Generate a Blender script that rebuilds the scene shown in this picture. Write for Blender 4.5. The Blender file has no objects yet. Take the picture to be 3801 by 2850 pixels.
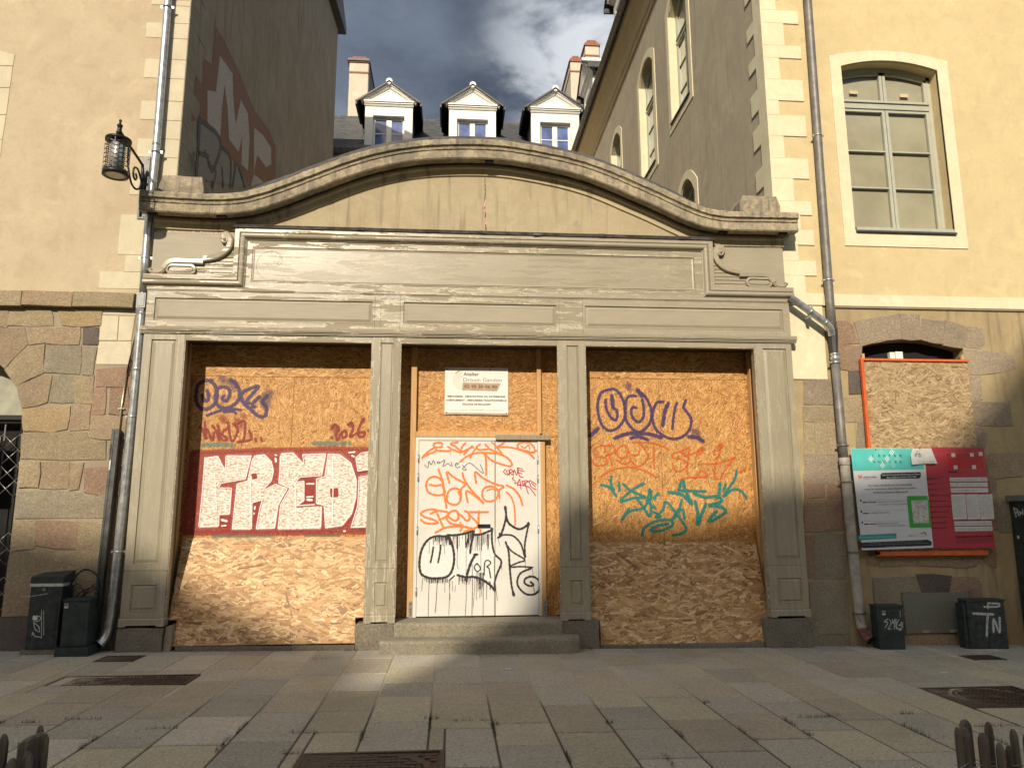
import bpy, bmesh, math, random
import numpy as np
from mathutils import Vector, Matrix
random.seed(7); rng = np.random.default_rng(7)
SC = bpy.context.scene
# ---------------------------------------------------------------- camera
cam = bpy.data.cameras.new('camera'); camo = bpy.data.objects.new('camera', cam)
SC.collection.objects.link(camo); SC.camera = camo
cam.sensor_width = 36.0; cam.lens = 26.068; cam.clip_start = 0.05; cam.clip_end = 2000
CAMP = Vector((0.0, -9.631, 1.6))
_r = Vector((0.996733, -0.080696, -0.003318)); _u = Vector((-0.010747, -0.173244, 0.98482)); _f = Vector((0.080046, 0.981567, 0.173545))
camo.matrix_world = Matrix(((_r.x, _u.x, -_f.x, CAMP.x), (_r.y, _u.y, -_f.y, CAMP.y), (_r.z, _u.z, -_f.z, CAMP.z), (0, 0, 0, 1)))
# ---------------------------------------------------------------- light
SUN_DIR = Vector((0.30, 1.0, -0.60)).normalized()      # the way the light travels
sun = bpy.data.lights.new('sun', 'SUN'); suno = bpy.data.objects.new('sun', sun); SC.collection.objects.link(suno)
sun.energy = 3.9; sun.angle = math.radians(0.53); sun.color = (1.0, 0.875, 0.70)
suno.rotation_euler = (-SUN_DIR).to_track_quat('Z', 'Y').to_euler()
suno.location = (-10, -40, 24)
W = bpy.data.worlds.new('World'); SC.world = W; W.use_nodes = True
wn = W.node_tree.nodes; wl = W.node_tree.links; wn.clear()
def WN(t, **k):
    n = wn.new(t)
    for a, b in k.items(): setattr(n, a, b)
    return n
sky = WN('ShaderNodeTexSky'); sky.sky_type = 'NISHITA'; sky.sun_disc = False
to_sun = -SUN_DIR
sky.sun_elevation = math.asin(to_sun.z); sky.sun_rotation = math.atan2(to_sun.x, to_sun.y)
sky.air_density = 1.3; sky.dust_density = 1.5
bg = WN('ShaderNodeBackground'); bg.inputs[1].default_value = 0.15
wo = WN('ShaderNodeOutputWorld')
tc = WN('ShaderNodeTexCoord')
def vm(op, a, b=None):
    n = WN('ShaderNodeVectorMath', operation=op)
    wl.new(a, n.inputs[0]) if hasattr(a, 'links') else setattr(n.inputs[0], 'default_value', a)
    if b is not None: wl.new(b, n.inputs[1]) if hasattr(b, 'links') else setattr(n.inputs[1], 'default_value', b)
    return n.outputs[1] if op == 'DOT_PRODUCT' else n.outputs[0]
def mr(x, a, b, c=0., d=1., sm=True):
    n = WN('ShaderNodeMapRange', interpolation_type='SMOOTHSTEP' if sm else 'LINEAR'); wl.new(x, n.inputs[0])
    for i, v in enumerate((a, b, c, d)): n.inputs[i+1].default_value = v
    return n.outputs[0]
def wnoise(vec, scale, detail=8, rough=.58, off=(0, 0, 0), dist=0):
    a = vm('ADD', vec, off); n = WN('ShaderNodeTexNoise'); wl.new(a, n.inputs['Vector'])
    n.inputs['Scale'].default_value = scale; n.inputs['Detail'].default_value = detail; n.inputs['Roughness'].default_value = rough; n.inputs['Distortion'].default_value = dist
    return n.outputs[0]
gen = tc.outputs['Generated']
sep = WN('ShaderNodeSeparateXYZ'); wl.new(gen, sep.inputs[0])
squash = vm('MULTIPLY', gen, (1.0, 1.0, 1.9))
n1 = wnoise(squash, 2.6, 10, .56, (3.1, .4, 1.7), .25)
n2 = wnoise(squash, 5.0, 9, .56, (.3, 2.4, .1), .35)
def wmix(f, a, b):
    m = WN('ShaderNodeMix', data_type='RGBA')
    wl.new(f, m.inputs[0]) if hasattr(f, 'links') else setattr(m.inputs[0], 'default_value', f)
    for i, v in ((6, a), (7, b)): wl.new(v, m.inputs[i]) if hasattr(v, 'links') else setattr(m.inputs[i], 'default_value', v)
    return m.outputs[2]
storm = wmix(mr(n1, .36, .64), (.42, .54, .76, 1), (1.15, 1.38, 1.78, 1))
# a thin bright break in the cloud high above the far roofs
brk = mr(vm('DOT_PRODUCT', gen, tuple(Vector((.232, .80, .555)).normalized())), .972, .9985)
mu = WN('ShaderNodeMath', operation='MULTIPLY'); wl.new(brk, mu.inputs[0]); wl.new(mr(n2, .40, .58), mu.inputs[1])
storm2 = wmix(mu.outputs[0], storm, (4.6, 4.8, 5.1, 1))
storm3 = wmix(mr(n2, .50, .72, 0, .6), storm2, (1.7, 1.95, 2.35, 1))
# the storm covers the north; towards the sun the sky is open
cover = mr(vm('DOT_PRODUCT', gen, (.0, 1.0, .15)), -.25, .35)
hz = vm('MULTIPLY', sky.outputs[0], (1.05, .93, .80)); wl.new(wmix(cover, hz, storm3), bg.inputs[0]); wl.new(bg.outputs[0], wo.inputs[0])
SC.view_settings.view_transform = 'Standard'; SC.view_settings.look = 'None'
SC.view_settings.exposure = 0.25; SC.view_settings.gamma = 1.0; SC.view_settings.use_curve_mapping = False
SC.render.engine = 'CYCLES'
SC.cycles.max_bounces = 6; SC.cycles.diffuse_bounces = 3; SC.cycles.glossy_bounces = 3; SC.cycles.transparent_max_bounces = 24
SC.cycles.use_denoising = True; SC.cycles.caustics_reflective = False; SC.cycles.caustics_refractive = False
# ---------------------------------------------------------------- helpers
def ground_z(x): return -0.0105*(x+4.0)
class MB:
    def __init__(s): s.v = []; s.f = []; s.sm = []; s.mi = []; s.uv = None
    def add(s, vs, fs, smooth=False, mi=0):
        o = len(s.v); s.v += [tuple(v) for v in vs]; s.f += [tuple(i+o for i in f) for f in fs]
        s.sm += [smooth]*len(fs); s.mi += [mi]*len(fs); return s
    def box(s, x0, x1, y0, y1, z0, z1, mi=0):
        return s.add([(x0,y0,z0),(x1,y0,z0),(x1,y1,z0),(x0,y1,z0),(x0,y0,z1),(x1,y0,z1),(x1,y1,z1),(x0,y1,z1)],
                     [(0,3,2,1),(4,5,6,7),(0,1,5,4),(1,2,6,5),(2,3,7,6),(3,0,4,7)], mi=mi)
    def bbox(s, x0, x1, y0, y1, z0, z1, b=.004):            # box with chamfered front edges (front = low y)
        o = [(x0,z0),(x1,z0),(x1,z1),(x0,z1)]; i = [(x0+b,z0+b),(x1-b,z0+b),(x1-b,z1-b),(x0+b,z1-b)]
        vs = [(x,y1,z) for x,z in o]+[(x,y0+b,z) for x,z in o]+[(x,y0,z) for x,z in i]
        fs = [(3,2,1,0),(8,9,10,11)]
        for k in range(4):
            j = (k+1)%4; fs += [(k,j,4+j,4+k),(4+k,4+j,8+j,8+k)]
        return s.add(vs, fs)
    def prism(s, pts, y0, y1, cham=0.0):                    # outline in x,z, from y0 (front) to y1
        n = len(pts); a = sum(pts[i][0]*pts[(i+1)%n][1]-pts[(i+1)%n][0]*pts[i][1] for i in range(n))
        if a < 0: pts = pts[::-1]
        vs = [(x,y0,z) for x,z in pts]+[(x,y1,z) for x,z in pts]
        fs = [tuple(range(n)), tuple(range(2*n-1,n-1,-1))]+[(i,i+n,(i+1)%n+n,(i+1)%n) for i in range(n)]
        return s.add(vs, fs)
    def px(s, x0, x1, prof, closed=True):                   # profile (y,z) run along x
        n = len(prof); vs = [(x0,y,z) for y,z in prof]+[(x1,y,z) for y,z in prof]
        fs = [(i,(i+1)%n,(i+1)%n+n,i+n) for i in range(n if closed else n-1)]
        if closed: fs += [tuple(range(n-1,-1,-1)), tuple(range(n,2*n))]
        return s.add(vs, fs)
    def tube(s, pts, r, n=12, cap=True, smooth=True):
        P = [Vector(p) for p in pts]; R = r if isinstance(r, (list, tuple)) else [r]*len(P)
        rings = []; up = None
        for i, p in enumerate(P):
            t = ((P[min(i+1,len(P)-1)]-P[max(i-1,0)])).normalized()
            if up is None: up = Vector((0,0,1)) if abs(t.z) < .9 else Vector((0,1,0))
            a = t.cross(up).normalized(); b = a.cross(t).normalized(); up = b
            rings.append([p+a*math.cos(q)*R[i]+b*math.sin(q)*R[i] for q in [2*math.pi*k/n for k in range(n)]])
        vs = [v for g in rings for v in g]; fs = []
        for i in range(len(P)-1):
            for k in range(n): fs.append((i*n+k, i*n+(k+1)%n, (i+1)*n+(k+1)%n, (i+1)*n+k))
        s.add(vs, fs, smooth)
        if cap: o = len(s.v)-len(vs); s.f += [tuple(o+k for k in range(n-1,-1,-1)), tuple(o+(len(P)-1)*n+k for k in range(n))]; s.sm += [False]*2; s.mi += [0]*2
        return s
    def strip(s, path, prof, cap=True, smooth=False):       # profile (n,y) swept along x,z path with mitres; n to the left-up normal
        m = len(path); k = len(prof); vs = []
        for i in range(m):
            d0 = Vector((path[i][0]-path[i-1][0], path[i][1]-path[i-1][1])) if i else None
            d1 = Vector((path[i+1][0]-path[i][0], path[i+1][1]-path[i][1])) if i < m-1 else None
            if d0 is None: d0 = d1
            if d1 is None: d1 = d0
            d0 = d0.normalized(); d1 = d1.normalized(); n0 = Vector((-d0.y, d0.x)); n1 = Vector((-d1.y, d1.x))
            b = (n0+n1).normalized(); b = b/max(.3, b.dot(n0))
            for n, y in prof: vs.append((path[i][0]+b.x*n, y, path[i][1]+b.y*n))
        fs = [(i*k+j, (i+1)*k+j, (i+1)*k+j+1, i*k+j+1) for i in range(m-1) for j in range(k-1)]
        s.add(vs, fs, smooth)
        if cap: o = len(s.v)-len(vs); s.f += [tuple(o+j for j in range(k)), tuple(o+(m-1)*k+j for j in range(k-1,-1,-1))]; s.sm += [False]*2; s.mi += [0]*2
        return s
    def rings(s, x0, x1, z0, z1, prof, centre=True):        # nested rectangles, prof (inset, y)
        vs = []
        for d, y in prof: vs += [(x0+d,y,z0+d),(x1-d,y,z0+d),(x1-d,y,z1-d),(x0+d,y,z1-d)]
        fs = [(4*i+k, 4*i+(k+1)%4, 4*i+4+(k+1)%4, 4*i+4+k) for i in range(len(prof)-1) for k in range(4)]
        if centre: o = 4*(len(prof)-1); fs.append((o,o+1,o+2,o+3))
        return s.add(vs, fs)
    def framed(s, X0, X1, Z0, Z1, p, yf, yb, prof):         # board with one moulded panel p=(x0,x1,z0,z1)
        x0,x1,z0,z1 = p
        vs = [(X0,yf,Z0),(X1,yf,Z0),(X1,yf,Z1),(X0,yf,Z1),(x0,yf,z0),(x1,yf,z0),(x1,yf,z1),(x0,yf,z1),(X0,yb,Z0),(X1,yb,Z0),(X1,yb,Z1),(X0,yb,Z1)]
        fs = []
        for k in range(4): j=(k+1)%4; fs += [(k,j,4+j,4+k),(8+k,8+j,j,k)]
        fs.append((11,10,9,8)); s.add(vs, fs); k0 = len(s.mi); s.rings(x0,x1,z0,z1,[(d, yf+y) for d,y in prof])
        for i in range(k0+8, len(s.mi)): s.mi[i] = 1
        return s
    def lathe(s, c, prof, n=24, smooth=True):               # prof (r, z) about a vertical axis at c
        vs = []
        for r, z in prof: vs += [(c[0]+r*math.cos(2*math.pi*k/n), c[1]+r*math.sin(2*math.pi*k/n), z) for k in range(n)]
        fs = [(i*n+k, i*n+(k+1)%n, (i+1)*n+(k+1)%n, (i+1)*n+k) for i in range(len(prof)-1) for k in range(n)]
        s.add(vs, fs, smooth); o = len(s.v)-len(vs)
        s.f += [tuple(o+k for k in range(n-1,-1,-1)), tuple(o+(len(prof)-1)*n+k for k in range(n))]; s.sm += [False]*2; s.mi += [0]*2
        return s
    def turn(s, c, deg, axis='Z'):
        M = Matrix.Translation(c) @ Matrix.Rotation(math.radians(deg), 4, axis) @ Matrix.Translation(-Vector(c))
        s.v = [tuple(M @ Vector(v)) for v in s.v]; return s
def link(o, parent=None):
    SC.collection.objects.link(o)
    if parent is not None: o.parent = parent
    return o
def origin_of(p):
    q = Vector((0,0,0))
    while p is not None: q += p.location; p = p.parent
    return q
def build(name, mb, mats, parent=None, label=None, kind=None, bev=0, fix=True):
    o0 = origin_of(parent); me = bpy.data.meshes.new(name)
    loc = Vector((0,0,0))
    if parent is None:
        V = np.array(mb.v); loc = Vector(((V[:,0].min()+V[:,0].max())/2, (V[:,1].min()+V[:,1].max())/2, V[:,2].min()))
    me.from_pydata([(v[0]-o0.x-loc.x, v[1]-o0.y-loc.y, v[2]-o0.z-loc.z) for v in mb.v], [], mb.f)
    if fix:
        b = bmesh.new(); b.from_mesh(me); bmesh.ops.recalc_face_normals(b, faces=b.faces); b.to_mesh(me); b.free()
    for m in (mats if isinstance(mats, (list, tuple)) else [mats]): me.materials.append(m)
    me.polygons.foreach_set('use_smooth', mb.sm); me.polygons.foreach_set('material_index', mb.mi); me.update()
    o = bpy.data.objects.new(name, me); o.location = loc; link(o, parent)
    if bev:
        md = o.modifiers.new('bevel', 'BEVEL'); md.width = bev; md.segments = 2; md.limit_method = 'ANGLE'
    if label: o['label'] = label
    if kind: o['kind'] = kind
    return o
def thing(name, label, cat, loc=(0,0,0), group=None):
    o = bpy.data.objects.new(name, None); o.location = loc; o.empty_display_size = .2; link(o)
    o['label'] = label; o['category'] = cat
    if group: o['group'] = group
    return o
def tag(o, label, cat, group=None):
    o['label'] = label; o['category'] = cat
    if group: o['group'] = group
    return o
def spline(pts, step=.02, closed=False):
    P = [np.array(p, float) for p in pts]; n = len(P); out = []
    if n == 2:
        k = max(1, int(np.linalg.norm(P[1]-P[0])/step)); return [tuple(P[0]+(P[1]-P[0])*i/k) for i in range(k+1)]
    for i in range(n-1):
        a, b, c, d = P[max(i-1,0)], P[i], P[i+1], P[min(i+2,n-1)]
        k = max(1, int(np.linalg.norm(c-b)/step))
        for j in range(k):
            t = j/k; out.append(tuple(.5*((2*b)+(-a+c)*t+(2*a-5*b+4*c-d)*t*t+(-a+3*b-3*c+d)*t**3)))
    out.append(tuple(P[-1])); return out
# ---------------------------------------------------------------- materials
class NT:
    def __init__(s, name):
        s.m = bpy.data.materials.new(name); s.m.use_nodes = True; s.n = s.m.node_tree.nodes; s.l = s.m.node_tree.links
        s.b = s.n['Principled BSDF']; s.out = s.n['Material Output']; s.t = s.n.new('ShaderNodeTexCoord'); s.p = s.t.outputs['Object']
    def set(s, i, v): s.l.new(v, i) if hasattr(v, 'links') else setattr(i, 'default_value', v)
    def scale(s, v, sx, sy, sz):
        n = s.n.new('ShaderNodeMapping'); s.set(n.inputs[0], v); n.inputs['Scale'].default_value = (sx, sy, sz); return n.outputs[0]
    def rot(s, v, ang, off=(0,0,0), sc=(1,1,1)):
        a = s.n.new('ShaderNodeMapping'); s.set(a.inputs[0], v); a.inputs['Rotation'].default_value = (0, ang, 0)
        n = s.n.new('ShaderNodeMapping'); s.set(n.inputs[0], a.outputs[0]); n.inputs['Scale'].default_value = sc; n.inputs['Location'].default_value = off; return n.outputs[0]
    def noise(s, v, sc, det=5, ro=.55, dist=0):
        n = s.n.new('ShaderNodeTexNoise'); s.set(n.inputs['Vector'], v); n.inputs['Scale'].default_value = sc; n.inputs['Detail'].default_value = det; n.inputs['Roughness'].default_value = ro; n.inputs['Distortion'].default_value = dist; return n.outputs[0]
    def vor(s, v, sc, feat='F1', out='Distance'):
        n = s.n.new('ShaderNodeTexVoronoi'); n.feature = feat; s.set(n.inputs['Vector'], v); n.inputs['Scale'].default_value = sc; return n.outputs[out]
    def ramp(s, x, a, b, c=0., d=1., sm=True):
        n = s.n.new('ShaderNodeMapRange'); n.interpolation_type = 'SMOOTHSTEP' if sm else 'LINEAR'; s.set(n.inputs[0], x)
        for i, v in enumerate((a, b, c, d)): s.set(n.inputs[i+1], v)
        return n.outputs[0]
    def math(s, op, a, b=0.):
        n = s.n.new('ShaderNodeMath'); n.operation = op; s.set(n.inputs[0], a); s.set(n.inputs[1], b); return n.outputs[0]
    def mix(s, f, a, b, mode='MIX'):
        n = s.n.new('ShaderNodeMix'); n.data_type = 'RGBA'; n.blend_type = mode; s.set(n.inputs[0], f)
        for i, v in ((6, a), (7, b)): s.set(n.inputs[i], v if hasattr(v, 'links') else tuple(v)+(1,)*(4-len(v)))
        return n.outputs[2]
    def rnd(s):
        n = s.n.new('ShaderNodeObjectInfo'); return n.outputs['Random']
    def vadd(s, v, w):
        n = s.n.new('ShaderNodeVectorMath'); n.operation = 'ADD'; s.set(n.inputs[0], v); s.set(n.inputs[1], w); return n.outputs[0]
    def rough(s, x): s.set(s.b.inputs['Roughness'], x)
    def col(s, c): s.set(s.b.inputs['Base Color'], c if hasattr(c, 'links') else tuple(c)+(1,))
    def bump(s, h, st, d):
        n = s.n.new('ShaderNodeBump'); n.inputs['Strength'].default_value = st; n.inputs['Distance'].default_value = d; s.l.new(h, n.inputs['Height']); s.l.new(n.outputs[0], s.b.inputs['Normal'])
def flat(name, c, ro=.6, metal=0, var=.15, vs=6, bump=0, bs=60):
    t = NT(name); n = t.noise(t.p, vs, 6); k = t.ramp(n, .3, .7, 1-var, 1+var, False)
    t.col(t.mix(1.0, c, (1,1,1), 'MULTIPLY') if var == 0 else t.mix(t.ramp(n, .3, .7), [x*(1-var) for x in c], [min(1, x*(1+var)) for x in c]))
    t.rough(ro); t.b.inputs['Metallic'].default_value = metal
    if bump: t.bump(t.noise(t.p, bs, 4), .5, bump)
    return t.m
def plaster(name, c, c2, stain=(.3,.24,.15), st=.25, ro=.92, bump=.004):
    t = NT(name); n = t.noise(t.p, 1.1, 7, .62, .6); m = t.mix(t.ramp(n, .34, .68), c, c2)
    fine = t.noise(t.p, 42, 5, .75); m = t.mix(t.ramp(fine, .35, .65, 0, .22), m, [x*.66 for x in c]); m = t.mix(t.ramp(t.noise(t.p, 4.2, 6, .68, .5), .44, .68, 0, .38), m, [x*.80 for x in c2]); m = t.mix(t.ramp(t.noise(t.p, 2.3, 5, .6, 1.2), .56, .66, 0, .30), m, [min(1, x*1.16) for x in c])
    drip = t.noise(t.scale(t.p, 5, 5, .45), 1.6, 7, .65, .3); m = t.mix(t.ramp(drip, .50, .72, 0, st), m, stain)
    cr = t.vor(t.vadd(t.p, t.noise(t.p, 3, 4)), 2.6, 'DISTANCE_TO_EDGE'); m = t.mix(t.ramp(cr, .0, .006, st*.5, 0), m, stain)
    t.col(m); t.rough(ro); t.bump(t.math('ADD', t.noise(t.p, 140, 3, .7), t.math('MULTIPLY', t.noise(t.p, 9, 5), 1.2)), .7, bump); return t.m
def stonemat(name, c, c2, speck=(.07,.06,.05), per=.10, bump=.009, sc=1.0, grime=0):
    t = NT(name); r = t.rnd(); v = t.vadd(t.p, t.math('MULTIPLY', r, 37.0))
    m = t.mix(t.ramp(t.noise(v, 3.2*sc, 6, .6), .32, .70), c, c2)
    m = t.mix(t.ramp(t.noise(v, 38, 3, .65), .40, .62, 0, .5), m, [x*.62 for x in c2]); m = t.mix(t.ramp(t.noise(v, 52, 2, .6), .55, .68, 0, .5), m, [min(1, x*1.5) for x in c])
    m = t.mix(t.ramp(t.noise(v, 16*sc, 5, .7), .55, .75, 0, .45), m, [x*1.25 for x in c2])
    m = t.mix(t.ramp(t.noise(v, 120, 2, .6), .56, .66, 0, .55), m, speck)
    m = t.mix(t.ramp(t.noise(v, 95, 2, .5), .60, .70, 0, .45), m, [min(1, x*1.9) for x in c2])
    if grime: m = t.mix(t.ramp(t.noise(t.p, 1.1, 7, .68, .6), .42, .72, 0, grime), m, [x*.55 for x in c2]); m = t.mix(t.ramp(t.vor(t.p, 2.3), .018, .026, grime*1.3, 0), m, [x*.35 for x in c2]); m = t.mix(t.ramp(t.noise(t.scale(t.p, 1, 9, 1), 1.6, 6, .6), .5, .75, 0, grime*.8), m, [x*.7 for x in c2])
    g = t.ramp(r, 0, 1, 1-per, 1+per, False); mm = t.n.new('ShaderNodeVectorMath'); mm.operation = 'SCALE'; t.l.new(m, mm.inputs[0]); t.l.new(g, mm.inputs[3])
    t.col(mm.outputs[0]); t.rough(.9); t.bump(t.math('ADD', t.noise(v, 110, 3, .8), t.math('MULTIPLY', t.noise(v, 14, 6, .7), 2.0)), .8, bump); return t.m
def spray(name, c, soft=.55, ro=.55, holes=0.0, den=1.0, pore=.5):
    """paint that thins out to bare board at the edge of a stroke"""
    t = NT(name); t.col(t.mix(t.ramp(t.noise(t.p, 28, 4), .35, .65), [x*(.95 if c[2] > .6 else .82) for x in c], [min(1, x*(1.03 if c[2] > .6 else 1.12)) for x in c])); t.rough(ro)
    at = t.n.new('ShaderNodeAttribute'); at.attribute_name = 'edge'; e = at.outputs['Fac']
    g = t.noise(t.p, 85, 3, .7); x = t.math('ADD', e, t.math('MULTIPLY', t.math('SUBTRACT', g, .5), .9)); a = t.ramp(x, 0.05, soft+.15, 0, den)
    if pore: a = t.math('MULTIPLY', a, t.ramp(t.noise(t.p, 60, 3, .7), .36, .50, 1-pore, 1))
    if holes: a = t.math('MULTIPLY', a, t.ramp(t.noise(t.scale(t.p, 4, 4, 10), 5.5, 5, .72, .4), .38, .54, .08, 1))
    t.set(t.b.inputs['Alpha'], a); return t.m
def osb(name, c_dark, c_light, sc=1.0, ang=0.0):
    t = NT(name); base = t.mix(t.ramp(t.noise(t.p, 6, 5), .3, .7), c_dark, c_light); m = base
    for i, (an, hi) in enumerate(((ang, 1.0), (ang+.7, .8), (ang-.8, .9), (ang+1.45, .75), (ang+.25, 1.0))):
        v = t.rot(t.p, an, (i*3.1, 0, i*1.7), (14*sc, 1, 62*sc)); n = t.n.new('ShaderNodeTexVoronoi'); t.l.new(v, n.inputs['Vector']); n.inputs['Scale'].default_value = 1.0
        s = t.n.new('ShaderNodeSeparateColor'); t.l.new(n.outputs['Color'], s.inputs[0])
        tint = t.mix(s.outputs[1], [x*.62 for x in c_dark], [min(1, x*1.25) for x in c_light]); m = t.mix(t.ramp(s.outputs[0], .62, .63), m, tint)
    t.col(m); t.rough(.62); t.bump(t.noise(t.p, 70, 4), .5, .004); return t.m
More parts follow.
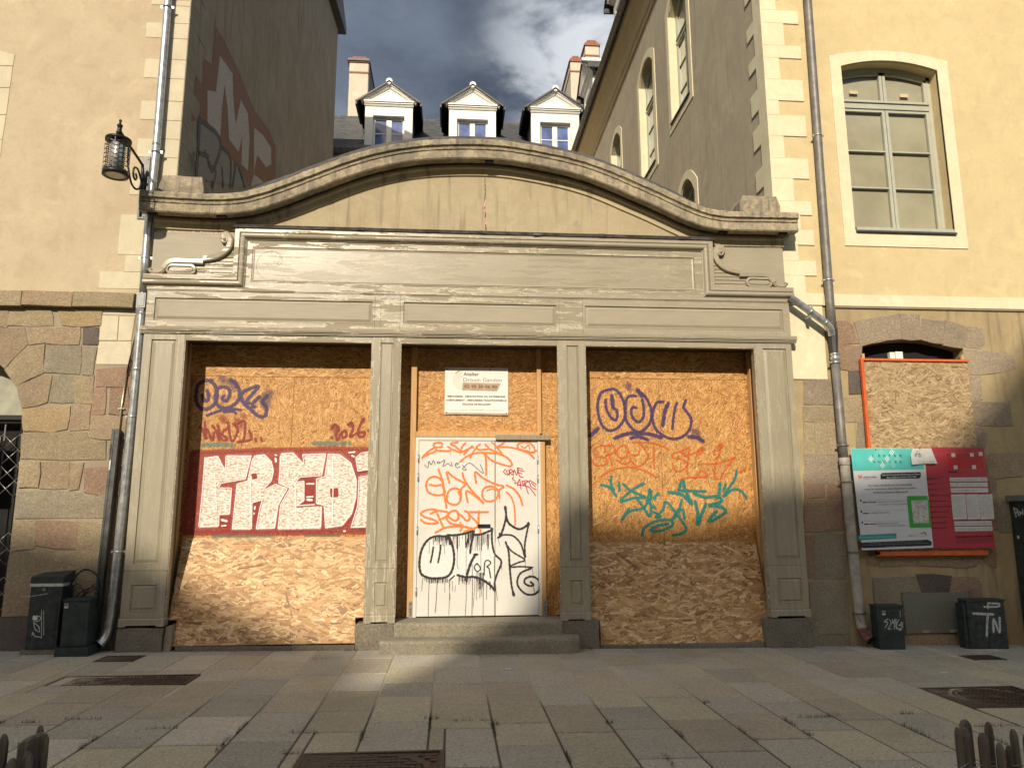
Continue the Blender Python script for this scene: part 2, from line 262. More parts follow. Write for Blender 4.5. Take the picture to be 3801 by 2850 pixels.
# surveyed outlines on the real surfaces, millimetres (along, up)
PAINT={
 'left_purple':[
  ["purple",42.9,[-3211,3385,-3302,3384,-3389,3323,-3410,3204,-3397,3098,-3346,3016,-3277,2999,-3199,3029,-3147,3100,-3135,3183,-3153,3278,-3197,3349,-3245,3378]],
  ["purple",42.9,[-3271,3253,-3243,3170,-3261,3111,-3301,3117,-3328,3181]],
  ["purple",42.9,[-2972,3400,-2899,3341,-2848,3246,-2853,3138,-2916,3055,-3016,3013,-3109,3041,-3153,3112,-3154,3207,-3124,3278,-3057,3303,-2986,3268,-2971,3197,-3000,3125,-3040,3113,-3065,3148,-3044,3184]],
  ["purple",42.9,[-2611,3320,-2701,3283,-2790,3234,-2820,3162,-2781,3080,-2685,2998,-2588,2916,-2508,2904,-2477,2976,-2505,3058,-2542,3106,-2477,3190]],
  ["purple",42.9,[-2598,3308,-2674,3212,-2748,3104,-2701,3080]],
  ["purple",42.9,[-2580,3177,-2656,3093,-2664,3045,-2629,3034]],
  ["purple",31.0,[-3254,2911,-3160,2953,-3049,2989,-2925,3002,-2810,2991]],
  ["purple",31.0,[-3036,2959,-2968,2972,-2900,2966,-2875,2943]],
  ["purplesoft",92.9,[-3100,3434,-3073,3380]],
  ["purplesoft",116.1,[-3005,3387,-2946,3358,-2897,3305]],
  ["purplesoft",131.6,[-2444,3226,-2509,3142,-2481,3047]],
 ],
 'left_red':[
  ["red",31.0,[-3328,2758,-3298,2735,-3251,2607]],
  ["red",31.0,[-3277,2828,-3237,2607]],
  ["red",31.0,[-3236,2735,-3159,2584,-3143,2689]],
  ["red",31.0,[-3172,2782,-3122,2713,-3069,2585]],
  ["red",31.0,[-3105,2794,-3036,2596,-2969,2608,-3041,2678,-2955,2760]],
  ["red",31.0,[-2971,2831,-2910,2574,-2839,2714,-2901,2808]],
  ["red",31.0,[-2845,2808,-2755,2832,-2753,2609,-2830,2562,-2662,2598,-2691,2715]],
  ["red",31.0,[-2606,2610,-2590,2569]],
  ["red",31.0,[-2533,2622,-2519,2576]],
  ["redsoft",69.7,[-2772,2920,-2758,2891]],
  ["redsoft",92.9,[-3066,2900,-3017,2842]],
  ["redsoft",92.9,[-2859,2855,-2796,2761]],
  ["red",31.0,[-1614,2745,-1569,2804,-1515,2745,-1553,2674,-1527,2592,-1495,2675]],
  ["red",31.0,[-1473,2698,-1427,2722,-1413,2651,-1459,2628,-1478,2687]],
  ["red",31.0,[-1395,2805,-1349,2830,-1329,2747,-1366,2640,-1275,2688]],
  ["red",31.0,[-1188,2890,-1253,2747,-1250,2652,-1192,2641,-1170,2700,-1240,2700]],
  ["red",31.0,[-1609,2639,-1597,2615]],
  ["red",31.0,[-1125,2736,-1122,2712]],
  ["redsoft",92.9,[-1603,2769,-1532,2722]],
  ["redsoft",77.4,[-1383,2806,-1337,2794]],
  ["redsoft",77.4,[-1210,2854,-1187,2866]],
 ],
 'left_teal':[
  ["tealpale",57.2,[-3284,2520,-3076,2527,-2895,2522]],
  ["tealpale",57.2,[-1848,2549,-1652,2550,-1525,2545]],
  ["tealpale",57.2,[-1479,2551,-1433,2551]],
  ["tealpale",57.2,[-1375,2551,-1357,2546]],
  ["tealpale",52.4,[-3068,1347,-2780,1348,-2447,1344]],
  ["tealpale",52.4,[-2413,1344,-2335,1343]],
  ["tealpale",52.4,[-1887,1341,-1469,1339]],
 ],
 'piece':[
  ["redfill",0.0,[-3412,2429,-2958,2442,-2507,2467,-2051,2469,-1592,2488,-1094,2472,-1092,2011,-1082,1382,-1550,1373,-2113,1370,-2782,1379,-3454,1377,-3439,1785]],
  ["tan",0.0,[-3235,2366,-3079,2390,-2966,2195,-2967,2396,-2628,2397,-2689,2080,-3011,2023,-3046,1960,-2867,1954,-2873,1604,-3012,1599,-3008,1447,-3261,1437]],
  ["whitefill",0.0,[-3235,2366,-3079,2390,-2966,2195,-2967,2396,-2628,2397,-2689,2080,-3011,2023,-3046,1960,-2867,1954,-2873,1604,-3012,1599,-3008,1447,-3261,1437]],
  ["tan",0.0,[-2605,2397,-2470,2415,-2375,2323,-2340,2195,-2361,2057,-2488,1909,-2302,2011,-2141,1954,-2254,1726,-2283,1422,-2528,1412,-2498,1670,-2466,1800,-2604,1761,-2590,1412,-2845,1413,-2820,2011,-2676,2057,-2636,2333]],
  ["whitefill",0.0,[-2605,2397,-2470,2415,-2375,2323,-2340,2195,-2361,2057,-2488,1909,-2302,2011,-2141,1954,-2254,1726,-2283,1422,-2528,1412,-2498,1670,-2466,1800,-2604,1761,-2590,1412,-2845,1413,-2820,2011,-2676,2057,-2636,2333]],
  ["tan",0.0,[-2266,2427,-2107,2440,-1951,2277,-1974,2417,-1659,2429,-1704,2127,-2000,2104,-2054,2034,-1941,2046,-1929,1782,-2028,1714,-1689,1736,-1687,1419,-2260,1410,-2242,1726,-2124,1954,-2280,2023]],
  ["whitefill",0.0,[-2266,2427,-2107,2440,-1951,2277,-1974,2417,-1659,2429,-1704,2127,-2000,2104,-2054,2034,-1941,2046,-1929,1782,-2028,1714,-1689,1736,-1687,1419,-2260,1410,-2242,1726,-2124,1954,-2280,2023]],
  ["tan",0.0,[-1648,2429,-1486,2418,-1332,2302,-1249,2069,-1247,1839,-1297,1610,-1417,1451,-1642,1418,-1677,1725,-1780,1748,-1794,2081,-1681,2115]],
  ["whitefill",0.0,[-1648,2429,-1486,2418,-1332,2302,-1249,2069,-1247,1839,-1297,1610,-1417,1451,-1642,1418,-1677,1725,-1780,1748,-1794,2081,-1681,2115]],
  ["tan",0.0,[-1282,2360,-1208,2425,-1099,2443,-1097,2197,-1247,2174]],
  ["whitefill",0.0,[-1282,2360,-1208,2425,-1099,2443,-1097,2197,-1247,2174]],
  ["tan",0.0,[-1227,2116,-1095,2139,-1084,1438,-1313,1428,-1232,1724]],
  ["whitefill",0.0,[-1227,2116,-1095,2139,-1084,1438,-1313,1428,-1232,1724]],
  ["redsolid",0.0,[-1925,2081,-1805,2081,-1803,1748,-1911,1760]],
  ["redsolid",0.0,[-3006,1593,-2856,1592,-2873,1413,-2983,1414]],
  ["redsolid",0.0,[-2601,1759,-2468,1797,-2509,1670,-2566,1490]],
  ["redsolid",0.0,[-1594,1942,-1503,1948,-1494,1850,-1579,1839]],
  ["redsolid",0.0,[-2619,2138,-2569,2143,-2556,2086,-2610,2080]],
  ["pinkline",19.1,[-3235,2366,-3079,2390]],
  ["pinkline",19.1,[-3079,2390,-2966,2195]],
  ["pinkline",19.1,[-2966,2195,-2967,2396]],
  ["pinkline",19.1,[-2967,2396,-2628,2397]],
  ["pinkline",19.1,[-2628,2397,-2689,2080]],
  ["pinkline",19.1,[-2689,2080,-3011,2023]],
  ["pinkline",19.1,[-3011,2023,-3046,1960]],
  ["pinkline",19.1,[-3046,1960,-2867,1954]],
  ["pinkline",19.1,[-2867,1954,-2873,1604]],
  ["pinkline",19.1,[-2873,1604,-3012,1599]],
  ["pinkline",19.1,[-3012,1599,-3008,1447]],
  ["pinkline",19.1,[-3008,1447,-3261,1437]],
  ["pinkline",19.1,[-3261,1437,-3235,2366]],
  ["whiteline",10.7,[-3223,2349,-3074,2372]],
  ["whiteline",10.7,[-3074,2372,-2966,2185]],
  ["whiteline",10.7,[-2966,2185,-2967,2377]],
  ["whiteline",10.7,[-2967,2377,-2644,2378]],
  ["whiteline",10.7,[-2644,2378,-2702,2076]],
  ["whiteline",10.7,[-2702,2076,-3009,2021]],
  ["whiteline",10.7,[-3009,2021,-3043,1961]],
  ["whiteline",10.7,[-3043,1961,-2872,1956]],
  ["whiteline",10.7,[-2872,1956,-2878,1621]],
  ["whiteline",10.7,[-2878,1621,-3010,1616]],
  ["whiteline",10.7,[-3010,1616,-3006,1471]],
  ["whiteline",10.7,[-3006,1471,-3248,1462]],
  ["whiteline",10.7,[-3248,1462,-3223,2349]],
  ["pinkline",19.1,[-2605,2397,-2470,2415]],
  ["pinkline",19.1,[-2470,2415,-2375,2323]],
  ["pinkline",19.1,[-2375,2323,-2340,2195]],
  ["pinkline",19.1,[-2340,2195,-2361,2057]],
  ["pinkline",19.1,[-2361,2057,-2488,1909]],
  ["pinkline",19.1,[-2488,1909,-2302,2011]],
  ["pinkline",19.1,[-2302,2011,-2141,1954]],
  ["pinkline",19.1,[-2141,1954,-2254,1726]],
  ["pinkline",19.1,[-2254,1726,-2283,1422]],
  ["pinkline",19.1,[-2283,1422,-2528,1412]],
  ["pinkline",19.1,[-2528,1412,-2498,1670]],
  ["pinkline",19.1,[-2498,1670,-2466,1800]],
  ["pinkline",19.1,[-2466,1800,-2604,1761]],
  ["pinkline",19.1,[-2604,1761,-2590,1412]],
  ["pinkline",19.1,[-2590,1412,-2845,1413]],
  ["pinkline",19.1,[-2845,1413,-2820,2011]],
  ["pinkline",19.1,[-2820,2011,-2676,2057]],
  ["pinkline",19.1,[-2676,2057,-2636,2333]],
  ["pinkline",19.1,[-2636,2333,-2605,2397]],
  ["whiteline",10.7,[-2600,2375,-2471,2392]],
  ["whiteline",10.7,[-2471,2392,-2380,2304]],
  ["whiteline",10.7,[-2380,2304,-2346,2182]],
  ["whiteline",10.7,[-2346,2182,-2367,2051]],
  ["whiteline",10.7,[-2367,2051,-2488,1909]],
  ["whiteline",10.7,[-2488,1909,-2310,2007]],
  ["whiteline",10.7,[-2310,2007,-2156,1952]],
  ["whiteline",10.7,[-2156,1952,-2264,1734]],
  ["whiteline",10.7,[-2264,1734,-2292,1443]],
  ["whiteline",10.7,[-2292,1443,-2526,1434]],
  ["whiteline",10.7,[-2526,1434,-2497,1681]],
  ["whiteline",10.7,[-2497,1681,-2467,1805]],
  ["whiteline",10.7,[-2467,1805,-2598,1768]],
  ["whiteline",10.7,[-2598,1768,-2585,1434]],
  ["whiteline",10.7,[-2585,1434,-2829,1435]],
  ["whiteline",10.7,[-2829,1435,-2805,2007]],
  ["whiteline",10.7,[-2805,2007,-2668,2050]],
  ["whiteline",10.7,[-2668,2050,-2629,2314]],
  ["whiteline",10.7,[-2629,2314,-2600,2375]],
  ["pinkline",19.1,[-2266,2427,-2107,2440]],
  ["pinkline",19.1,[-2107,2440,-1951,2277]],
  ["pinkline",19.1,[-1951,2277,-1974,2417]],
  ["pinkline",19.1,[-1974,2417,-1659,2429]],
  ["pinkline",19.1,[-1659,2429,-1704,2127]],
  ["pinkline",19.1,[-1704,2127,-2000,2104]],
  ["pinkline",19.1,[-2000,2104,-2054,2034]],
  ["pinkline",19.1,[-2054,2034,-1941,2046]],
  ["pinkline",19.1,[-1941,2046,-1929,1782]],
  ["pinkline",19.1,[-1929,1782,-2028,1714]],
  ["pinkline",19.1,[-2028,1714,-1689,1736]],
  ["pinkline",19.1,[-1689,1736,-1687,1419]],
  ["pinkline",19.1,[-1687,1419,-2260,1410]],
  ["pinkline",19.1,[-2260,1410,-2242,1726]],
  ["pinkline",19.1,[-2242,1726,-2124,1954]],
  ["pinkline",19.1,[-2124,1954,-2280,2023]],
  ["pinkline",19.1,[-2280,2023,-2266,2427]],
  ["whiteline",10.7,[-2254,2408,-2102,2420]],
  ["whiteline",10.7,[-2102,2420,-1953,2265]],
  ["whiteline",10.7,[-1953,2265,-1975,2398]],
  ["whiteline",10.7,[-1975,2398,-1674,2410]],
  ["whiteline",10.7,[-1674,2410,-1717,2121]],
  ["whiteline",10.7,[-1717,2121,-2000,2099]],
  ["whiteline",10.7,[-2000,2099,-2051,2033]],
  ["whiteline",10.7,[-2051,2033,-1943,2044]],
  ["whiteline",10.7,[-1943,2044,-1932,1792]],
  ["whiteline",10.7,[-1932,1792,-2026,1727]],
  ["whiteline",10.7,[-2026,1727,-1702,1748]],
  ["whiteline",10.7,[-1702,1748,-1701,1445]],
  ["whiteline",10.7,[-1701,1445,-2248,1436]],
  ["whiteline",10.7,[-2248,1436,-2231,1739]],
  ["whiteline",10.7,[-2231,1739,-2118,1956]],
  ["whiteline",10.7,[-2118,1956,-2267,2022]],
  ["whiteline",10.7,[-2267,2022,-2254,2408]],
  ["pinkline",19.1,[-1648,2429,-1486,2418]],
  ["pinkline",19.1,[-1486,2418,-1332,2302]],
  ["pinkline",19.1,[-1332,2302,-1249,2069]],
  ["pinkline",19.1,[-1249,2069,-1247,1839]],
  ["pinkline",19.1,[-1247,1839,-1297,1610]],
  ["pinkline",19.1,[-1297,1610,-1417,1451]],
  ["pinkline",19.1,[-1417,1451,-1642,1418]],
  ["pinkline",19.1,[-1642,1418,-1677,1725]],
  ["pinkline",19.1,[-1677,1725,-1780,1748]],
  ["pinkline",19.1,[-1780,1748,-1794,2081]],
  ["pinkline",19.1,[-1794,2081,-1681,2115]],
  ["pinkline",19.1,[-1681,2115,-1648,2429]],
  ["whiteline",10.7,[-1642,2407,-1487,2396]],
  ["whiteline",10.7,[-1487,2396,-1340,2285]],
  ["whiteline",10.7,[-1340,2285,-1261,2063]],
  ["whiteline",10.7,[-1261,2063,-1259,1843]],
  ["whiteline",10.7,[-1259,1843,-1307,1624]],
  ["whiteline",10.7,[-1307,1624,-1421,1473]],
  ["whiteline",10.7,[-1421,1473,-1637,1441]],
  ["whiteline",10.7,[-1637,1441,-1670,1734]],
  ["whiteline",10.7,[-1670,1734,-1768,1756]],
  ["whiteline",10.7,[-1768,1756,-1782,2074]],
  ["whiteline",10.7,[-1782,2074,-1674,2107]],
  ["whiteline",10.7,[-1674,2107,-1642,2407]],
  ["pinkline",19.1,[-1282,2360,-1208,2425]],
  ["pinkline",19.1,[-1208,2425,-1099,2443]],
  ["pinkline",19.1,[-1099,2443,-1097,2197]],
  ["pinkline",19.1,[-1097,2197,-1247,2174]],
  ["pinkline",19.1,[-1247,2174,-1282,2360]],
  ["whiteline",10.7,[-1277,2359,-1207,2420]],
  ["whiteline",10.7,[-1207,2420,-1103,2437]],
  ["whiteline",10.7,[-1103,2437,-1101,2203]],
  ["whiteline",10.7,[-1101,2203,-1244,2180]],
  ["whiteline",10.7,[-1244,2180,-1277,2359]],
  ["pinkline",19.1,[-1227,2116,-1095,2139]],
  ["pinkline",19.1,[-1095,2139,-1084,1438]],
  ["pinkline",19.1,[-1084,1438,-1313,1428]],
  ["pinkline",19.1,[-1313,1428,-1232,1724]],
  ["pinkline",19.1,[-1232,1724,-1227,2116]],
  ["whiteline",10.7,[-1226,2100,-1100,2122]],
  ["whiteline",10.7,[-1100,2122,-1088,1453]],
  ["whiteline",10.7,[-1088,1453,-1308,1443]],
  ["whiteline",10.7,[-1308,1443,-1230,1726]],
  ["whiteline",10.7,[-1230,1726,-1226,2100]],
  ["whiteline",19.1,[-1905,2011,-1814,2011]],
  ["whiteline",19.1,[-1897,1839,-1818,1845]],
  ["whiteline",26.2,[-1890,1805,-1828,1799]],
  ["whiteline",26.2,[-2970,1548,-2902,1531]],
  ["whiteline",16.7,[-2965,1470,-2910,1475]],
  ["whiteline",19.1,[-2556,1716,-2560,1682]],
  ["whiteline",16.7,[-2563,1637,-2564,1620]],
  ["whiteline",19.1,[-2333,2392,-2315,2386]],
  ["whiteline",23.8,[-2325,2346,-2317,2300]],
  ["whiteline",19.1,[-1370,2425,-1290,2433]],
  ["whiteline",21.4,[-1329,2384,-1299,2372]],
  ["whiteline",19.1,[-1403,1397,-1380,1395]],
  ["whiteline",11.9,[-3234,2355,-3237,1898,-3252,1471]],
  ["whiteline",11.9,[-2054,2034,-2015,1443]],
  ["whiteline",11.9,[-1587,2360,-1563,2011,-1554,1486]],
  ["whiteline",11.9,[-3098,2160,-3039,1672]],
  ["whiteline",11.9,[-2631,2057,-2591,1445]],
  ["whiteline",11.9,[-2264,2381,-2259,2057]],
 ],
 'right_purple':[
  ["purple",36.0,[2146,3309,2062,3261,2018,3120,2021,2981,2064,2831,2143,2751,2236,2752,2331,2821,2393,2938,2392,3100,2343,3240,2263,3322,2157,3315]],
  ["purple",36.0,[2131,3180,2133,3063,2183,2948,2251,2890,2288,2937,2279,3030,2221,3064]],
  ["purple",51.7,[2220,3233,2228,3093]],
  ["purple",36.0,[2581,3313,2684,3232,2751,3115,2776,2987,2741,2847,2656,2754,2562,2730,2470,2799,2409,2903,2408,3066,2423,3171,2472,3230,2566,3231]],
  ["purple",36.0,[2647,3185,2667,3068,2657,2939,2601,2869,2532,2892,2488,2985,2502,3066,2561,3067]],
  ["purplesoft",90.7,[2454,3406,2463,3324]],
  ["purple",56.2,[2581,3319,2649,3231]],
  ["purple",36.0,[2953,3152,2858,3140,2807,3046,2785,2917,2821,2778,2900,2698,3015,2640,3145,2641,3253,2700,3323,2804,3334,2921,3268,3026,3235,3084,3275,3179]],
  ["purple",49.5,[3024,3141,2965,3012,2928,2814]],
  ["purple",33.7,[3143,3142,3101,3013,3062,2768]],
  ["purple",47.2,[2244,2637,2397,2695,2561,2707,2736,2697,2898,2651]],
  ["purple",40.5,[2465,2638,2583,2661,2710,2616]],
  ["purple",54.0,[1898,2669,2016,2773]],
  ["purplesoft",90.7,[1873,2876,1871,2772]],
  ["purplesoft",108.2,[3368,2752,3419,2706]],
  ["purple",51.7,[3287,2665,3405,2654,3497,2597]],
 ],
 'right_orange':[
  ["orange",24.7,[2100,2453,2091,2533,2010,2521,1939,2453,1995,2385,2110,2362,2131,2306,2049,2260,1958,2271,1925,2339]],
  ["orange",24.7,[2135,2453,2167,2362,2199,2260]],
  ["orange",24.7,[2102,2533,2218,2534,2239,2442,2145,2408]],
  ["orange",24.7,[2369,2546,2287,2500,2273,2408,2341,2363,2400,2397,2425,2477,2381,2546]],
  ["orange",24.7,[2425,2466,2458,2420,2551,2409,2588,2466]],
  ["orange",24.7,[2259,2340,2361,2283,2444,2318,2457,2363]],
  ["orange",24.7,[2487,2580,2790,2570,3009,2479]],
  ["orange",24.7,[2789,2559,2782,2216]],
  ["orange",24.7,[2011,2091,2174,2193,2383,2238,2545,2227,2694,2171,2807,2103]],
  ["orange",24.7,[2603,2570,2702,2410,2664,2318,2557,2250,2467,2318]],
  ["orange",24.7,[3280,2515,3184,2468,3077,2434,3051,2376,3167,2354,3247,2308,3233,2240,3125,2183,3057,2228,3048,2296]],
  ["orange",24.7,[3293,2526,3241,2160]],
  ["orange",24.7,[3469,2516,3395,2458,3299,2411]],
  ["orange",24.7,[3393,2412,3465,2435,3492,2493]],
  ["orange",24.7,[3458,2286,3718,2298,3923,2379]],
  ["orange",24.7,[3659,2309,3626,2126,3706,2081,3771,2183,3923,2367]],
  ["orange",24.7,[3756,2575,3713,2424,3649,2344]],
  ["orange",24.7,[3354,2080,3453,2194,3532,2126]],
  ["orange",24.7,[3995,2172,4080,2218]],
  ["orange",24.7,[3120,2069,3308,2103,3543,2103]],
  ["orange",56.2,[3184,2457,3229,2411]],
  ["orange",56.2,[3431,2458,3468,2504]],
  ["orange",61.9,[3704,2493,3755,2551]],
  ["orange",24.7,[3653,2413,3632,2459]],
 ],
 'right_teal':[
  ["teal",31.5,[2037,1995,2134,1978,2190,1922,2245,1843]],
  ["teal",31.5,[2184,2113,2175,2023,2213,1922]],
  ["teal",31.5,[2285,2034,2293,1922]],
  ["teal",31.5,[2342,2011,2465,1910,2647,1832,2485,1821,2300,1776,2442,1910,2630,2023]],
  ["teal",31.5,[2709,1944,2728,1832,2667,1753,2707,1910]],
  ["teal",31.5,[2834,1888,2762,1820,2785,1809]],
  ["teal",31.5,[2531,1809,2607,1687,2457,1654,2364,1598,2316,1532,2412,1676]],
  ["teal",31.5,[2619,1687,2695,1575,2722,1686,2691,1776,2630,1687]],
  ["teal",31.5,[2755,1631,2845,1575,2787,1564,2883,1664,2921,1764,2978,1730,3065,1596,3004,1530]],
  ["teal",31.5,[3155,1797,3115,1685,3004,1530]],
  ["teal",31.5,[3077,1618,3160,1663,3178,1540]],
  ["teal",31.5,[2583,1321,2609,1409,2703,1475,2843,1525,2981,1519,3013,1463,2930,1408,2803,1375,2711,1387,2782,1442,2956,1474]],
  ["teal",31.5,[3087,1585,3174,1462,3195,1396,3123,1341,3007,1319]],
  ["teal",38.2,[2973,1899,3158,1865,3291,1741,3207,1932,3178,2068,3114,1921]],
  ["teal",31.5,[3137,1921,3498,1909]],
  ["teal",38.2,[3322,1887,3482,1830,3647,1842,3713,1774,3535,1718,3686,1706,3764,1639,3679,1572,3536,1505,3575,1583,3636,1639]],
  ["teal",38.2,[3340,1774,3368,1629,3360,1461,3424,1595,3489,1740]],
  ["teal",38.2,[3703,2023,3683,1875,3646,1830]],
  ["teal",31.5,[3785,2011,3744,1909]],
  ["teal",31.5,[3948,2194,3918,2080,3816,1943,3752,1841,3875,1932,3992,1920,4068,1818]],
  ["teal",31.5,[2712,1731,2780,1686]],
  ["teal",31.5,[2742,1910,2696,1921]],
 ],
 'door_orange':[
  ["orangeb",21.8,[-397,2356,-306,2449,-218,2494,-130,2504]],
  ["orangeb",21.8,[-130,2529,-141,2558,-219,2558,-248,2523,-208,2489,-227,2440,-305,2410,-397,2361]],
  ["orangeb",21.8,[-198,2454,-12,2450]],
  ["orangeb",21.8,[-52,2509,8,2470,126,2431,47,2510,-13,2539,7,2559,86,2569]],
  ["orangeb",21.8,[184,2560,136,2500,136,2441,244,2491,274,2520]],
  ["orangeb",21.8,[166,2402,244,2491,293,2501]],
  ["orangeb",21.8,[250,2362,304,2461,343,2496]],
  ["orangeb",21.8,[382,2541,333,2501,373,2466,442,2472,501,2482,452,2541]],
  ["orangeb",21.8,[501,2482,670,2413,601,2512,541,2571]],
  ["orangeb",21.8,[710,2567,611,2502]],
  ["orangeb",21.8,[611,2507,740,2507,879,2483,1038,2424,1118,2355]],
  ["orangeb",21.8,[909,2473,889,2523,939,2568,1040,2568,1109,2514,1129,2444,1079,2434,1019,2454,929,2473]],
  ["orangeb",15.8,[939,2523,989,2493,1039,2534,1059,2474]],
  ["orangeb",21.8,[1149,2459,1089,2434,1029,2439]],
  ["orangeb",21.8,[113,2303,196,2372,324,2422,492,2427,670,2403,769,2344,814,2275,789,2246,670,2275,541,2324,472,2383,432,2422]],
  ["orangeb",21.8,[432,2422,462,2343,463,2127]],
  ["orangeb",21.8,[-175,2205,-114,2030,-93,1875,-61,1692]],
  ["orangeb",21.8,[-124,2039,-164,2088,-242,2107,-309,2068,-337,1991,-307,1904,-219,1865,-131,1865,-83,1894,-93,1933]],
  ["orangeb",21.8,[-289,2001,-211,1986,-133,1996,-103,1952]],
  ["orangeb",21.8,[-26,2020,-62,2166,31,2098,179,2010,131,1942,132,1826]],
  ["orangeb",21.8,[112,1865,101,1933,43,1952,-25,1923,-58,1846,-43,1769,35,1735,103,1759,122,1836,92,1904]],
  ["orangeb",21.8,[148,2156,169,2078,248,1952,346,1845,430,1758]],
  ["orangeb",21.8,[430,1758,297,1865,199,1913,220,1768]],
  ["orangeb",21.8,[331,2020,320,2166,424,2088,581,2010,699,1976,640,1923,645,1825]],
  ["orangeb",21.8,[630,1855,620,1932,542,1976,453,1962,414,1894,434,1806,513,1777,591,1806,630,1874]],
  ["orangeb",13.9,[473,1918,542,1942,601,1923]],
  ["orangeb",21.8,[739,1991,837,1942,916,1844,955,1728]],
  ["orangeb",17.8,[739,1903,807,1825,846,1690,855,1468]],
  ["orangeb",21.8,[-273,1616,-196,1664,-303,1673,-398,1626,-349,1578,-233,1540,-175,1501,-261,1487,-348,1502,-397,1540]],
  ["orangeb",21.8,[-206,1673,-156,1558,-97,1434]],
  ["orangeb",21.8,[-206,1664,-41,1634,-70,1577,-156,1539]],
  ["orangeb",21.8,[-51,1596,37,1529,95,1557,75,1653,-3,1644,-60,1567,-1,1491,115,1471,125,1500]],
  ["orangeb",21.8,[94,1624,153,1576,202,1528,245,1547,230,1624,182,1653]],
  ["orangeb",21.8,[221,1638,493,1638]],
  ["orangeb",21.8,[367,1652,367,1499,397,1365]],
  ["orangeb",21.8,[-202,1373,-78,1434,57,1453,203,1442,309,1409]],
  ["orangeb",21.8,[126,1386,154,1471]],
  ["orangeb",21.8,[174,1385,358,1461,230,1614]],
  ["orangeb",4.0,[-16,2430,-19,2386]],
  ["orangeb",4.0,[117,2421,115,2392]],
  ["orangeb",4.0,[250,2353,253,2323]],
  ["orangeb",4.0,[463,2039,465,1996]],
  ["orangeb",4.0,[645,1816,648,1767]],
  ["orangeb",4.0,[136,1826,137,1778]],
  ["orangeb",4.0,[423,1748,423,1715]],
  ["orangeb",4.0,[-392,2351,-391,2326]],
 ],
 'door_marker':[
  ["greymark",7.9,[-361,2263,-317,2224,-303,2312,-273,2263,-245,2322,-220,2263]],
  ["greymark",7.9,[-196,2302,-157,2302,-166,2283,-196,2288,-186,2307]],
  ["greymark",7.9,[-147,2293,-89,2327,-117,2244,-49,2283,-29,2264,10,2249,-10,2298]],
  ["greymark",7.9,[49,2264,93,2274,69,2293,49,2254,79,2225,118,2244]],
  ["greymark",7.9,[147,2264,197,2195,148,2205,187,2254,255,2284,423,2152,383,2274]],
 ],
 'door_redmark':[
  ["redmark",9.9,[729,2206,700,2172,739,2132]],
  ["redmark",9.9,[739,2186,759,2128,779,2186,739,2186]],
  ["redmark",9.9,[779,2128,789,2206,828,2177,789,2157,838,2128]],
  ["redmark",9.9,[828,2128,848,2196,878,2128,898,2226]],
  ["redmark",9.9,[883,2226,957,2211]],
  ["redmark",9.9,[888,2196,977,2182]],
  ["redmark",9.9,[898,2162,947,2147]],
  ["redmark",9.9,[888,2226,917,2118,967,2098]],
  ["redmark",9.9,[838,2098,818,2079,857,2049,852,2015,887,2030]],
  ["redmark",9.9,[887,1991,917,2069,936,1942]],
  ["redmark",9.9,[947,2040,976,1991,986,2049,947,2040]],
  ["redmark",9.9,[996,2059,1036,2040,996,2010,1035,1878]],
  ["redmark",9.9,[1046,2049,1075,1971,1144,1932]],
  ["redmark",9.9,[1056,2059,1145,2000]],
  ["redmark",9.9,[1075,2020,1134,1971]],
  ["redmark",9.9,[882,1996,1035,1971,1133,1854]],
 ],
 'door_white':[
  ["cleanwhite",0.0,[-394,1110,-371,1194,-287,1297,-182,1353,-38,1362,116,1366,193,1382,300,1419,407,1364,557,1430,580,1235,582,620,409,743,207,782,64,798,-12,766,-174,763,-355,820,-410,942]],
 ],
 'door_black':[
  ["black",25.7,[-38,1324,-95,1324,-192,1325,-287,1288,-362,1194,-398,1072,-405,942,-375,839,-279,792,-165,786,-60,799,6,854,43,975,42,1106,11,1239,-38,1329]],
  ["black",19.8,[-228,1184,-241,1090,-263,987]],
  ["black",19.8,[-132,1211,-141,1108,-163,986]],
  ["black",25.7,[-38,1338,58,1338,194,1361,300,1398]],
  ["black",23.7,[305,1398,291,1294,267,1218,258,1105]],
  ["black",25.7,[310,1341,407,1350,533,1397]],
  ["black",21.8,[543,1406,548,1235,582,1093,669,989,611,830,582,727,582,616]],
  ["black",25.7,[572,634,524,691,409,766,294,800,207,796,92,825]],
  ["black",15.8,[54,816,-12,761]],
  ["black",17.8,[223,1285,200,1181]],
  ["black",27.7,[321,1076,264,973,217,824]],
  ["black",13.9,[350,972,312,926,351,865,394,906,350,972]],
  ["black",13.9,[442,822,451,981,495,1009,529,971,476,925,505,906,529,784]],
  ["black",45.5,[-43,1329,-47,1296]],
  ["black",33.6,[543,1421,543,1387]],
  ["black",29.7,[311,1086,350,1085]],
  ["black",29.7,[-13,1305,-10,1220]],
  ["black",33.6,[207,796,210,750]],
  ["black",23.7,[723,1703,733,1578,699,1434,659,1330,625,1301]],
  ["black",25.7,[733,1578,777,1482,894,1414,973,1433,1037,1481]],
  ["black",19.8,[1037,1481,1001,1318,981,1194,985,1043,932,1214,835,1319,737,1339,659,1330]],
  ["black",33.6,[650,1349,659,1325]],
  ["black",33.6,[723,1703,725,1674]],
  ["black",33.6,[1032,1490,1030,1466]],
  ["black",21.8,[727,1244,766,1120,780,922,804,688,832,566]],
  ["black",31.7,[827,585,834,557]],
  ["black",17.8,[737,1215,815,1120,980,1014,892,977,775,922,931,925,1086,914]],
  ["black",21.8,[1066,901,930,845,881,752,900,659,996,574,1112,572,1171,646,1162,749,1075,797,988,770,978,714,1045,676,1094,694,1055,727]],
  ["blackdrip",4.9,[-274,792,-280,561,-281,314]],
  ["blackdrip",5.9,[-170,791,-180,514,-192,358]],
  ["blackdrip",4.0,[-17,761,0,511]],
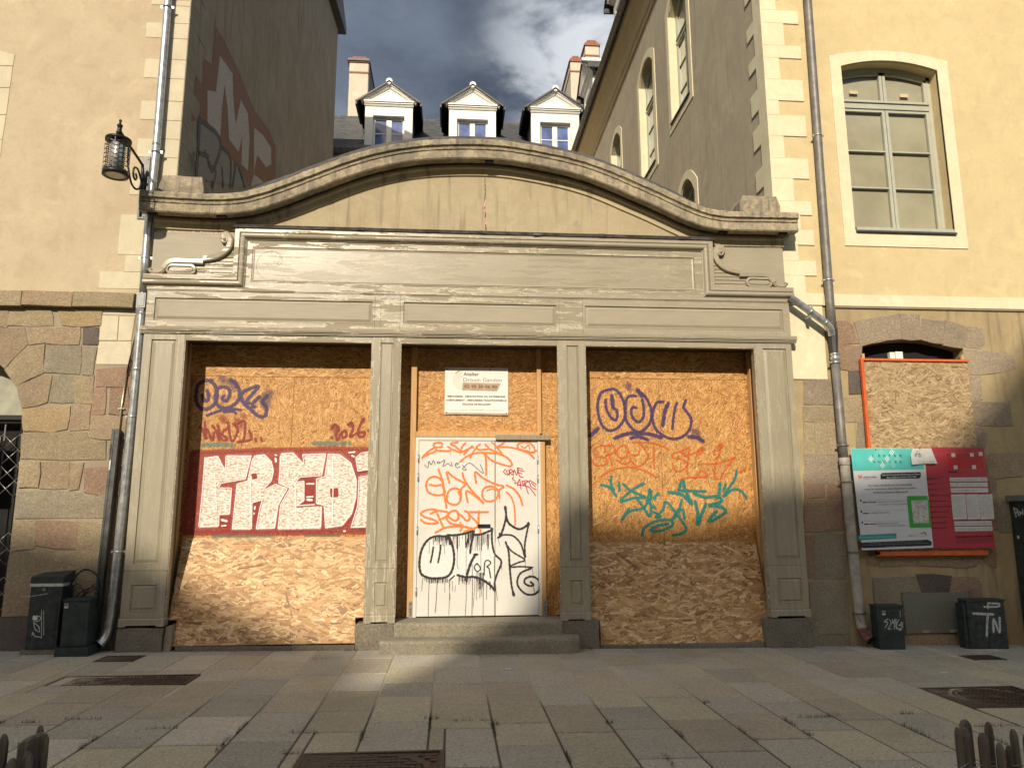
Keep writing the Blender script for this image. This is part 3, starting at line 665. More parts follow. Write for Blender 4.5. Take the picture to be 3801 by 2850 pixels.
  ["blackdrip",4.0,[-4,761,-15,319]],
  ["blackdrip",4.9,[207,787,209,555,199,316]],
  ["blackdrip",5.9,[283,973,289,693,285,315]],
  ["blackdrip",4.9,[433,738,430,313]],
  ["blackdrip",4.0,[342,786,345,507]],
  ["blackdrip",4.9,[390,738,387,534]],
  ["blackdrip",4.0,[-70,790,-72,609]],
  ["blackdrip",4.0,[-360,792,-371,626]],
  ["blackdrip",4.0,[323,739,301,416]],
  ["blackdrip",4.9,[476,728,475,510]],
  ["blackdrip",4.9,[411,757,412,553]],
  ["blackdrip",4.0,[26,751,29,622]],
  ["blackdrip",4.0,[65,695,61,612]],
  ["blackdrip",4.0,[205,1181,205,806]],
  ["blackdrip",4.9,[93,1238,86,975,106,900]],
  ["blackdrip",4.0,[397,1322,401,785]],
  ["blackdrip",4.9,[596,690,603,597,619,490]],
  ["blackdrip",4.9,[582,616,582,306]],
  ["blackdrip",4.9,[574,1065,587,311]],
  ["blackdrip",4.0,[630,1282,648,1197]],
  ["blackdrip",4.0,[1081,891,1093,797]],
  ["blackdrip",6.9,[1094,675,1107,582]],
  ["blackdrip",4.0,[985,1024,993,892]],
  ["blackdrip",4.0,[-282,1259,-281,1099]],
  ["blackdrip",4.0,[-80,1277,-80,1098]],
  ["blackdrip",4.0,[672,970,675,885]],
  ["blackdrip",4.9,[356,860,362,609]],
  ["blackdrip",4.0,[-192,1311,-193,1250]],
  ["blackdrip",4.0,[-209,1311,-211,1249]],
  ["blackdrip",4.0,[-55,1310,-52,1214]],
  ["blackdrip",4.0,[-195,1311,-195,1262]],
  ["blackdrip",4.0,[-205,1311,-207,1267]],
  ["blackdrip",4.0,[-53,1310,-50,1211]],
  ["blackdrip",4.0,[-78,1310,-79,1258]],
  ["blackdrip",4.0,[-114,1310,-110,1206]],
  ["blackdrip",4.0,[-63,1310,-64,1230]],
  ["blackdrip",4.0,[-104,1310,-103,1270]],
  ["blackdrip",4.0,[-144,1310,-146,1199]],
  ["blackdrip",4.0,[-65,1310,-64,1258]],
  ["blackdrip",4.0,[-57,1310,-55,1203]],
  ["blackdrip",4.0,[-68,1310,-68,1248]],
  ["blackdrip",4.0,[-119,1310,-119,1271]],
  ["blackdrip",4.0,[-178,1311,-177,1283]],
  ["blackdrip",4.0,[-231,1311,-229,1261]],
  ["blackdrip",4.0,[-132,1310,-131,1255]],
  ["blackdrip",4.0,[-39,1310,-40,1247]],
  ["blackdrip",4.0,[-199,1311,-197,1262]],
  ["blackdrip",4.0,[-168,1310,-166,1257]],
  ["blackdrip",4.0,[-127,1310,-125,1277]],
  ["blackdrip",4.0,[-228,1311,-227,1216]],
  ["blackdrip",4.0,[-115,1310,-117,1255]],
  ["blackdrip",4.0,[-204,1311,-203,1283]],
  ["blackdrip",4.0,[-99,1310,-96,1197]],
  ["blackdrip",4.0,[-91,1310,-88,1285]],
  ["blackdrip",4.0,[-182,1311,-178,1214]],
  ["blackdrip",4.0,[-157,1310,-154,1228]],
  ["blackdrip",4.0,[-75,1310,-76,1268]],
  ["blackdrip",4.0,[-150,1310,-151,1251]],
  ["blackdrip",4.0,[-46,1310,-47,1286]],
  ["blackdrip",4.0,[-231,1311,-231,1214]],
  ["blackdrip",4.0,[-166,1310,-168,1278]],
  ["blackdrip",4.0,[284,1381,285,1235]],
  ["blackdrip",4.0,[76,1351,76,1295]],
  ["blackdrip",4.0,[34,1345,35,1278]],
  ["blackdrip",4.0,[202,1369,203,1280]],
  ["blackdrip",4.0,[30,1344,32,1226]],
  ["blackdrip",4.0,[86,1353,88,1145]],
  ["blackdrip",4.0,[53,1348,54,1220]],
  ["blackdrip",4.0,[228,1373,229,1238]],
  ["blackdrip",4.0,[286,1381,287,1226]],
  ["blackdrip",4.0,[84,1353,85,1239]],
  ["blackdrip",4.0,[29,1344,31,1237]],
  ["blackdrip",4.0,[86,1353,88,1162]],
  ["blackdrip",4.0,[244,1375,245,1224]],
  ["blackdrip",4.0,[28,1344,28,1264]],
  ["blackdrip",4.0,[84,1353,85,1271]],
  ["blackdrip",4.0,[82,1352,83,1165]],
  ["blackdrip",4.0,[57,1348,58,1297]],
  ["blackdrip",4.0,[270,1378,271,1212]],
  ["blackdrip",4.0,[287,1381,288,1239]],
  ["blackdrip",4.0,[263,1377,264,1198]],
  ["blackdrip",4.0,[233,1374,234,1184]],
  ["blackdrip",4.0,[153,1362,153,1290]],
  ["blackdrip",4.0,[77,1351,78,1165]],
  ["blackdrip",4.0,[262,1377,264,1155]],
  ["blackdrip",4.0,[110,1356,112,1199]],
  ["blackdrip",4.0,[235,1374,236,1200]],
  ["blackdrip",4.0,[240,1375,241,1219]],
  ["blackdrip",4.0,[196,1368,198,1194]],
  ["blackdrip",4.0,[92,1354,94,1157]],
  ["blackdrip",4.0,[278,1380,278,1292]],
  ["blackdrip",4.0,[281,1380,283,1149]],
  ["blackdrip",4.0,[200,1369,201,1297]],
  ["blackdrip",4.0,[262,1377,263,1283]],
  ["blackdrip",4.0,[281,1380,283,1196]],
  ["blackdrip",4.0,[35,1345,36,1278]],
  ["blackdrip",4.0,[191,1367,192,1213]],
  ["blackdrip",4.0,[221,1372,223,1155]],
  ["blackdrip",4.0,[79,1352,79,1304]],
  ["blackdrip",4.0,[269,1378,269,1301]],
  ["blackdrip",4.0,[256,1376,257,1285]],
  ["blackdrip",4.0,[484,1350,485,1148]],
  ["blackdrip",4.0,[498,1350,498,1197]],
  ["blackdrip",4.0,[498,1350,498,1270]],
  ["blackdrip",4.0,[456,1350,456,1243]],
  ["blackdrip",4.0,[501,1350,501,1150]],
  ["blackdrip",4.0,[415,1350,416,1203]],
  ["blackdrip",4.0,[324,1350,324,1306]],
  ["blackdrip",4.0,[440,1350,440,1210]],
  ["blackdrip",4.0,[495,1350,495,1185]],
  ["blackdrip",4.0,[348,1350,348,1237]],
  ["blackdrip",4.0,[476,1350,476,1202]],
  ["blackdrip",4.0,[321,1350,322,1138]],
  ["blackdrip",4.0,[487,1350,487,1294]],
  ["blackdrip",4.0,[430,1350,430,1233]],
  ["blackdrip",4.0,[479,1350,480,1247]],
  ["blackdrip",4.0,[367,1350,368,1211]],
  ["blackdrip",4.0,[515,1349,516,1292]],
  ["blackdrip",4.0,[343,1350,343,1183]],
  ["blackdrip",4.0,[499,1350,499,1205]],
  ["blackdrip",4.0,[408,1350,408,1134]],
  ["blackdrip",4.0,[478,1350,478,1298]],
  ["blackdrip",4.0,[499,1350,499,1271]],
  ["blackdrip",4.0,[380,1350,381,1138]],
  ["blackdrip",4.0,[405,1350,406,1146]],
  ["blackdrip",4.0,[353,1350,354,1131]],
  ["blackdrip",4.0,[355,1350,356,1282]],
  ["blackdrip",4.0,[-191,786,-190,753]],
  ["blackdrip",4.0,[-176,786,-175,726]],
  ["blackdrip",4.0,[-123,785,-123,767]],
  ["blackdrip",4.0,[-249,787,-248,743]],
  ["blackdrip",4.0,[-193,786,-193,735]],
  ["blackdrip",4.0,[-194,786,-194,765]],
  ["blackdrip",4.0,[-269,787,-269,729]],
  ["blackdrip",4.0,[-234,787,-233,733]],
  ["blackdrip",4.0,[-36,785,-36,737]],
  ["blackdrip",4.0,[-133,786,-133,739]],
  ["blackdrip",4.0,[-248,787,-247,726]],
  ["blackdrip",4.0,[-199,786,-198,726]],
  ["blackdrip",4.0,[-250,787,-250,728]],
  ["blackdrip",4.0,[-99,785,-99,739]],
  ["blackdrip",4.0,[-208,786,-207,761]],
  ["blackdrip",4.0,[-104,785,-103,750]],
  ["blackdrip",4.0,[-138,786,-138,762]],
  ["blackdrip",4.0,[-320,787,-319,762]],
  ["blackdrip",4.0,[-92,785,-92,759]],
  ["blackdrip",4.0,[-63,785,-62,750]],
  ["blackdrip",4.0,[-165,786,-164,752]],
  ["blackdrip",4.0,[-152,786,-151,763]],
  ["blackdrip",4.0,[-220,786,-219,725]],
  ["blackdrip",4.0,[-289,787,-289,739]],
  ["blackdrip",4.0,[-244,787,-243,754]],
  ["blackdrip",4.0,[-339,788,-338,768]],
  ["blackdrip",4.0,[-48,785,-47,728]],
  ["blackdrip",4.0,[-94,785,-94,730]],
  ["blackdrip",4.0,[-47,785,-46,760]],
  ["blackdrip",4.0,[-163,786,-162,745]],
  ["blackdrip",4.0,[-166,786,-165,725]],
  ["blackdrip",4.0,[-108,785,-107,722]],
  ["blackdrip",4.0,[-309,787,-309,739]],
  ["blackdrip",4.0,[-134,786,-134,733]],
  ["blackdrip",4.0,[-152,786,-152,729]],
  ["blackdrip",4.0,[-251,787,-250,726]],
  ["blackdrip",4.0,[-218,786,-217,741]],
  ["blackdrip",4.0,[-65,785,-64,734]],
  ["blackdrip",4.0,[-249,787,-248,758]],
  ["blackdrip",4.0,[-244,787,-243,739]],
  ["blackdrip",6.9,[522,736,523,640]],
  ["blackdrip",4.0,[259,805,259,742]],
  ["blackdrip",4.0,[443,768,444,712]],
  ["blackdrip",4.0,[264,805,264,768]],
  ["blackdrip",4.0,[163,806,164,734]],
  ["blackdrip",4.0,[388,790,388,712]],
  ["blackdrip",4.0,[243,805,243,707]],
  ["blackdrip",4.0,[357,802,357,755]],
  ["blackdrip",4.0,[113,806,113,706]],
  ["blackdrip",6.9,[519,738,519,640]],
  ["blackdrip",4.0,[348,804,349,747]],
  ["blackdrip",4.0,[123,806,124,752]],
  ["blackdrip",4.0,[180,806,181,709]],
  ["blackdrip",5.9,[476,754,476,667]],
  ["blackdrip",4.0,[148,806,148,754]],
  ["blackdrip",4.0,[214,805,215,707]],
  ["blackdrip",4.0,[155,806,155,718]],
  ["blackdrip",4.0,[383,792,383,719]],
  ["blackdrip",4.9,[506,743,506,689]],
  ["blackdrip",4.0,[314,804,314,757]],
  ["blackdrip",4.0,[125,806,125,767]],
  ["blackdrip",4.0,[222,805,222,761]],
  ["blackdrip",4.0,[110,806,111,705]],
  ["blackdrip",4.0,[209,805,210,711]],
  ["blackdrip",4.0,[392,788,392,703]],
  ["blackdrip",4.0,[371,796,372,697]],
  ["blackdrip",4.9,[433,850,433,638]],
  ["blackdrip",4.9,[396,850,397,644]],
  ["blackdrip",6.9,[414,850,415,672]],
  ["blackdrip",4.0,[389,850,390,754]],
  ["blackdrip",5.9,[429,850,429,686]],
  ["blackdrip",4.0,[339,851,340,752]],
  ["blackdrip",4.0,[432,850,432,732]],
  ["blackdrip",5.9,[376,851,377,646]],
  ["blackdrip",4.0,[431,850,431,718]],
  ["blackdrip",4.0,[376,851,377,699]],
 ],
 'alley':[
  ["rust",0,[326,7044,355,7202,391,7486,568,7887,820,8327,1157,8470,1206,9143,1639,9201,2258,9191,3609,9081,4657,9277,5208,9227,5348,8600,3406,7525,2979,7618,1759,7474,812,7367]],
  ["whiteold",0,[1042,7956,1415,8158,1472,8826,2130,8935,2257,8556,2478,8168,2679,8780,3134,8776,3323,8392,3347,7797,2957,7724,2892,8250,2736,7845,2198,7789,2014,8243,1779,8545,1714,8068,1744,7546,1138,7501]],
  ["whiteold",0,[3571,8744,4226,8942,4849,9005,4917,8699,4580,8465,3878,8372,3737,7988,3755,7903]],
  ["whiteold",0,[3755,7903,4421,8061,3599,7614]],
  ["slate",0,[782,7350,1585,7540,1775,7402,2262,7489,2340,7334,2792,7585,3412,7497,866,6465]],
  ["darkblue",90.0,[782,7350,822,6930,835,6451]],
  ["darkblue",70.0,[784,7339,1585,7540,1775,7402,1490,6891,1259,6930]],
  ["darkblue",60.0,[1099,7000,1412,6904,1635,6936,1545,6635]],
  ["darkblue",60.0,[1769,7426,2302,7510,2404,7032]],
  ["darkblue",50.0,[1915,7125,2052,6869]],
  ["darkblue",50.0,[2611,7552,2527,7088]],
  ["darkblue",60.0,[2792,7585,3225,7411]],
  ["darkblue",50.0,[884,6864,1244,6998]],
  ["darkblue",20.0,[487,6566,539,6533]],
  ["darkblue",20.0,[531,6659,624,6611,658,6760,717,6730]],
  ["darkblue",20.0,[645,6574,747,6649,716,6549]],
  ["darkblue",20.0,[650,6552,653,6412]],
 ],
 'cab1':[
  ["chalk",9.4,[-4857,433,-4820,441,-4809,408,-4843,383,-4878,400,-4864,309,-4807,267,-4821,325,-4874,367]],
  ["chalk",9.4,[-4885,227,-4880,260,-4851,219,-4817,210,-4775,201]],
  ["chalk",6.6,[-4807,516,-4775,193]],
  ["chalk",5.6,[-4782,507,-4753,225]],
  ["chalk",5.6,[-5047,677,-4963,668,-4760,699]],
 ],
 'cab3':[
  ["chalk",11.2,[5572,277,5523,242,5568,235,5530,170]],
  ["chalk",11.2,[5591,271,5613,223,5567,152,5606,157]],
  ["chalk",11.2,[5637,270,5639,222,5669,270,5645,150]],
  ["chalk",11.2,[5682,270,5677,150]],
  ["chalk",11.2,[5721,269,5691,221,5673,174,5723,149]],
  ["chalk",11.2,[5744,233,5769,220,5714,197,5763,185,5709,138,5748,143]],
  ["chalk",6.2,[5745,377,5743,293]],
 ],
 'cab4':[
  ["chalksoft",32.2,[6729,327,6861,320,7007,312]],
  ["chalksoft",32.2,[6929,325,6907,204,6882,48]],
  ["chalksoft",32.2,[6980,94,7000,251,7060,93,7083,274]],
  ["chalksoft",22.3,[6945,458,6939,385]],
  ["chalksoft",24.8,[6944,452,7090,444,7073,408,6886,410]],
 ],
 'cab5':[
  ["chalk",20.0,[36,1674,10,1548]],
  ["chalk",20.0,[38,1662,-35,1639,12,1594]],
  ["chalk",20.0,[-47,1616,-91,1605,-40,1571,-40,1610]],
  ["chalk",20.0,[-119,1650,-117,1582]],
 ],
}
STONES={
 'left':[
  ["t",[-5902,4277,-5749,4275,-5732,4002,-5873,4019]],
  ["t",[-5734,4265,-5214,4261,-5173,4041,-5717,4022]],
  ["y",[-5131,4258,-4584,4263,-4587,4042,-5069,4033]],
  ["b",[-5448,3988,-5242,4001,-5222,3808,-5430,3775]],
  ["b",[-5233,4001,-4845,4018,-4825,3794,-5213,3803]],
  ["d",[-4798,4004,-4598,4012,-4596,3783,-4778,3790]],
  ["b",[-5869,3981,-5520,3987,-5461,3775,-5705,3470,-5822,3559]],
  ["t",[-5432,3746,-5246,3773,-5227,3409,-5543,3244,-5695,3456]],
  ["g",[-5209,3764,-4807,3766,-4778,3405,-5218,3409]],
  ["g",[-4748,3762,-4607,3759,-4609,3378,-4746,3401]],
  ["g",[-5116,3372,-4847,3376,-4823,3025,-5113,3036]],
  ["t",[-4828,3361,-4605,3364,-4594,3017,-4814,3030]],
  ["b",[-5519,3226,-5249,3361,-5125,3372,-5131,3036,-5428,2954]],
  ["y",[-5427,2940,-4864,2987,-4867,2697,-5053,2659,-5379,2657]],
  ["b",[-4833,2987,-4612,2994,-4601,2678,-4819,2665]],
  ["r",[-4576,3465,-4161,3499,-4159,3250,-4570,3250]],
  ["r",[-4572,3217,-4432,3223,-4425,2882,-4581,2876]],
  ["r",[-4382,3219,-4157,3226,-4142,2884,-4376,2887]],
  ["b",[-4587,2848,-4162,2856,-4155,2561,-4334,2565,-4568,2582]],
  ["t",[-5395,2636,-4629,2650,-4583,2554,-4378,2549,-4369,2296,-5382,2307]],
  ["t",[-5387,2273,-5155,2276,-5142,1958,-5379,1953]],
  ["b",[-5125,2276,-4808,2272,-4789,1935,-5112,1940]],
  ["b",[-4790,2263,-4631,2263,-4648,1928,-4776,1933]],
  ["r",[-4599,2197,-4180,2218,-4167,1857,-4592,1885]],
  ["g",[-5386,1902,-4645,1897,-4605,1843,-4184,1848,-4169,1573,-5376,1568]],
  ["b",[-4332,2542,-4163,2547,-4163,2228,-4314,2232]],
  ["t",[-5399,1543,-5132,1542,-5106,1206,-5395,1190]],
  ["r",[-5123,1542,-4629,1535,-4614,1193,-5093,1245]],
  ["t",[-4620,1540,-4209,1534,-4196,1177,-4604,1185]],
  ["t",[-5401,1162,-4889,1163,-4852,792,-5395,797]],
  ["t",[-4881,1163,-4212,1162,-4200,828,-4841,791]],
  ["b",[-5402,789,-4755,784,-4718,409,-5387,422]],
  ["b",[-4741,816,-4208,821,-4199,431,-4708,438]],
  ["d",[-5468,396,-4777,397,-4754,-2,-5425,9]],
  ["b",[-4753,413,-4206,406,-4194,-12,-4729,-3]],
  ["l",[-4584,4266,-4150,4257,-4154,4190,-4582,4191]],
  ["l",[-4579,4184,-4363,4178,-4357,3850,-4586,3845]],
  ["l",[-4357,4178,-4158,4182,-4181,3851,-4350,3845]],
  ["l",[-4589,3835,-4181,3841,-4160,3533,-4594,3532]],
 ],
 'right':[
  ["p",[5665,4259,5973,4343,5982,4011,5737,3928]],
  ["p",[5986,4346,6332,4387,6329,4030,5997,4014]],
  ["p",[6347,4390,6652,4393,6626,4022,6341,4031]],
  ["p",[6671,4343,6995,4292,6937,3968,6637,4020]],
  ["p",[7014,4306,7351,4226,7238,3915,6953,3962]],
  ["p",[7373,4218,7576,4201,7550,3917,7260,3927]],
  ["r",[5408,4269,5552,4271,5636,4213,5698,3946,5409,3941]],
  ["r",[5408,3924,5734,3929,5697,3565,5401,3582]],
  ["d",[5512,3555,5707,3557,5684,3236,5505,3228]],
  ["t",[5420,3190,5688,3192,5686,2854,5415,2859]],
  ["g",[5600,2837,5713,2838,5682,2490,5539,2489]],
  ["p",[4860,3427,5266,3438,5260,3085,4834,3078]],
  ["t",[4833,3058,5264,3068,5262,2840,4816,2835]],
  ["t",[4815,2821,4937,2822,4925,2407,4784,2404]],
  ["t",[4962,2815,5267,2817,5254,2402,4944,2398]],
  ["p",[4791,2396,5308,2398,5288,2011,4762,2008]],
  ["r",[4761,1995,5054,1995,5040,1817,4747,1813]],
  ["r",[5071,1995,5299,1995,5295,1805,5056,1803]],
  ["r",[4746,1790,5286,1789,5271,1384,4714,1369]],
  ["g",[4861,1344,5282,1342,5252,749,4802,754]],
  ["r",[4717,1317,4812,1323,4799,773,4676,768]],
  ["g",[4739,721,5249,715,5238,44,4715,50]],
  ["g",[4720,32,5230,30,5236,-138,4714,-129]],
  ["b",[4637,247,4723,240,4699,-128,4609,-127]],
  ["p",[7270,3887,7923,3837,7996,3767,7992,3628,7653,3560,7453,3536,7292,3532,7247,3813]],
  ["p",[7293,3515,7444,3503,7438,3167,7285,3162]],
  ["p",[7298,3152,7834,3135,7842,2816,7415,2800,7281,2810]],
  ["p",[7292,2780,7440,2767,7381,2375,7267,2374]],
  ["b",[7383,2397,7938,2422,7897,2104,7518,2074,7396,2092]],
  ["b",[7404,2055,7510,2046,7469,1377,7378,1378]],
  ["g",[7533,1751,7799,1739,7772,1342,7477,1343]],
  ["b",[5556,1100,5724,1094,5713,912,5593,904,5559,930]],
  ["b",[5735,1040,7204,1042,7195,990,7075,900,6879,882,6536,908,5728,898]],
  ["r",[7226,1132,7386,1131,7367,888,7269,889,7198,954]],
  ["g",[5613,756,6208,763,6249,556,6033,559,6012,411,5613,414]],
  ["d",[6237,788,6712,777,6673,551,6255,556]],
  ["r",[6723,751,7100,754,7133,686,7121,445,6980,441,6978,548,6689,551]],
  ["b",[6008,34,6807,21,6801,-156,5977,-142]],
  ["g",[5496,167,5600,129,5563,-128,5456,-127]],
 ],
 'leftwin':[
  ["l",[-6417,7961,-6249,7899,-6047,7844,-6053,7680,-6384,7663]],
  ["l",[-6383,7656,-6054,7673,-6056,7355,-6347,7342]],
  ["l",[-6346,7332,-6057,7346,-6059,6955,-6302,6944]],
  ["l",[-6301,6935,-6060,6945,-6071,6593,-6261,6585]],
  ["l",[-6260,6576,-6072,6584,-6068,6354,-6235,6347]],
 ],
}
ARCH_CURVE=[[-4079,5520],[-3760,5503],[-3268,5492],[-2960,5501],[-2651,5551],[-2283,5686],[-1911,5855],[-1742,5930],[-1301,6126],[-851,6269],[-396,6357],[65,6395],[463,6403],[778,6385],[1280,6307],[1684,6219],[2038,6103],[2390,5954],[2637,5874],[2693,5825],[2938,5713],[3241,5573],[3546,5486],[3855,5469],[4167,5472],[4775,5479]]
QUOIN_R=[[9307,9118,4829],[9138,8900,5170],[8888,8530,4929],[8544,8322,5175],[8306,7968,4823],[7986,7629,5164],[7612,7392,4772],[7410,7062,5163],[7049,6712,4807],[6726,6396,5154],[6388,6047,4907],[6056,5838,5151],[5833,5612,4969],[5618,5385,5151],[5376,5146,4904],[5152,4928,5151],[4925,4667,4976]]
QUOIN_L=[[8796,8699,-4303],[8715,8460,-4005],[8441,8189,-4343],[8203,7893,-4050],[7879,7573,-4317],[7586,7259,-4023],[7244,6945,-4318],[6957,6694,-4009],[6681,6398,-4318],[6409,6106,-3986],[6092,5848,-4364],[5861,5596,-3966],[5580,5297,-4448],[5013,4784,-4342],[4777,4542,-4648]]
SCROLL_A=[[-3032,5187],[-3058,5232],[-3051,5268],[-3014,5282],[-2974,5244],[-2957,5173],[-2983,5081],[-3049,5008],[-3140,4960],[-3242,4937],[-3311,4925]]
SCROLL_B=[[-3286,4901],[-3427,4904],[-3595,4905],[-3697,4895],[-3758,4849],[-3781,4798]]
LEAF=[[-3772,4788],[-3815,4737],[-3888,4720],[-3935,4739],[-3954,4764],[-3934,4776]]
INCISED=[[-2414,4868],[-2352,4853],[-2287,4890],[-2272,4966],[-2333,5046],[-2438,5059],[-2540,5010],[-2592,4928],[-2601,4826],[-2563,4737],[-2504,4683],[-2437,4669],[-2243,4674]]
OVAL=[[-3758,4849],[-3363,4718],[-3731,4849],[-3426,4761]]
# ---------------------------------------------------------------- palette
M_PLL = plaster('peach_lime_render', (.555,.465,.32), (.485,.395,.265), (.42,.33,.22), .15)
M_PLR = plaster('yellow_lime_render', (.675,.555,.315), (.62,.505,.28), (.45,.34,.18), .12)
M_CREAM = plaster('cream_limestone', (.77,.71,.50), (.73,.67,.455), (.50,.42,.26), .12, .85, .002)
M_LIME = plaster('pale_limestone', (.64,.58,.42), (.58,.52,.375), (.45,.38,.27), .10, .85, .002)
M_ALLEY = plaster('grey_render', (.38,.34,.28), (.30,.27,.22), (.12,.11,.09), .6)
M_ALLEYR = plaster('beige_render', (.50,.445,.32), (.43,.38,.28), (.24,.20,.14), .35)
M_TYMP = plaster('ochre_stained_render', (.47,.40,.26), (.41,.34,.215), (.19,.155,.105), .75)
M_OCHRE = plaster('old_ochre_render', (.44,.35,.19), (.36,.28,.155), (.15,.12,.08), .6)
M_MORT = plaster('lime_mortar', (.35,.30,.215), (.30,.25,.18), (.16,.13,.10), .3)
def weathered(name):
    t = NT(name); n = t.noise(t.p, 3.2, 8, .66, .5); f = t.noise(t.p, 17, 6, .72)
    m = t.mix(t.ramp(n, .36, .62), (.25,.22,.16), (.47,.40,.27)); m = t.mix(t.ramp(f, .45, .7, 0, .7), m, (.15,.13,.10))
    m = t.mix(t.ramp(t.noise(t.scale(t.p, 7, 7, .5), 2, 6), .46, .72, 0, .55), m, (.08,.07,.052)); m = t.mix(t.ramp(t.noise(t.p, 60, 3), .62, .72, 0, .6), m, (.60,.56,.46))
    t.col(m); t.rough(.95); t.bump(t.math('ADD', t.noise(t.p, 80, 5, .8), t.math('MULTIPLY', f, 2.)), .8, .008); return t.m
M_BAND = plaster('lightened_stained_band', (.56,.47,.29), (.48,.40,.25), (.14,.11,.075), .7); M_LIMED = plaster('shaded_dirty_limestone', (.36,.33,.26), (.30,.275,.22), (.15,.13,.10), .3)  # M_BAND lightened to read as sunlit; M_LIMED darkened for shade and dirt
M_CORN = weathered('weathered_cornice_stone')
M_CAP = flat('dark_cement_capping', (.085,.08,.075), .9, 0, .45, 9, .006)
STONE = {'t': stonemat('tan_granite', (.40,.32,.20), (.33,.265,.165), grime=.28), 'y': stonemat('yellow_granite', (.42,.315,.165), (.36,.27,.15), grime=.28), 'b': stonemat('brown_granite', (.39,.30,.185), (.33,.25,.165), grime=.28),
 'g': stonemat('grey_granite', (.33,.285,.195), (.27,.235,.17), grime=.28), 'r': stonemat('rust_granite', (.36,.245,.16), (.30,.205,.14), grime=.28), 'd': stonemat('dark_schist', (.15,.125,.11), (.12,.10,.09), grime=.28),
 'p': stonemat('pinkish_grey_granite', (.37,.30,.21), (.31,.25,.18), grime=.28), 'l': M_LIME}
M_STEP = stonemat('worn_step_granite', (.31,.275,.195), (.24,.215,.155), per=.1)
M_PLINTH = stonemat('dark_plinth_granite', (.24,.21,.155), (.16,.14,.11), per=.15)
def painted_wood(name, worn=.5, glossy=.30, vert=False):
    sc = lambda v, a, b, c: t.scale(v, c if vert else a, b, a if vert else c)
    t = NT(name); v = t.p
    edge = t.math('MULTIPLY', t.math('SUBTRACT', t.noise(v, 22, 5, .65), .5), .16)
    hs = t.math('ADD', t.noise(sc(v, .55, 1, 5.5), 2.1, 5, .55, .3), edge); patch = t.noise(sc(v, 1.3, 1, 2.6), 1.3, 6, .6, .6)
    grain = t.noise(sc(v, .6, 1, 22), 5.5, 5, .65, .4)
    c = t.mix(t.ramp(patch, .32, .68), (.345,.305,.215), (.305,.27,.19)); c = t.mix(t.ramp(grain, .35, .7, 0, .30), c, (.235,.205,.145))
    matte = t.ramp(hs, .515, .525, 0, worn); fl = t.math('MULTIPLY', t.ramp(t.math('ABSOLUTE', t.math('SUBTRACT', hs, .500)), .012, .022, 1, 0), worn)
    c = t.mix(matte, c, (.285,.25,.172)); c = t.mix(t.math('MULTIPLY', fl, .75), c, (.56,.51,.39))
    c = t.mix(t.math('MULTIPLY', t.ramp(t.noise(v, 6, 6, .7), .68, .70), .7), c, (.27,.24,.165))
    t.col(c); r = t.ramp(grain, .3, .7, glossy-.03, glossy+.09); r = t.math('ADD', r, t.math('MULTIPLY', matte, .42)); t.rough(r)
    t.b.inputs['Specular IOR Level'].default_value = .75
    t.bump(t.math('ADD', grain, t.math('MULTIPLY', t.noise(v, 1.6, 4), 3.5)), .4, .0016); return t.m
M_PAINT = painted_wood('greige_shopfront_paint', 1.0); M_PAINT2 = painted_wood('dull_greige_shopfront_paint', .25, .42); M_PV = painted_wood('worn_greige_post_paint', 1.0, vert=True); M_PV2 = painted_wood('greige_post_paint', .3, .42, True); M_PVM = painted_wood('greige_post_panel', .25, .34, True); M_MATTE = painted_wood('matte_greige_panel', .0, .58); M_SIGN = painted_wood('sanded_greige_sign', .35, .28)
M_ZINC = flat('galvanised_zinc', (.46,.475,.48), .33, .72, .25, 14, .0006, 40); M_ZINC2 = flat('weathered_zinc', (.19,.18,.165), .55, .35, .2, 10)
M_PVC = flat('grey_cast_pipe', (.34,.32,.27), .6, 0, .22, 8, .001); M_RUST = flat('rusty_iron', (.16,.07,.05), .85, .1, .5, 25, .002)
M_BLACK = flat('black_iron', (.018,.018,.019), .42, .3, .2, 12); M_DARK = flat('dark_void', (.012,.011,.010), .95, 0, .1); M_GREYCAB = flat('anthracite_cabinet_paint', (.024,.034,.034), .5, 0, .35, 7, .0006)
M_GREYCAB2 = flat('scuffed_anthracite_paint', (.023,.031,.031), .55, 0, .5, 14, .0006)
M_WHITE = flat('off_white_metal_paint', (.66,.65,.60), .38, 0, .05, 3); M_WOODW = flat('white_window_joinery', (.78,.78,.73), .45, 0, .05, 5); M_GREENW = flat('grey_green_joinery', (.43,.44,.36), .45, 0, .06, 5)
def slate(name):
    t = NT(name); b = t.n.new('ShaderNodeTexBrick'); t.l.new(t.scale(t.p, 1, 1, 1.0), b.inputs['Vector']); 
    n = t.noise(t.p, 5, 6); t.col(t.mix(t.ramp(n, .3, .7), (.030,.034,.038), (.060,.064,.066))); t.rough(.5); t.bump(t.noise(t.p, 30, 4), .4, .01); return t.m
M_SLATE = slate('dark_slate')
def timber(name, c, c2):
    t = NT(name); n = t.noise(t.scale(t.p, 26, 26, 1.2), 1.5, 6, .6, .6); t.col(t.mix(t.ramp(n, .35, .65), c, c2)); t.rough(.7); t.bump(n, .3, .001); return t.m
M_PINE = timber('fresh_pine', (.50,.28,.11), (.60,.37,.16)); M_GREYTIM = timber('weathered_grey_plank', (.24,.20,.14), (.32,.27,.19)); M_PICK = timber('grey_chestnut_wood', (.075,.058,.042), (.17,.135,.10))
M_ORANGE = flat('orange_painted_batten', (.62,.115,.025), .55, 0, .12, 9); M_BRICK = flat('red_brick', (.28,.115,.07), .85, 0, .3, 30); M_POT = flat('terracotta', (.55,.14,.05), .8)
M_CHIM = plaster('pink_beige_chimney_render', (.62,.56,.46), (.55,.49,.40), (.35,.28,.22), .2)
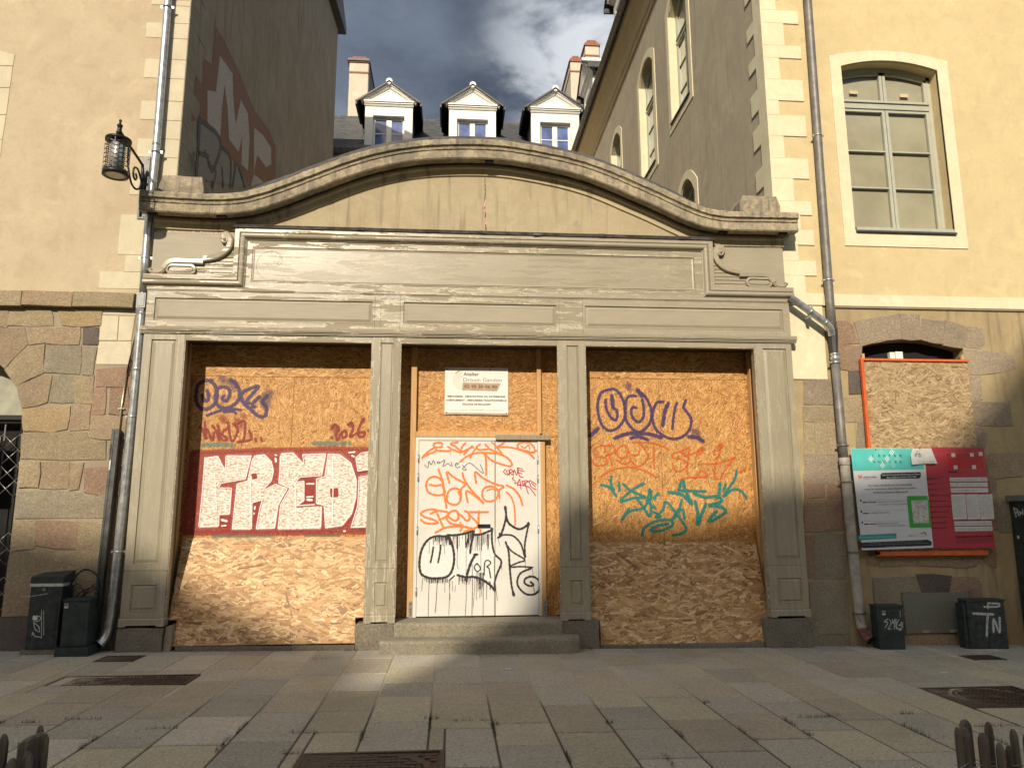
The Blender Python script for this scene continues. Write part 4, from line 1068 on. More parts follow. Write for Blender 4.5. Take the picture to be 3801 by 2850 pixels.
M_GASKET = flat('black_gasket', (.015,.015,.015), .6); M_ANTH = flat('grey_guard_channel', (.085,.09,.088), .45, .4, .3, 9)
def glass(name, tint=(.85,.9,.92), f=.9):
    t = NT(name); n = t.n; gl = n.new('ShaderNodeBsdfGlossy'); gl.inputs['Roughness'].default_value = .03; gl.inputs['Color'].default_value = (.9,.93,1,1)
    tr = n.new('ShaderNodeBsdfTransparent'); tr.inputs['Color'].default_value = tint+(1,); fr = n.new('ShaderNodeFresnel'); fr.inputs['IOR'].default_value = 1.62
    mx = n.new('ShaderNodeMixShader'); t.l.new(t.math('MULTIPLY', fr.outputs[0], f), mx.inputs[0]); t.l.new(tr.outputs[0], mx.inputs[1]); t.l.new(gl.outputs[0], mx.inputs[2]); t.l.new(mx.outputs[0], t.out.inputs[0]); return t.m
M_GLASS = glass('window_glass', f=.55); M_SKYGLASS = flat('painted_sky_pane', (.10,.15,.33), .06, 0, .35, 2.5); M_SKYGLASS.node_tree.nodes['Principled BSDF'].inputs['Specular IOR Level'].default_value = .35  # M_SKYGLASS paints the reflected blue sky as base colour
M_BLIND = flat('beige_inner_blind', (.52,.44,.29), .8, 0, .12, 2)
M_SPRAY = {'purple': spray('purple_spray', (.062,.030,.115), .75, pore=.45), 'red': spray('dark_red_spray', (.27,.022,.016), .8, pore=.5), 'tealpale': spray('pale_teal_spray', (.13,.25,.19), 1.0, den=.75, pore=.3), 'purplesoft': spray('purple_overspray', (.062,.030,.115), 1.3, den=.75, pore=.6), 'redsoft': spray('red_overspray', (.30,.03,.02), 1.2, den=.75, pore=.6),
 'redfill': spray('red_backing_spray', (.36,.045,.035), .8, pore=.75, den=.85), 'redsolid': spray('solid_red_spray', (.30,.025,.012), .3, pore=.1), 'tan': spray('bare_strand_ground', (.50,.29,.10), .3, pore=0), 'whitefill': spray('scratchy_white_roller', (.86,.80,.74), .3, holes=1, pore=.25), 'pinkline': spray('pink_red_outline', (.42,.055,.06), .8, pore=.35), 'whiteline': spray('white_highlight', (.90,.87,.84), .7, pore=.25),
 'orange': spray('faint_orange_spray', (.68,.13,.025), .95, den=.85), 'teal': spray('teal_spray', (.010,.19,.165), .6, pore=.3), 'orangeb': spray('orange_spray', (.88,.20,.04), .45, pore=0), 'greymark': spray('grey_marker', (.10,.09,.11), .3, pore=0), 'redmark': spray('red_marker', (.48,.015,.025), .3, pore=0),
 'cleanwhite': spray('fresh_white_paint', (.82,.81,.77), .3, den=.85, pore=0), 'black': spray('black_spray', (.020,.018,.016), .5, pore=.2), 'blackdrip': spray('black_drips', (.03,.027,.024), .2, pore=0),
 'rust': spray('rust_brown_paint', (.17,.058,.022), .3, pore=.25), 'whiteold': spray('dulled_white_paint', (.42,.41,.40), .3, pore=.25), 'slate': spray('slate_paint', (.19,.195,.20), .3, pore=.2), 'darkblue': spray('blue_black_outline', (.018,.022,.035), .4, pore=0),
 'chalk': spray('white_marker', (.55,.56,.54), .5, den=.8, pore=0), 'chalksoft': spray('soft_white_spray', (.62,.64,.63), 1.0, den=.9)}
SPK = list(M_SPRAY)
# ---------------------------------------------------------------- paint on surfaces
def fill_tris(p):
    from mathutils.geometry import tessellate_polygon
    return tessellate_polygon([[Vector((a, b, 0)) for a, b in p]])
def paint(key, name, parent, label, off, mapf, lift=.00012, only=None, sel=None):
    """strokes and fills of PAINT[key] as thin skins; mapf turns (along, up, lift) into a point"""
    vs = []; fs = []; ed = []; mi = []; mats = []; k = 0
    for mk, w, flatpts in (PAINT[key] if sel is None else [PAINT[key][i] for i in sel]):
        if only and mk not in only: continue
        if mk not in mats: mats.append(mk)
        m = mats.index(mk); pts = [(flatpts[i]/1000, flatpts[i+1]/1000) for i in range(0, len(flatpts), 2)]; k += 1; base = off+k*lift
        if w == 0:
            o = len(vs); vs += [mapf(a, b, base) for a, b in pts]; ed += [1.]*len(pts)
            for t in fill_tris(pts): fs.append((o+t[0], o+t[1], o+t[2])); mi.append(m)
            ring = pts+[pts[0]]; segs = [(spline([ring[i], ring[i+1]], .05), .035 if mk == 'redfill' else .012) for i in range(len(pts))]
        else:
            h = w/2000.; P = spline(pts, max(.008, h*.45)) if len(pts) > 1 else pts; segs = [(P, h*1.5)]
        for P, h in segs:
            n = len(P); o = len(vs)
            for i in range(n):
                a = np.array(P[max(i-1, 0)]); b = np.array(P[min(i+1, n-1)]); d = b-a; L = np.hypot(*d) or 1; nx, nz = -d[1]/L, d[0]/L; lift2 = base+lift*.8*i/max(1, n)
                hh = h*(1+.10*math.sin(i*.9+k)); x, z = P[i]; 
                for s, e in ((-1, 0.), (-.5, .8), (0, 1.), (.5, .8), (1, 0.)): vs.append(mapf(x+nx*hh*s, z+nz*hh*s, lift2)); ed.append(e)
                if i:
                    for j in range(4): q = o+5*i+j; fs.append((q-5, q-4, q+1, q)); mi.append(m)
            if w:                                            # round ends
                for i, sg in ((0, -1), (n-1, 1)):
                    a = np.array(P[min(i+1, n-1) if i == 0 else i]); b = np.array(P[i if i == 0 else i-1]); d = (a-b); L = np.hypot(*d) or 1; th = math.atan2(d[1], d[0])+(math.pi if i == 0 else 0); c = len(vs); x, z = P[i]
                    vs.append(mapf(x, z, base+lift*(.8 if i else 0)+.00003)); ed.append(1.)
                    for q in range(9): an = th-math.pi/2+math.pi*q/8; vs.append(mapf(x+math.cos(an)*h, z+math.sin(an)*h, base+lift*(.8 if i else 0)+.00003)); ed.append(0.)
                    for q in range(8): fs.append((c, c+1+q, c+2+q)); mi.append(m)
    o0 = origin_of(parent); me = bpy.data.meshes.new(name); me.from_pydata([(v[0]-o0.x, v[1]-o0.y, v[2]-o0.z) for v in vs], [], fs)
    for mk in mats: me.materials.append(M_SPRAY[mk])
    me.polygons.foreach_set('material_index', mi); at = me.attributes.new('edge', 'FLOAT', 'POINT'); at.data.foreach_set('value', ed); me.update()
    o = bpy.data.objects.new(name, me); link(o, parent); o['label'] = label; return o
# ---------------------------------------------------------------- strands of the chipboard, as real chips
def chipmat(name, dark, mid, light):
    t = NT(name); at = t.n.new('ShaderNodeAttribute'); at.attribute_name = 'tone'; f = at.outputs['Fac']
    m = t.mix(t.ramp(f, .0, .5, sm=False), dark, mid); m = t.mix(t.ramp(f, .5, 1., sm=False), m, light); g = t.noise(t.p, 160, 3, .6); m = t.mix(t.ramp(g, .35, .7, 0, .35), m, [x*.6 for x in mid])
    t.col(m); t.rough(.58); return t.m
M_CHIP = chipmat('golden_strands', (.24,.095,.02), (.54,.265,.07), (.80,.50,.20)); M_CHIPG = chipmat('greyed_strands', (.18,.11,.05), (.40,.28,.145), (.58,.45,.27))
M_CHIPL = chipmat('large_golden_strands', (.20,.095,.035), (.52,.30,.115), (.86,.62,.35))
def chips(parent, x0, x1, z0, z1, mapf, n, L, Wd, ang, spread, mat, seed, hole=None):
    g = np.random.default_rng(seed); cx = g.uniform(x0, x1, n); cz = g.uniform(z0, z1, n)
    if hole is not None: k = ~hole(cx, cz); cx, cz = cx[k], cz[k]; n = len(cx)
    l = L*g.lognormal(0, .45, n); w = Wd*g.lognormal(0, .4, n); a = ang+g.normal(0, spread, n)
    ca, sa = np.cos(a), np.sin(a); y0 = -.0007-g.uniform(0, .0012, n); ty = g.normal(0, .012, n); tz = g.normal(0, .05, n)
    X = []; 
    for sx, sz in ((-1,-1),(1,-1),(1,1),(-1,1)):
        u = sx*l/2*(1+g.uniform(-.25, .08, n)); v = sz*w/2*(1+g.uniform(-.5, .15, n)); px = np.clip(cx+u*ca-v*sa, x0, x1); pz = np.clip(cz+u*sa+v*ca, z0, z1)
        X.append((px, y0+np.clip(u*ty*.4, -.0009, .0009)+v*tz, pz))
    vs = np.empty((n*4, 3))
    for i in range(4): vs[i::4, 0], vs[i::4, 1], vs[i::4, 2] = X[i]
    vs = mapf(vs); o0 = origin_of(parent); vs -= np.array([o0.x, o0.y, o0.z])
    me = bpy.data.meshes.new('strand_face'); me.vertices.add(n*4); me.vertices.foreach_set('co', vs.ravel()); me.loops.add(n*4); me.loops.foreach_set('vertex_index', np.arange(n*4, dtype=np.int32))
    me.polygons.add(n); me.polygons.foreach_set('loop_start', np.arange(0, n*4, 4, dtype=np.int32)); me.update(calc_edges=True)
    at = me.attributes.new('tone', 'FLOAT', 'FACE'); tone = np.clip(g.beta(1.9, 1.9, n)+g.choice([0, .25, -.25], n, p=[.8, .12, .08]), 0, 1); at.data.foreach_set('value', tone); me.materials.append(mat)
    o = bpy.data.objects.new('strand_face', me); link(o, parent); o['kind'] = 'stuff'; return o
M_OSB = osb('strand_board_core', (.28,.13,.035), (.50,.27,.085), 1.0); M_OSBG = osb('greyed_strand_board_core', (.26,.17,.08), (.42,.31,.17), 1.0)
# ---------------------------------------------------------------- masonry
def stone_block(parent, key, pts, Y, proud, name='stone', seed=0, back=.10, rgh=.006, label=None):
    g = random.Random(seed); n = len(pts)
    a = sum(pts[i][0]*pts[(i+1)%n][1]-pts[(i+1)%n][0]*pts[i][1] for i in range(n))
    if a < 0: pts = pts[::-1]
    q = []
    for i in range(n):
        p, r = pts[i], pts[(i+1)%n]; L = math.hypot(r[0]-p[0], r[1]-p[1]); k = 2 if L > .22 else 1
        for j in range(k): t = j/k; q.append((p[0]+(r[0]-p[0])*t+g.uniform(-rgh, rgh), p[1]+(r[1]-p[1])*t+g.uniform(-rgh, rgh)))
    n = len(q); cx = sum(p[0] for p in q)/n; cz = sum(p[1] for p in q)/n
    if rgh > .012: q = [(p[0]+(p[0]-cx)/(math.hypot(p[0]-cx, p[1]-cz) or 1)*.011, p[1]+(p[1]-cz)/(math.hypot(p[0]-cx, p[1]-cz) or 1)*.011) for p in q]
    n = len(q); cx = sum(p[0] for p in q)/n; cz = sum(p[1] for p in q)/n; mb = MB(); c = .006 if rgh > .002 else .003
    def inset(p, d): L = math.hypot(cx-p[0], cz-p[1]) or 1; return (p[0]+(cx-p[0])/L*d, p[1]+(cz-p[1])/L*d)
    vs = [(x, Y+back, z) for x, z in q]+[(x, Y-proud+c, z) for x, z in q]+[(inset(p, c)[0], Y-proud+g.uniform(-rgh*.4, rgh*.4), inset(p, c)[1]) for p in q]+[(cx, Y-proud-rgh*.5, cz)]
    fs = []
    for i in range(n): j = (i+1)%n; fs += [(i, j, n+j, n+i), (n+i, n+j, 2*n+j, 2*n+i), (2*n+i, 2*n+j, 3*n)]
    mb.add(vs, fs); return build(name, mb, STONE[key] if isinstance(key, str) else key, parent, label)
def arch_panel(mb, u0, u1, z0, z1, holes, P, depth, D):
    """wall skin between u0..u1 with openings (ua, ub, zb, zs, rise); P(u,z,d) gives the point, reveals run to d=depth"""
    us = {u0, u1}
    for ua, ub, zb, zs, rise in holes: us |= {max(u0, min(u1, ua+(ub-ua)*i/14)) for i in range(15)} if rise else {ua, ub}
    us = sorted(us)
    def top(h, u): ua, ub, zb, zs, rise = h; t = (u-(ua+ub)/2)/((ub-ua)/2); return zs+rise*(1-min(1, t*t)) if rise < (ub-ua)*.35 else zs+rise*math.sqrt(max(0, 1-t*t))
    for a, b in zip(us[:-1], us[1:]):
        hs = sorted([h for h in holes if h[0]-1e-6 <= a and b <= h[1]+1e-6], key=lambda h: h[2]); za = zb_ = z0
        for h in hs:
            mb.add([P(a, za, 0), P(b, zb_, 0), P(b, h[2], 0), P(a, h[2], 0)], [(0,1,2,3)])
            ta, tb = top(h, a), top(h, b); mb.add([P(a, ta, 0), P(b, tb, 0), P(b, tb, depth), P(a, ta, depth)], [(0,1,2,3)]); mb.add([P(a, h[2], 0), P(b, h[2], 0), P(b, h[2], depth), P(a, h[2], depth)], [(0,3,2,1)]); za, zb_ = ta, tb
        mb.add([P(a, za, 0), P(b, zb_, 0), P(b, z1, 0), P(a, z1, 0)], [(0,1,2,3)])
    for h in holes:
        for u in (h[0], h[1]):
            if u0 < u < u1: mb.add([P(u, h[2], 0), P(u, top(h, u), 0), P(u, top(h, u), depth), P(u, h[2], depth)], [(0,1,2,3)])
    return mb
def text(s, name, parent, x, z, y, h, mat, width=None, align='LEFT', rot=0, label=None, sh=0, thick=0):
    c = bpy.data.curves.new(name, 'FONT'); c.body = s; c.size = h/.73; c.align_x = align; c.resolution_u = 2; c.extrude = .0004; c.offset = thick; c.shear = sh
    t = bpy.data.objects.new(name, c); SC.collection.objects.link(t); bpy.context.view_layer.update(); dg = bpy.context.evaluated_depsgraph_get(); me = bpy.data.meshes.new_from_object(t.evaluated_get(dg)); bpy.data.objects.remove(t); bpy.data.curves.remove(c)
    if len(me.vertices) == 0: return None
    V = np.empty(len(me.vertices)*3); me.vertices.foreach_get('co', V); V = V.reshape(-1, 3); w = V[:,0].max()-V[:,0].min(); k = (width/w) if width else 1.0
    cr, sr = math.cos(math.radians(rot)), math.sin(math.radians(rot)); a = V[:,0]*k; b = V[:,1].copy(); o0 = origin_of(parent)
    V2 = np.stack([x+a*cr-b*sr-o0.x, y-V[:,2]-o0.y, z+a*sr+b*cr-o0.z], 1); me.vertices.foreach_set('co', V2.ravel()); me.materials.clear(); me.materials.append(mat); me.update()
    o = bpy.data.objects.new(name, me); link(o, parent)
    if label: o['label'] = label
    return o
XL, XR, YL, YR = -3.765, 4.60, .15, .12
# ================================================================= GROUND
JA, JB = 25-2.6+1.1-.5, 25-2.6+1.1+.6   # the sheet is centred 25 m before the facade; joints are open and mossy nearer than 2.6 m
def paving():
    ground = MB(); N = 24
    xs = [-70+140*i/N for i in range(N+1)]; ground.add([(x, y, ground_z(x)-.0065) for x in xs for y in (-90, 40)], [(2*i, 2*i+2, 2*i+3, 2*i+1) for i in range(N)])
    jt = NT('bedding_mortar'); jy = jt.n.new('ShaderNodeSeparateXYZ'); jt.l.new(jt.p, jy.inputs[0]); jf = jt.ramp(jt.math('ADD', jy.outputs[1], jt.math('MULTIPLY', jt.noise(jt.p, .8, 4), 2.2)), JA, JB)
    jt.col(jt.mix(jf, (.085,.075,.055), (.44,.40,.31))); jt.rough(.95); g = build('ground', ground, jt.m, kind='structure')
    pav = MB(); base = bpy.data.objects.new('pavement', None); link(base); base['kind'] = 'structure'
    slabm = [stonemat('paving_sandstone_'+n, c, c2, per=.15, bump=.003, sc=.6, grime=.26) for n, c, c2 in (('grey', (.42,.40,.325), (.365,.35,.285)), ('buff', (.47,.43,.305), (.42,.385,.28)), ('warm', (.45,.40,.30), (.39,.35,.265)), ('pale', (.48,.45,.365), (.43,.40,.325)))]
    cols = [-5.5,-4.98,-4.52,-4.02,-3.54,-3.05,-2.59,-2.13,-1.6,-1.12,-.65,-.15,.35,.82,1.29,1.76,2.28,2.76,3.22,3.65,4.12,4.6,5.1,5.57,6.05,6.55,7.02,7.5,8.0,8.5]
    cols = [-7.4,-6.9,-6.42,-5.96]+cols; starts = {11+3: [.05,-.97,-1.78,-2.38,-3.23,-3.98,-4.7,-5.5], 12+3: [.05,-1.1,-1.89,-2.7,-3.43,-4.34,-5.1,-5.9], 10+3: [.05,-.5,-1.35,-2.1,-2.86,-3.48,-4.3,-5.2]}
    r = random.Random(3); slabs = []
    for i in range(len(cols)-1):
        if i in starts: ys = starts[i]
        else:
            ys = [.12]; y = .12-r.uniform(.35, .8)
            while y > -5.9: ys.append(y); y -= r.uniform(.58, .92)
            ys.append(-5.95)
        for a, b in zip(ys[:-1], ys[1:]): slabs.append((cols[i], cols[i+1], b, a))
    holes = [(-3.98,-3.54,-.58,-.22), (-3.9,-2.56,-1.78,-1.33), (-1.02,-.03,-4.9,-3.98), (4.62,5.6,-3.05,-2.25), (6.2,6.6,-.9,-.6)]
    slabs2 = []
    for s in slabs:
        parts = [s]
        for h in holes:
            nxt = []
            for p in parts:
                if p[1] <= h[0] or p[0] >= h[1] or p[3] <= h[2] or p[2] >= h[3]: nxt.append(p); continue
                if p[0] < h[0]: nxt.append((p[0], h[0], p[2], p[3]))
                if p[1] > h[1]: nxt.append((h[1], p[1], p[2], p[3]))
                a, b = max(p[0], h[0]), min(p[1], h[1])
                if p[2] < h[2]: nxt.append((a, b, p[2], h[2]))
                if p[3] > h[3]: nxt.append((a, b, h[3], p[3]))
            parts = [p for p in nxt if p[1]-p[0] > .06 and p[3]-p[2] > .06]
        slabs2 += parts
    slabs2.sort(key=lambda s: -s[3] if -6.2 < s[0] < 8 else 99); rest = MB(); n = 0
    for s in slabs2:
        j = .0075; x0, x1, y0, y1 = s[0]+j, s[1]-j, s[2]+j, s[3]-j; dz = r.uniform(-.0025, .0025); tx, ty = r.uniform(-.002, .002), r.uniform(-.002, .002)
        def z(x, y): return ground_z(x)+dz+tx*(x-x0)+ty*(y-y0)
        c = .006; o = [(x0,y0),(x1,y0),(x1,y1),(x0,y1)]; i = [(x0+c,y0+c),(x1-c,y0+c),(x1-c,y1-c),(x0+c,y1-c)]
        mb = rest if n >= 290 else MB(); mb.add([(x,y,z(x,y)-.05) for x,y in o]+[(x,y,z(x,y)-.006) for x,y in o]+[(x,y,z(x,y)) for x,y in i], [(8,9,10,11)]+[(k,(k+1)%4,4+(k+1)%4,4+k) for k in range(4)]+[(4+k,4+(k+1)%4,8+(k+1)%4,8+k) for k in range(4)])
        if mb is not rest: build('slab', mb, r.choice(slabm), base)
        n += 1
    # farther slabs of the square, out of the picture
    for gx in np.arange(-20, 24, .5):
        for gy in np.arange(-40, -5.95, .8):
            rest.add([(gx+.006, gy+.006, ground_z(gx)), (gx+.494, gy+.006, ground_z(gx+.494)), (gx+.494, gy+.794, ground_z(gx+.494)), (gx+.006, gy+.794, ground_z(gx))], [(0,1,2,3)])
    for gx in list(np.arange(-20, -7.5, .5))+list(np.arange(8.5, 24, .5)):
        for gy in np.arange(-5.9, .1, .8): rest.add([(gx+.006, gy, ground_z(gx)), (gx+.494, gy, ground_z(gx+.494)), (gx+.494, gy+.79, ground_z(gx+.494)), (gx+.006, gy+.79, ground_z(gx))], [(0,1,2,3)])
    build('far_slabs', rest, slabm[2], base, kind='stuff')
    # covers
    iron = flat('rusty_cast_iron', (.085,.058,.045), .7, .5, .4, 30, .002)
    def cover(nm, label, x0, x1, y0, y1, ring=False, sq=.04):
        t = thing(nm, label, 'manhole cover', ((x0+x1)/2, (y0+y1)/2, ground_z((x0+x1)/2))); zc = ground_z((x0+x1)/2)
        f = MB(); w = .03
        for a in ((x0,x1,y0,y0+w),(x0,x1,y1-w,y1),(x0,x0+w,y0+w,y1-w),(x1-w,x1,y0+w,y1-w)): f.box(a[0],a[1],a[2],a[3],zc-.05,zc+.002)
        build('frame', f, iron, t); p = MB(); p.box(x0+w, x1-w, y0+w, y1-w, zc-.05, zc-.010); cx, cy, R = (x0+x1)/2, (y0+y1)/2, min(x1-x0, y1-y0)/2-w-.02
        build('plate', p, iron, t); s = MB(); i = 0
        for gx in np.arange(x0+w+sq*.4, x1-w-sq*.9, sq):
            for gy in np.arange(y0+w+sq*.4, y1-w-sq*.9, sq*(1 if not ring else 1.3)):
                if ring and abs(math.hypot(gx-cx, gy-cy)-R) < .035: continue
                k = .78 if (int(gx*50)+int(gy*50)) % 2 else .62; s.box(gx, gx+sq*k, gy, gy+sq*k*(1 if not ring else 1.25), zc-.012, zc-.001)
        build('tread_pattern', s, iron, t, kind='stuff')
        if ring:
            q = MB(); m = 40; q.add([(cx+math.cos(2*math.pi*a/m)*rr, cy+math.sin(2*math.pi*a/m)*rr, zc-.003) for a in range(m) for rr in (R-.025, R)], [(2*a, 2*((a+1)%m), 2*((a+1)%m)+1, 2*a+1) for a in range(m)]); q.box(cx-.06, cx+.06, cy-.06, cy+.06, zc-.01, zc+.003); build('lid_ring', q, iron, t)
    cover('drain_cover', 'small square rusty cover beside the foot of the left drainpipe', -3.98, -3.54, -.58, -.22)
    cover('drain_cover', 'long narrow rusty patterned cover in the paving before the left pilaster', -3.9, -2.56, -1.78, -1.33, sq=.035)
    cover('manhole_cover', 'ribbed iron manhole cover with round lid at the bottom edge of the picture', -1.02, -.03, -4.9, -3.98, True, .045)
    cover('manhole_cover', 'large dark iron manhole cover with round lid before the right cabinets', 4.62, 5.6, -3.05, -2.25, True, .04)
    cover('drain_cover', 'small rusty cover in front of the double cabinet on the right', 6.2, 6.6, -.9, -.6, sq=.035)
    # weeds in the joints
    w = MB(); spots = [(-2.95,-3.02,.25,.01),(-2.2,-3.33,.2,.03),(-1.6,-3.36,.02,.25),(-1.1,-3.5,.18,.02),(-.15,-3.3,.02,.32),(-.14,-3.15,.1,.02),(.2,-3.23,.3,.01),(.35,-3.5,.02,.25),(.36,-3.35,.06,.05),(1.29,-3.35,.05,.05),(1.76,-3.7,.03,.2),(2.28,-3.75,.02,.3),(2.76,-3.4,.03,.2),(3.2,-3.25,.14,.05),(3.05,-3.27,.25,.01),(2.76,-3.75,.05,.06),(3.65,-3.7,.02,.3),(3.9,-3.2,.1,.02),(-3.54,-3.1,.06,.05),(-2.59,-3.7,.02,.25),(-3.05,-3.6,.02,.2),(-1.62,-3.75,.02,.3),(-1.1,-4.0,.1,.01),(2.3,-2.75,.05,.02),(-3.3,-3.1,.1,.01),(-4.2,-3.2,.15,.01),(4.4,-3.6,.3,.03),(4.9,-3.9,.2,.05),(4.12,-4.0,.03,.2),(1.5,-4.3,.03,.2),(-.65,-3.6,.02,.2),(.82,-4.2,.02,.2),(5.2,.02,.3,.02),(-1.2,-.02,.12,.02)]
    for x, y, sx, sy in spots:
        for _ in range(int(36+110*(sx+sy))):
            a = x+r.uniform(-sx, sx)/1.6; b = y+r.uniform(-sy, sy)/1.6; h = r.uniform(.008, .045); th = r.uniform(0, 6.28); l = r.uniform(.004, .022); z0 = ground_z(a)-.012; dx, dy = math.cos(th), math.sin(th)
            w.add([(a-dy*.0022, b+dx*.0022, z0), (a+dy*.0022, b-dx*.0022, z0), (a+dx*l, b+dy*l, z0+.012+h)], [(0,1,2)])
    build('joint_weeds', w, flat('dark_weed_green', (.045,.065,.022), .8, 0, .4, 30), base, kind='stuff', fix=False)
    dirt = MB()
    for _ in range(420):
        a = r.uniform(-5, 8); b = r.uniform(-4.6, 0); z = ground_z(a)+.0022; q = r.uniform(.004, .014); an = r.uniform(0, 3); dirt.add([(a+math.cos(an+k*1.57)*q, b+math.sin(an+k*1.57)*q*.6, z+(.002 if k % 2 else 0)) for k in range(4)], [(0,1,2,3)])
    build('grit', dirt, flat('dark_grit', (.06,.05,.04), .9, 0, .5, 40), base, kind='stuff', fix=False)
    mk = MB(); 
    for a, b in ((.6, -1.2), (5.3, -1.6), (6.6,-.35)): mk.box(a, a+.07, b, b+.03, ground_z(a)+.001, ground_z(a)+.004)
    build('litter_scrap', mk, M_WHITE, base, kind='stuff')
paving()
# ================================================================= LEFT BUILDING
lb = thing('corner_house', 'peach rendered corner house with pale quoins over a granite ground floor, left of the gateway', 'building', (-6, 3, 0))
mb = MB(); P = lambda u, z, d: (u, YL+d, z)
arch_panel(mb, -13, XL, 4.36, 15, [(-8.6,-6.06-.42,5.4,7.6,.35)], P, .25, 0); build('rendered_front_wall', mb, M_PLL, lb)
mb = MB(); P2 = lambda u, z, d: (u, YL+.016+d, z)
arch_panel(mb, -13, XL, -.1, 4.36, [(-7.26,-5.40,-.1,2.77,.93)], P2, .5, 0); build('mortar_wall', mb, M_MORT, lb)
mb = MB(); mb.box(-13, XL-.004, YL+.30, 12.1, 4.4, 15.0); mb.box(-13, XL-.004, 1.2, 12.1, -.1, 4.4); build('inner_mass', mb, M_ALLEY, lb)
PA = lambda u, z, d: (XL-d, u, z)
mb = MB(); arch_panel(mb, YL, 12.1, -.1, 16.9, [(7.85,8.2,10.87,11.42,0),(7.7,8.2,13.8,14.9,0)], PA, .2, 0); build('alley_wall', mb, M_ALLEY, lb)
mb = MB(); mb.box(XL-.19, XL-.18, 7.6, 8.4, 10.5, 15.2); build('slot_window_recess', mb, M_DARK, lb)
mb = MB()   # eave and slated roof of the wing
mb.px(-14, XL+.22, [(YL-.3, 15.0), (YL-.3, 15.15), (6.1, 20.0), (12.4, 17.1), (12.4, 16.9)]); build('roof', mb, M_SLATE, lb)
for i, (z1, z0, xl) in enumerate(QUOIN_L):
    zt = z1/1000; zb = (QUOIN_L[i+1][0]/1000 if i+1 < len(QUOIN_L) and abs(QUOIN_L[i+1][0]-z0) < 300 else z0/1000); x = xl/1000; 
    stone_block(lb, 'l', [(x, zb+.003), (XL-.002, zb+.003), (XL-.002, zt-.003), (x, zt-.003)], YL, .006, 'quoin', i, .05, .0012)
    if x < -4.1 and zt > 5.2: pass
z = 9.0
for k, (zt, zb, x) in enumerate([(9.7,9.45,-4.3),(9.44,9.16,-4.02),(9.15,8.83,-4.3)]): stone_block(lb, 'l', [(x, zb), (XL-.002, zb), (XL-.002, zt), (x, zt)], YL, .006, 'quoin', k+40, .05, .0012)
# quoins returning on the alley side
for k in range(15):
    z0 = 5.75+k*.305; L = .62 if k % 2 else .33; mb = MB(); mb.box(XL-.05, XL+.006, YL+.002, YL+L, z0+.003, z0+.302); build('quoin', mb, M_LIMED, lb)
for k, (c, f) in enumerate(STONES['leftwin']): stone_block(lb, c, [(f[i]/1000, f[i+1]/1000) for i in range(0, len(f), 2)], YL, .008, 'window_jamb_stone', k, .05, .001)
for k, (c, f) in enumerate(STONES['left']):
    stone_block(lb, c, [(f[i]/1000, f[i+1]/1000) for i in range(0, len(f), 2)], YL+.03, (.028 if c != 'l' else .022)+random.uniform(-.004, .006), 'stone', k, .06, .013 if c != 'l' else .001)
# string course in lengths
for k, (a, b) in enumerate([(-7.4,-5.55),(-5.545,-4.92),(-4.915,-4.155)]): stone_block(lb, 'b' if k == 1 else 't', [(a, 4.275), (b, 4.272), (b, 4.47), (a, 4.474)], YL, .085, 'string_course', k+7, .05, .007)
# ragged masonry beside the pipe foot and beyond the arch
r = random.Random(11)
for j, z0 in enumerate((0.0, .27, .62, .93, 1.22)):
    stone_block(lb, r.choice('btdg'), [(-4.10, z0), (-3.80, z0), (-3.80, z0+(.25 if j == 0 else .28)), (-4.10, z0+(.25 if j == 0 else .28))], YL+.03, .02, 'stone', 60+j, .06, .010)
for j in range(9):
    z0 = .02+j*.47
    stone_block(lb, r.choice('tbyg'), [(-8.1, z0), (-7.32, z0), (-7.32, z0+.44), (-8.1, z0+.44)], YL+.03, .025, 'stone', 80+j, .06, .010)
paint('alley', 'mural_paint', lb, 'rust brown, white and slate painted letters high on the alley wall', .004, lambda a, b, l: (XL+l, a, b), .0012)
# folding gate in the archway
fg = thing('folding_gate', 'black folding lattice gate closing the stone archway at the left edge', 'gate', (-6.33, .45, 0))
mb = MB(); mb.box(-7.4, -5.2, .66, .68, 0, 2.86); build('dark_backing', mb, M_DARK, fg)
for k in range(10):
    x = -7.2+k*.2; mb = MB(); mb.box(x, x+.014, .47, .49, .05, 2.78); build('bar', mb, M_ZINC2 if k % 2 else M_BLACK, fg)
mb = MB()
for k in range(9):
    x = -7.2+k*.2
    for z0 in (.45, 1.0, 1.85, 2.25):
        for a, b in ((0, 1), (1, 0)):
            mb.tube([(x+a*.2, .462, z0), (x+b*.2, .462, z0+.2)], .006, 4); mb.tube([(x+b*.2, .462, z0+.2), (x+a*.2, .462, z0+.4)], .006, 4)
build('lattice', mb, flat('worn_steel', (.33,.32,.28), .35, .7), fg, kind='stuff')
mb = MB(); mb.box(-7.3, -5.3, .45, .52, 2.84, 2.9); build('top_rail', mb, M_BLACK, fg)
mb = MB(); mb.box(-7.3, -5.3, .56, .58, 2.9, 3.75); build('transom_panel', mb, flat('pale_olive_panel', (.33,.33,.25), .5), fg)
mb = MB(); mb.box(-6.4, -5.80, .40, .41, 1.85, 2.6); tag(build('notice', mb, M_WHITE), 'blank white notice tied to the folding gate', 'notice')
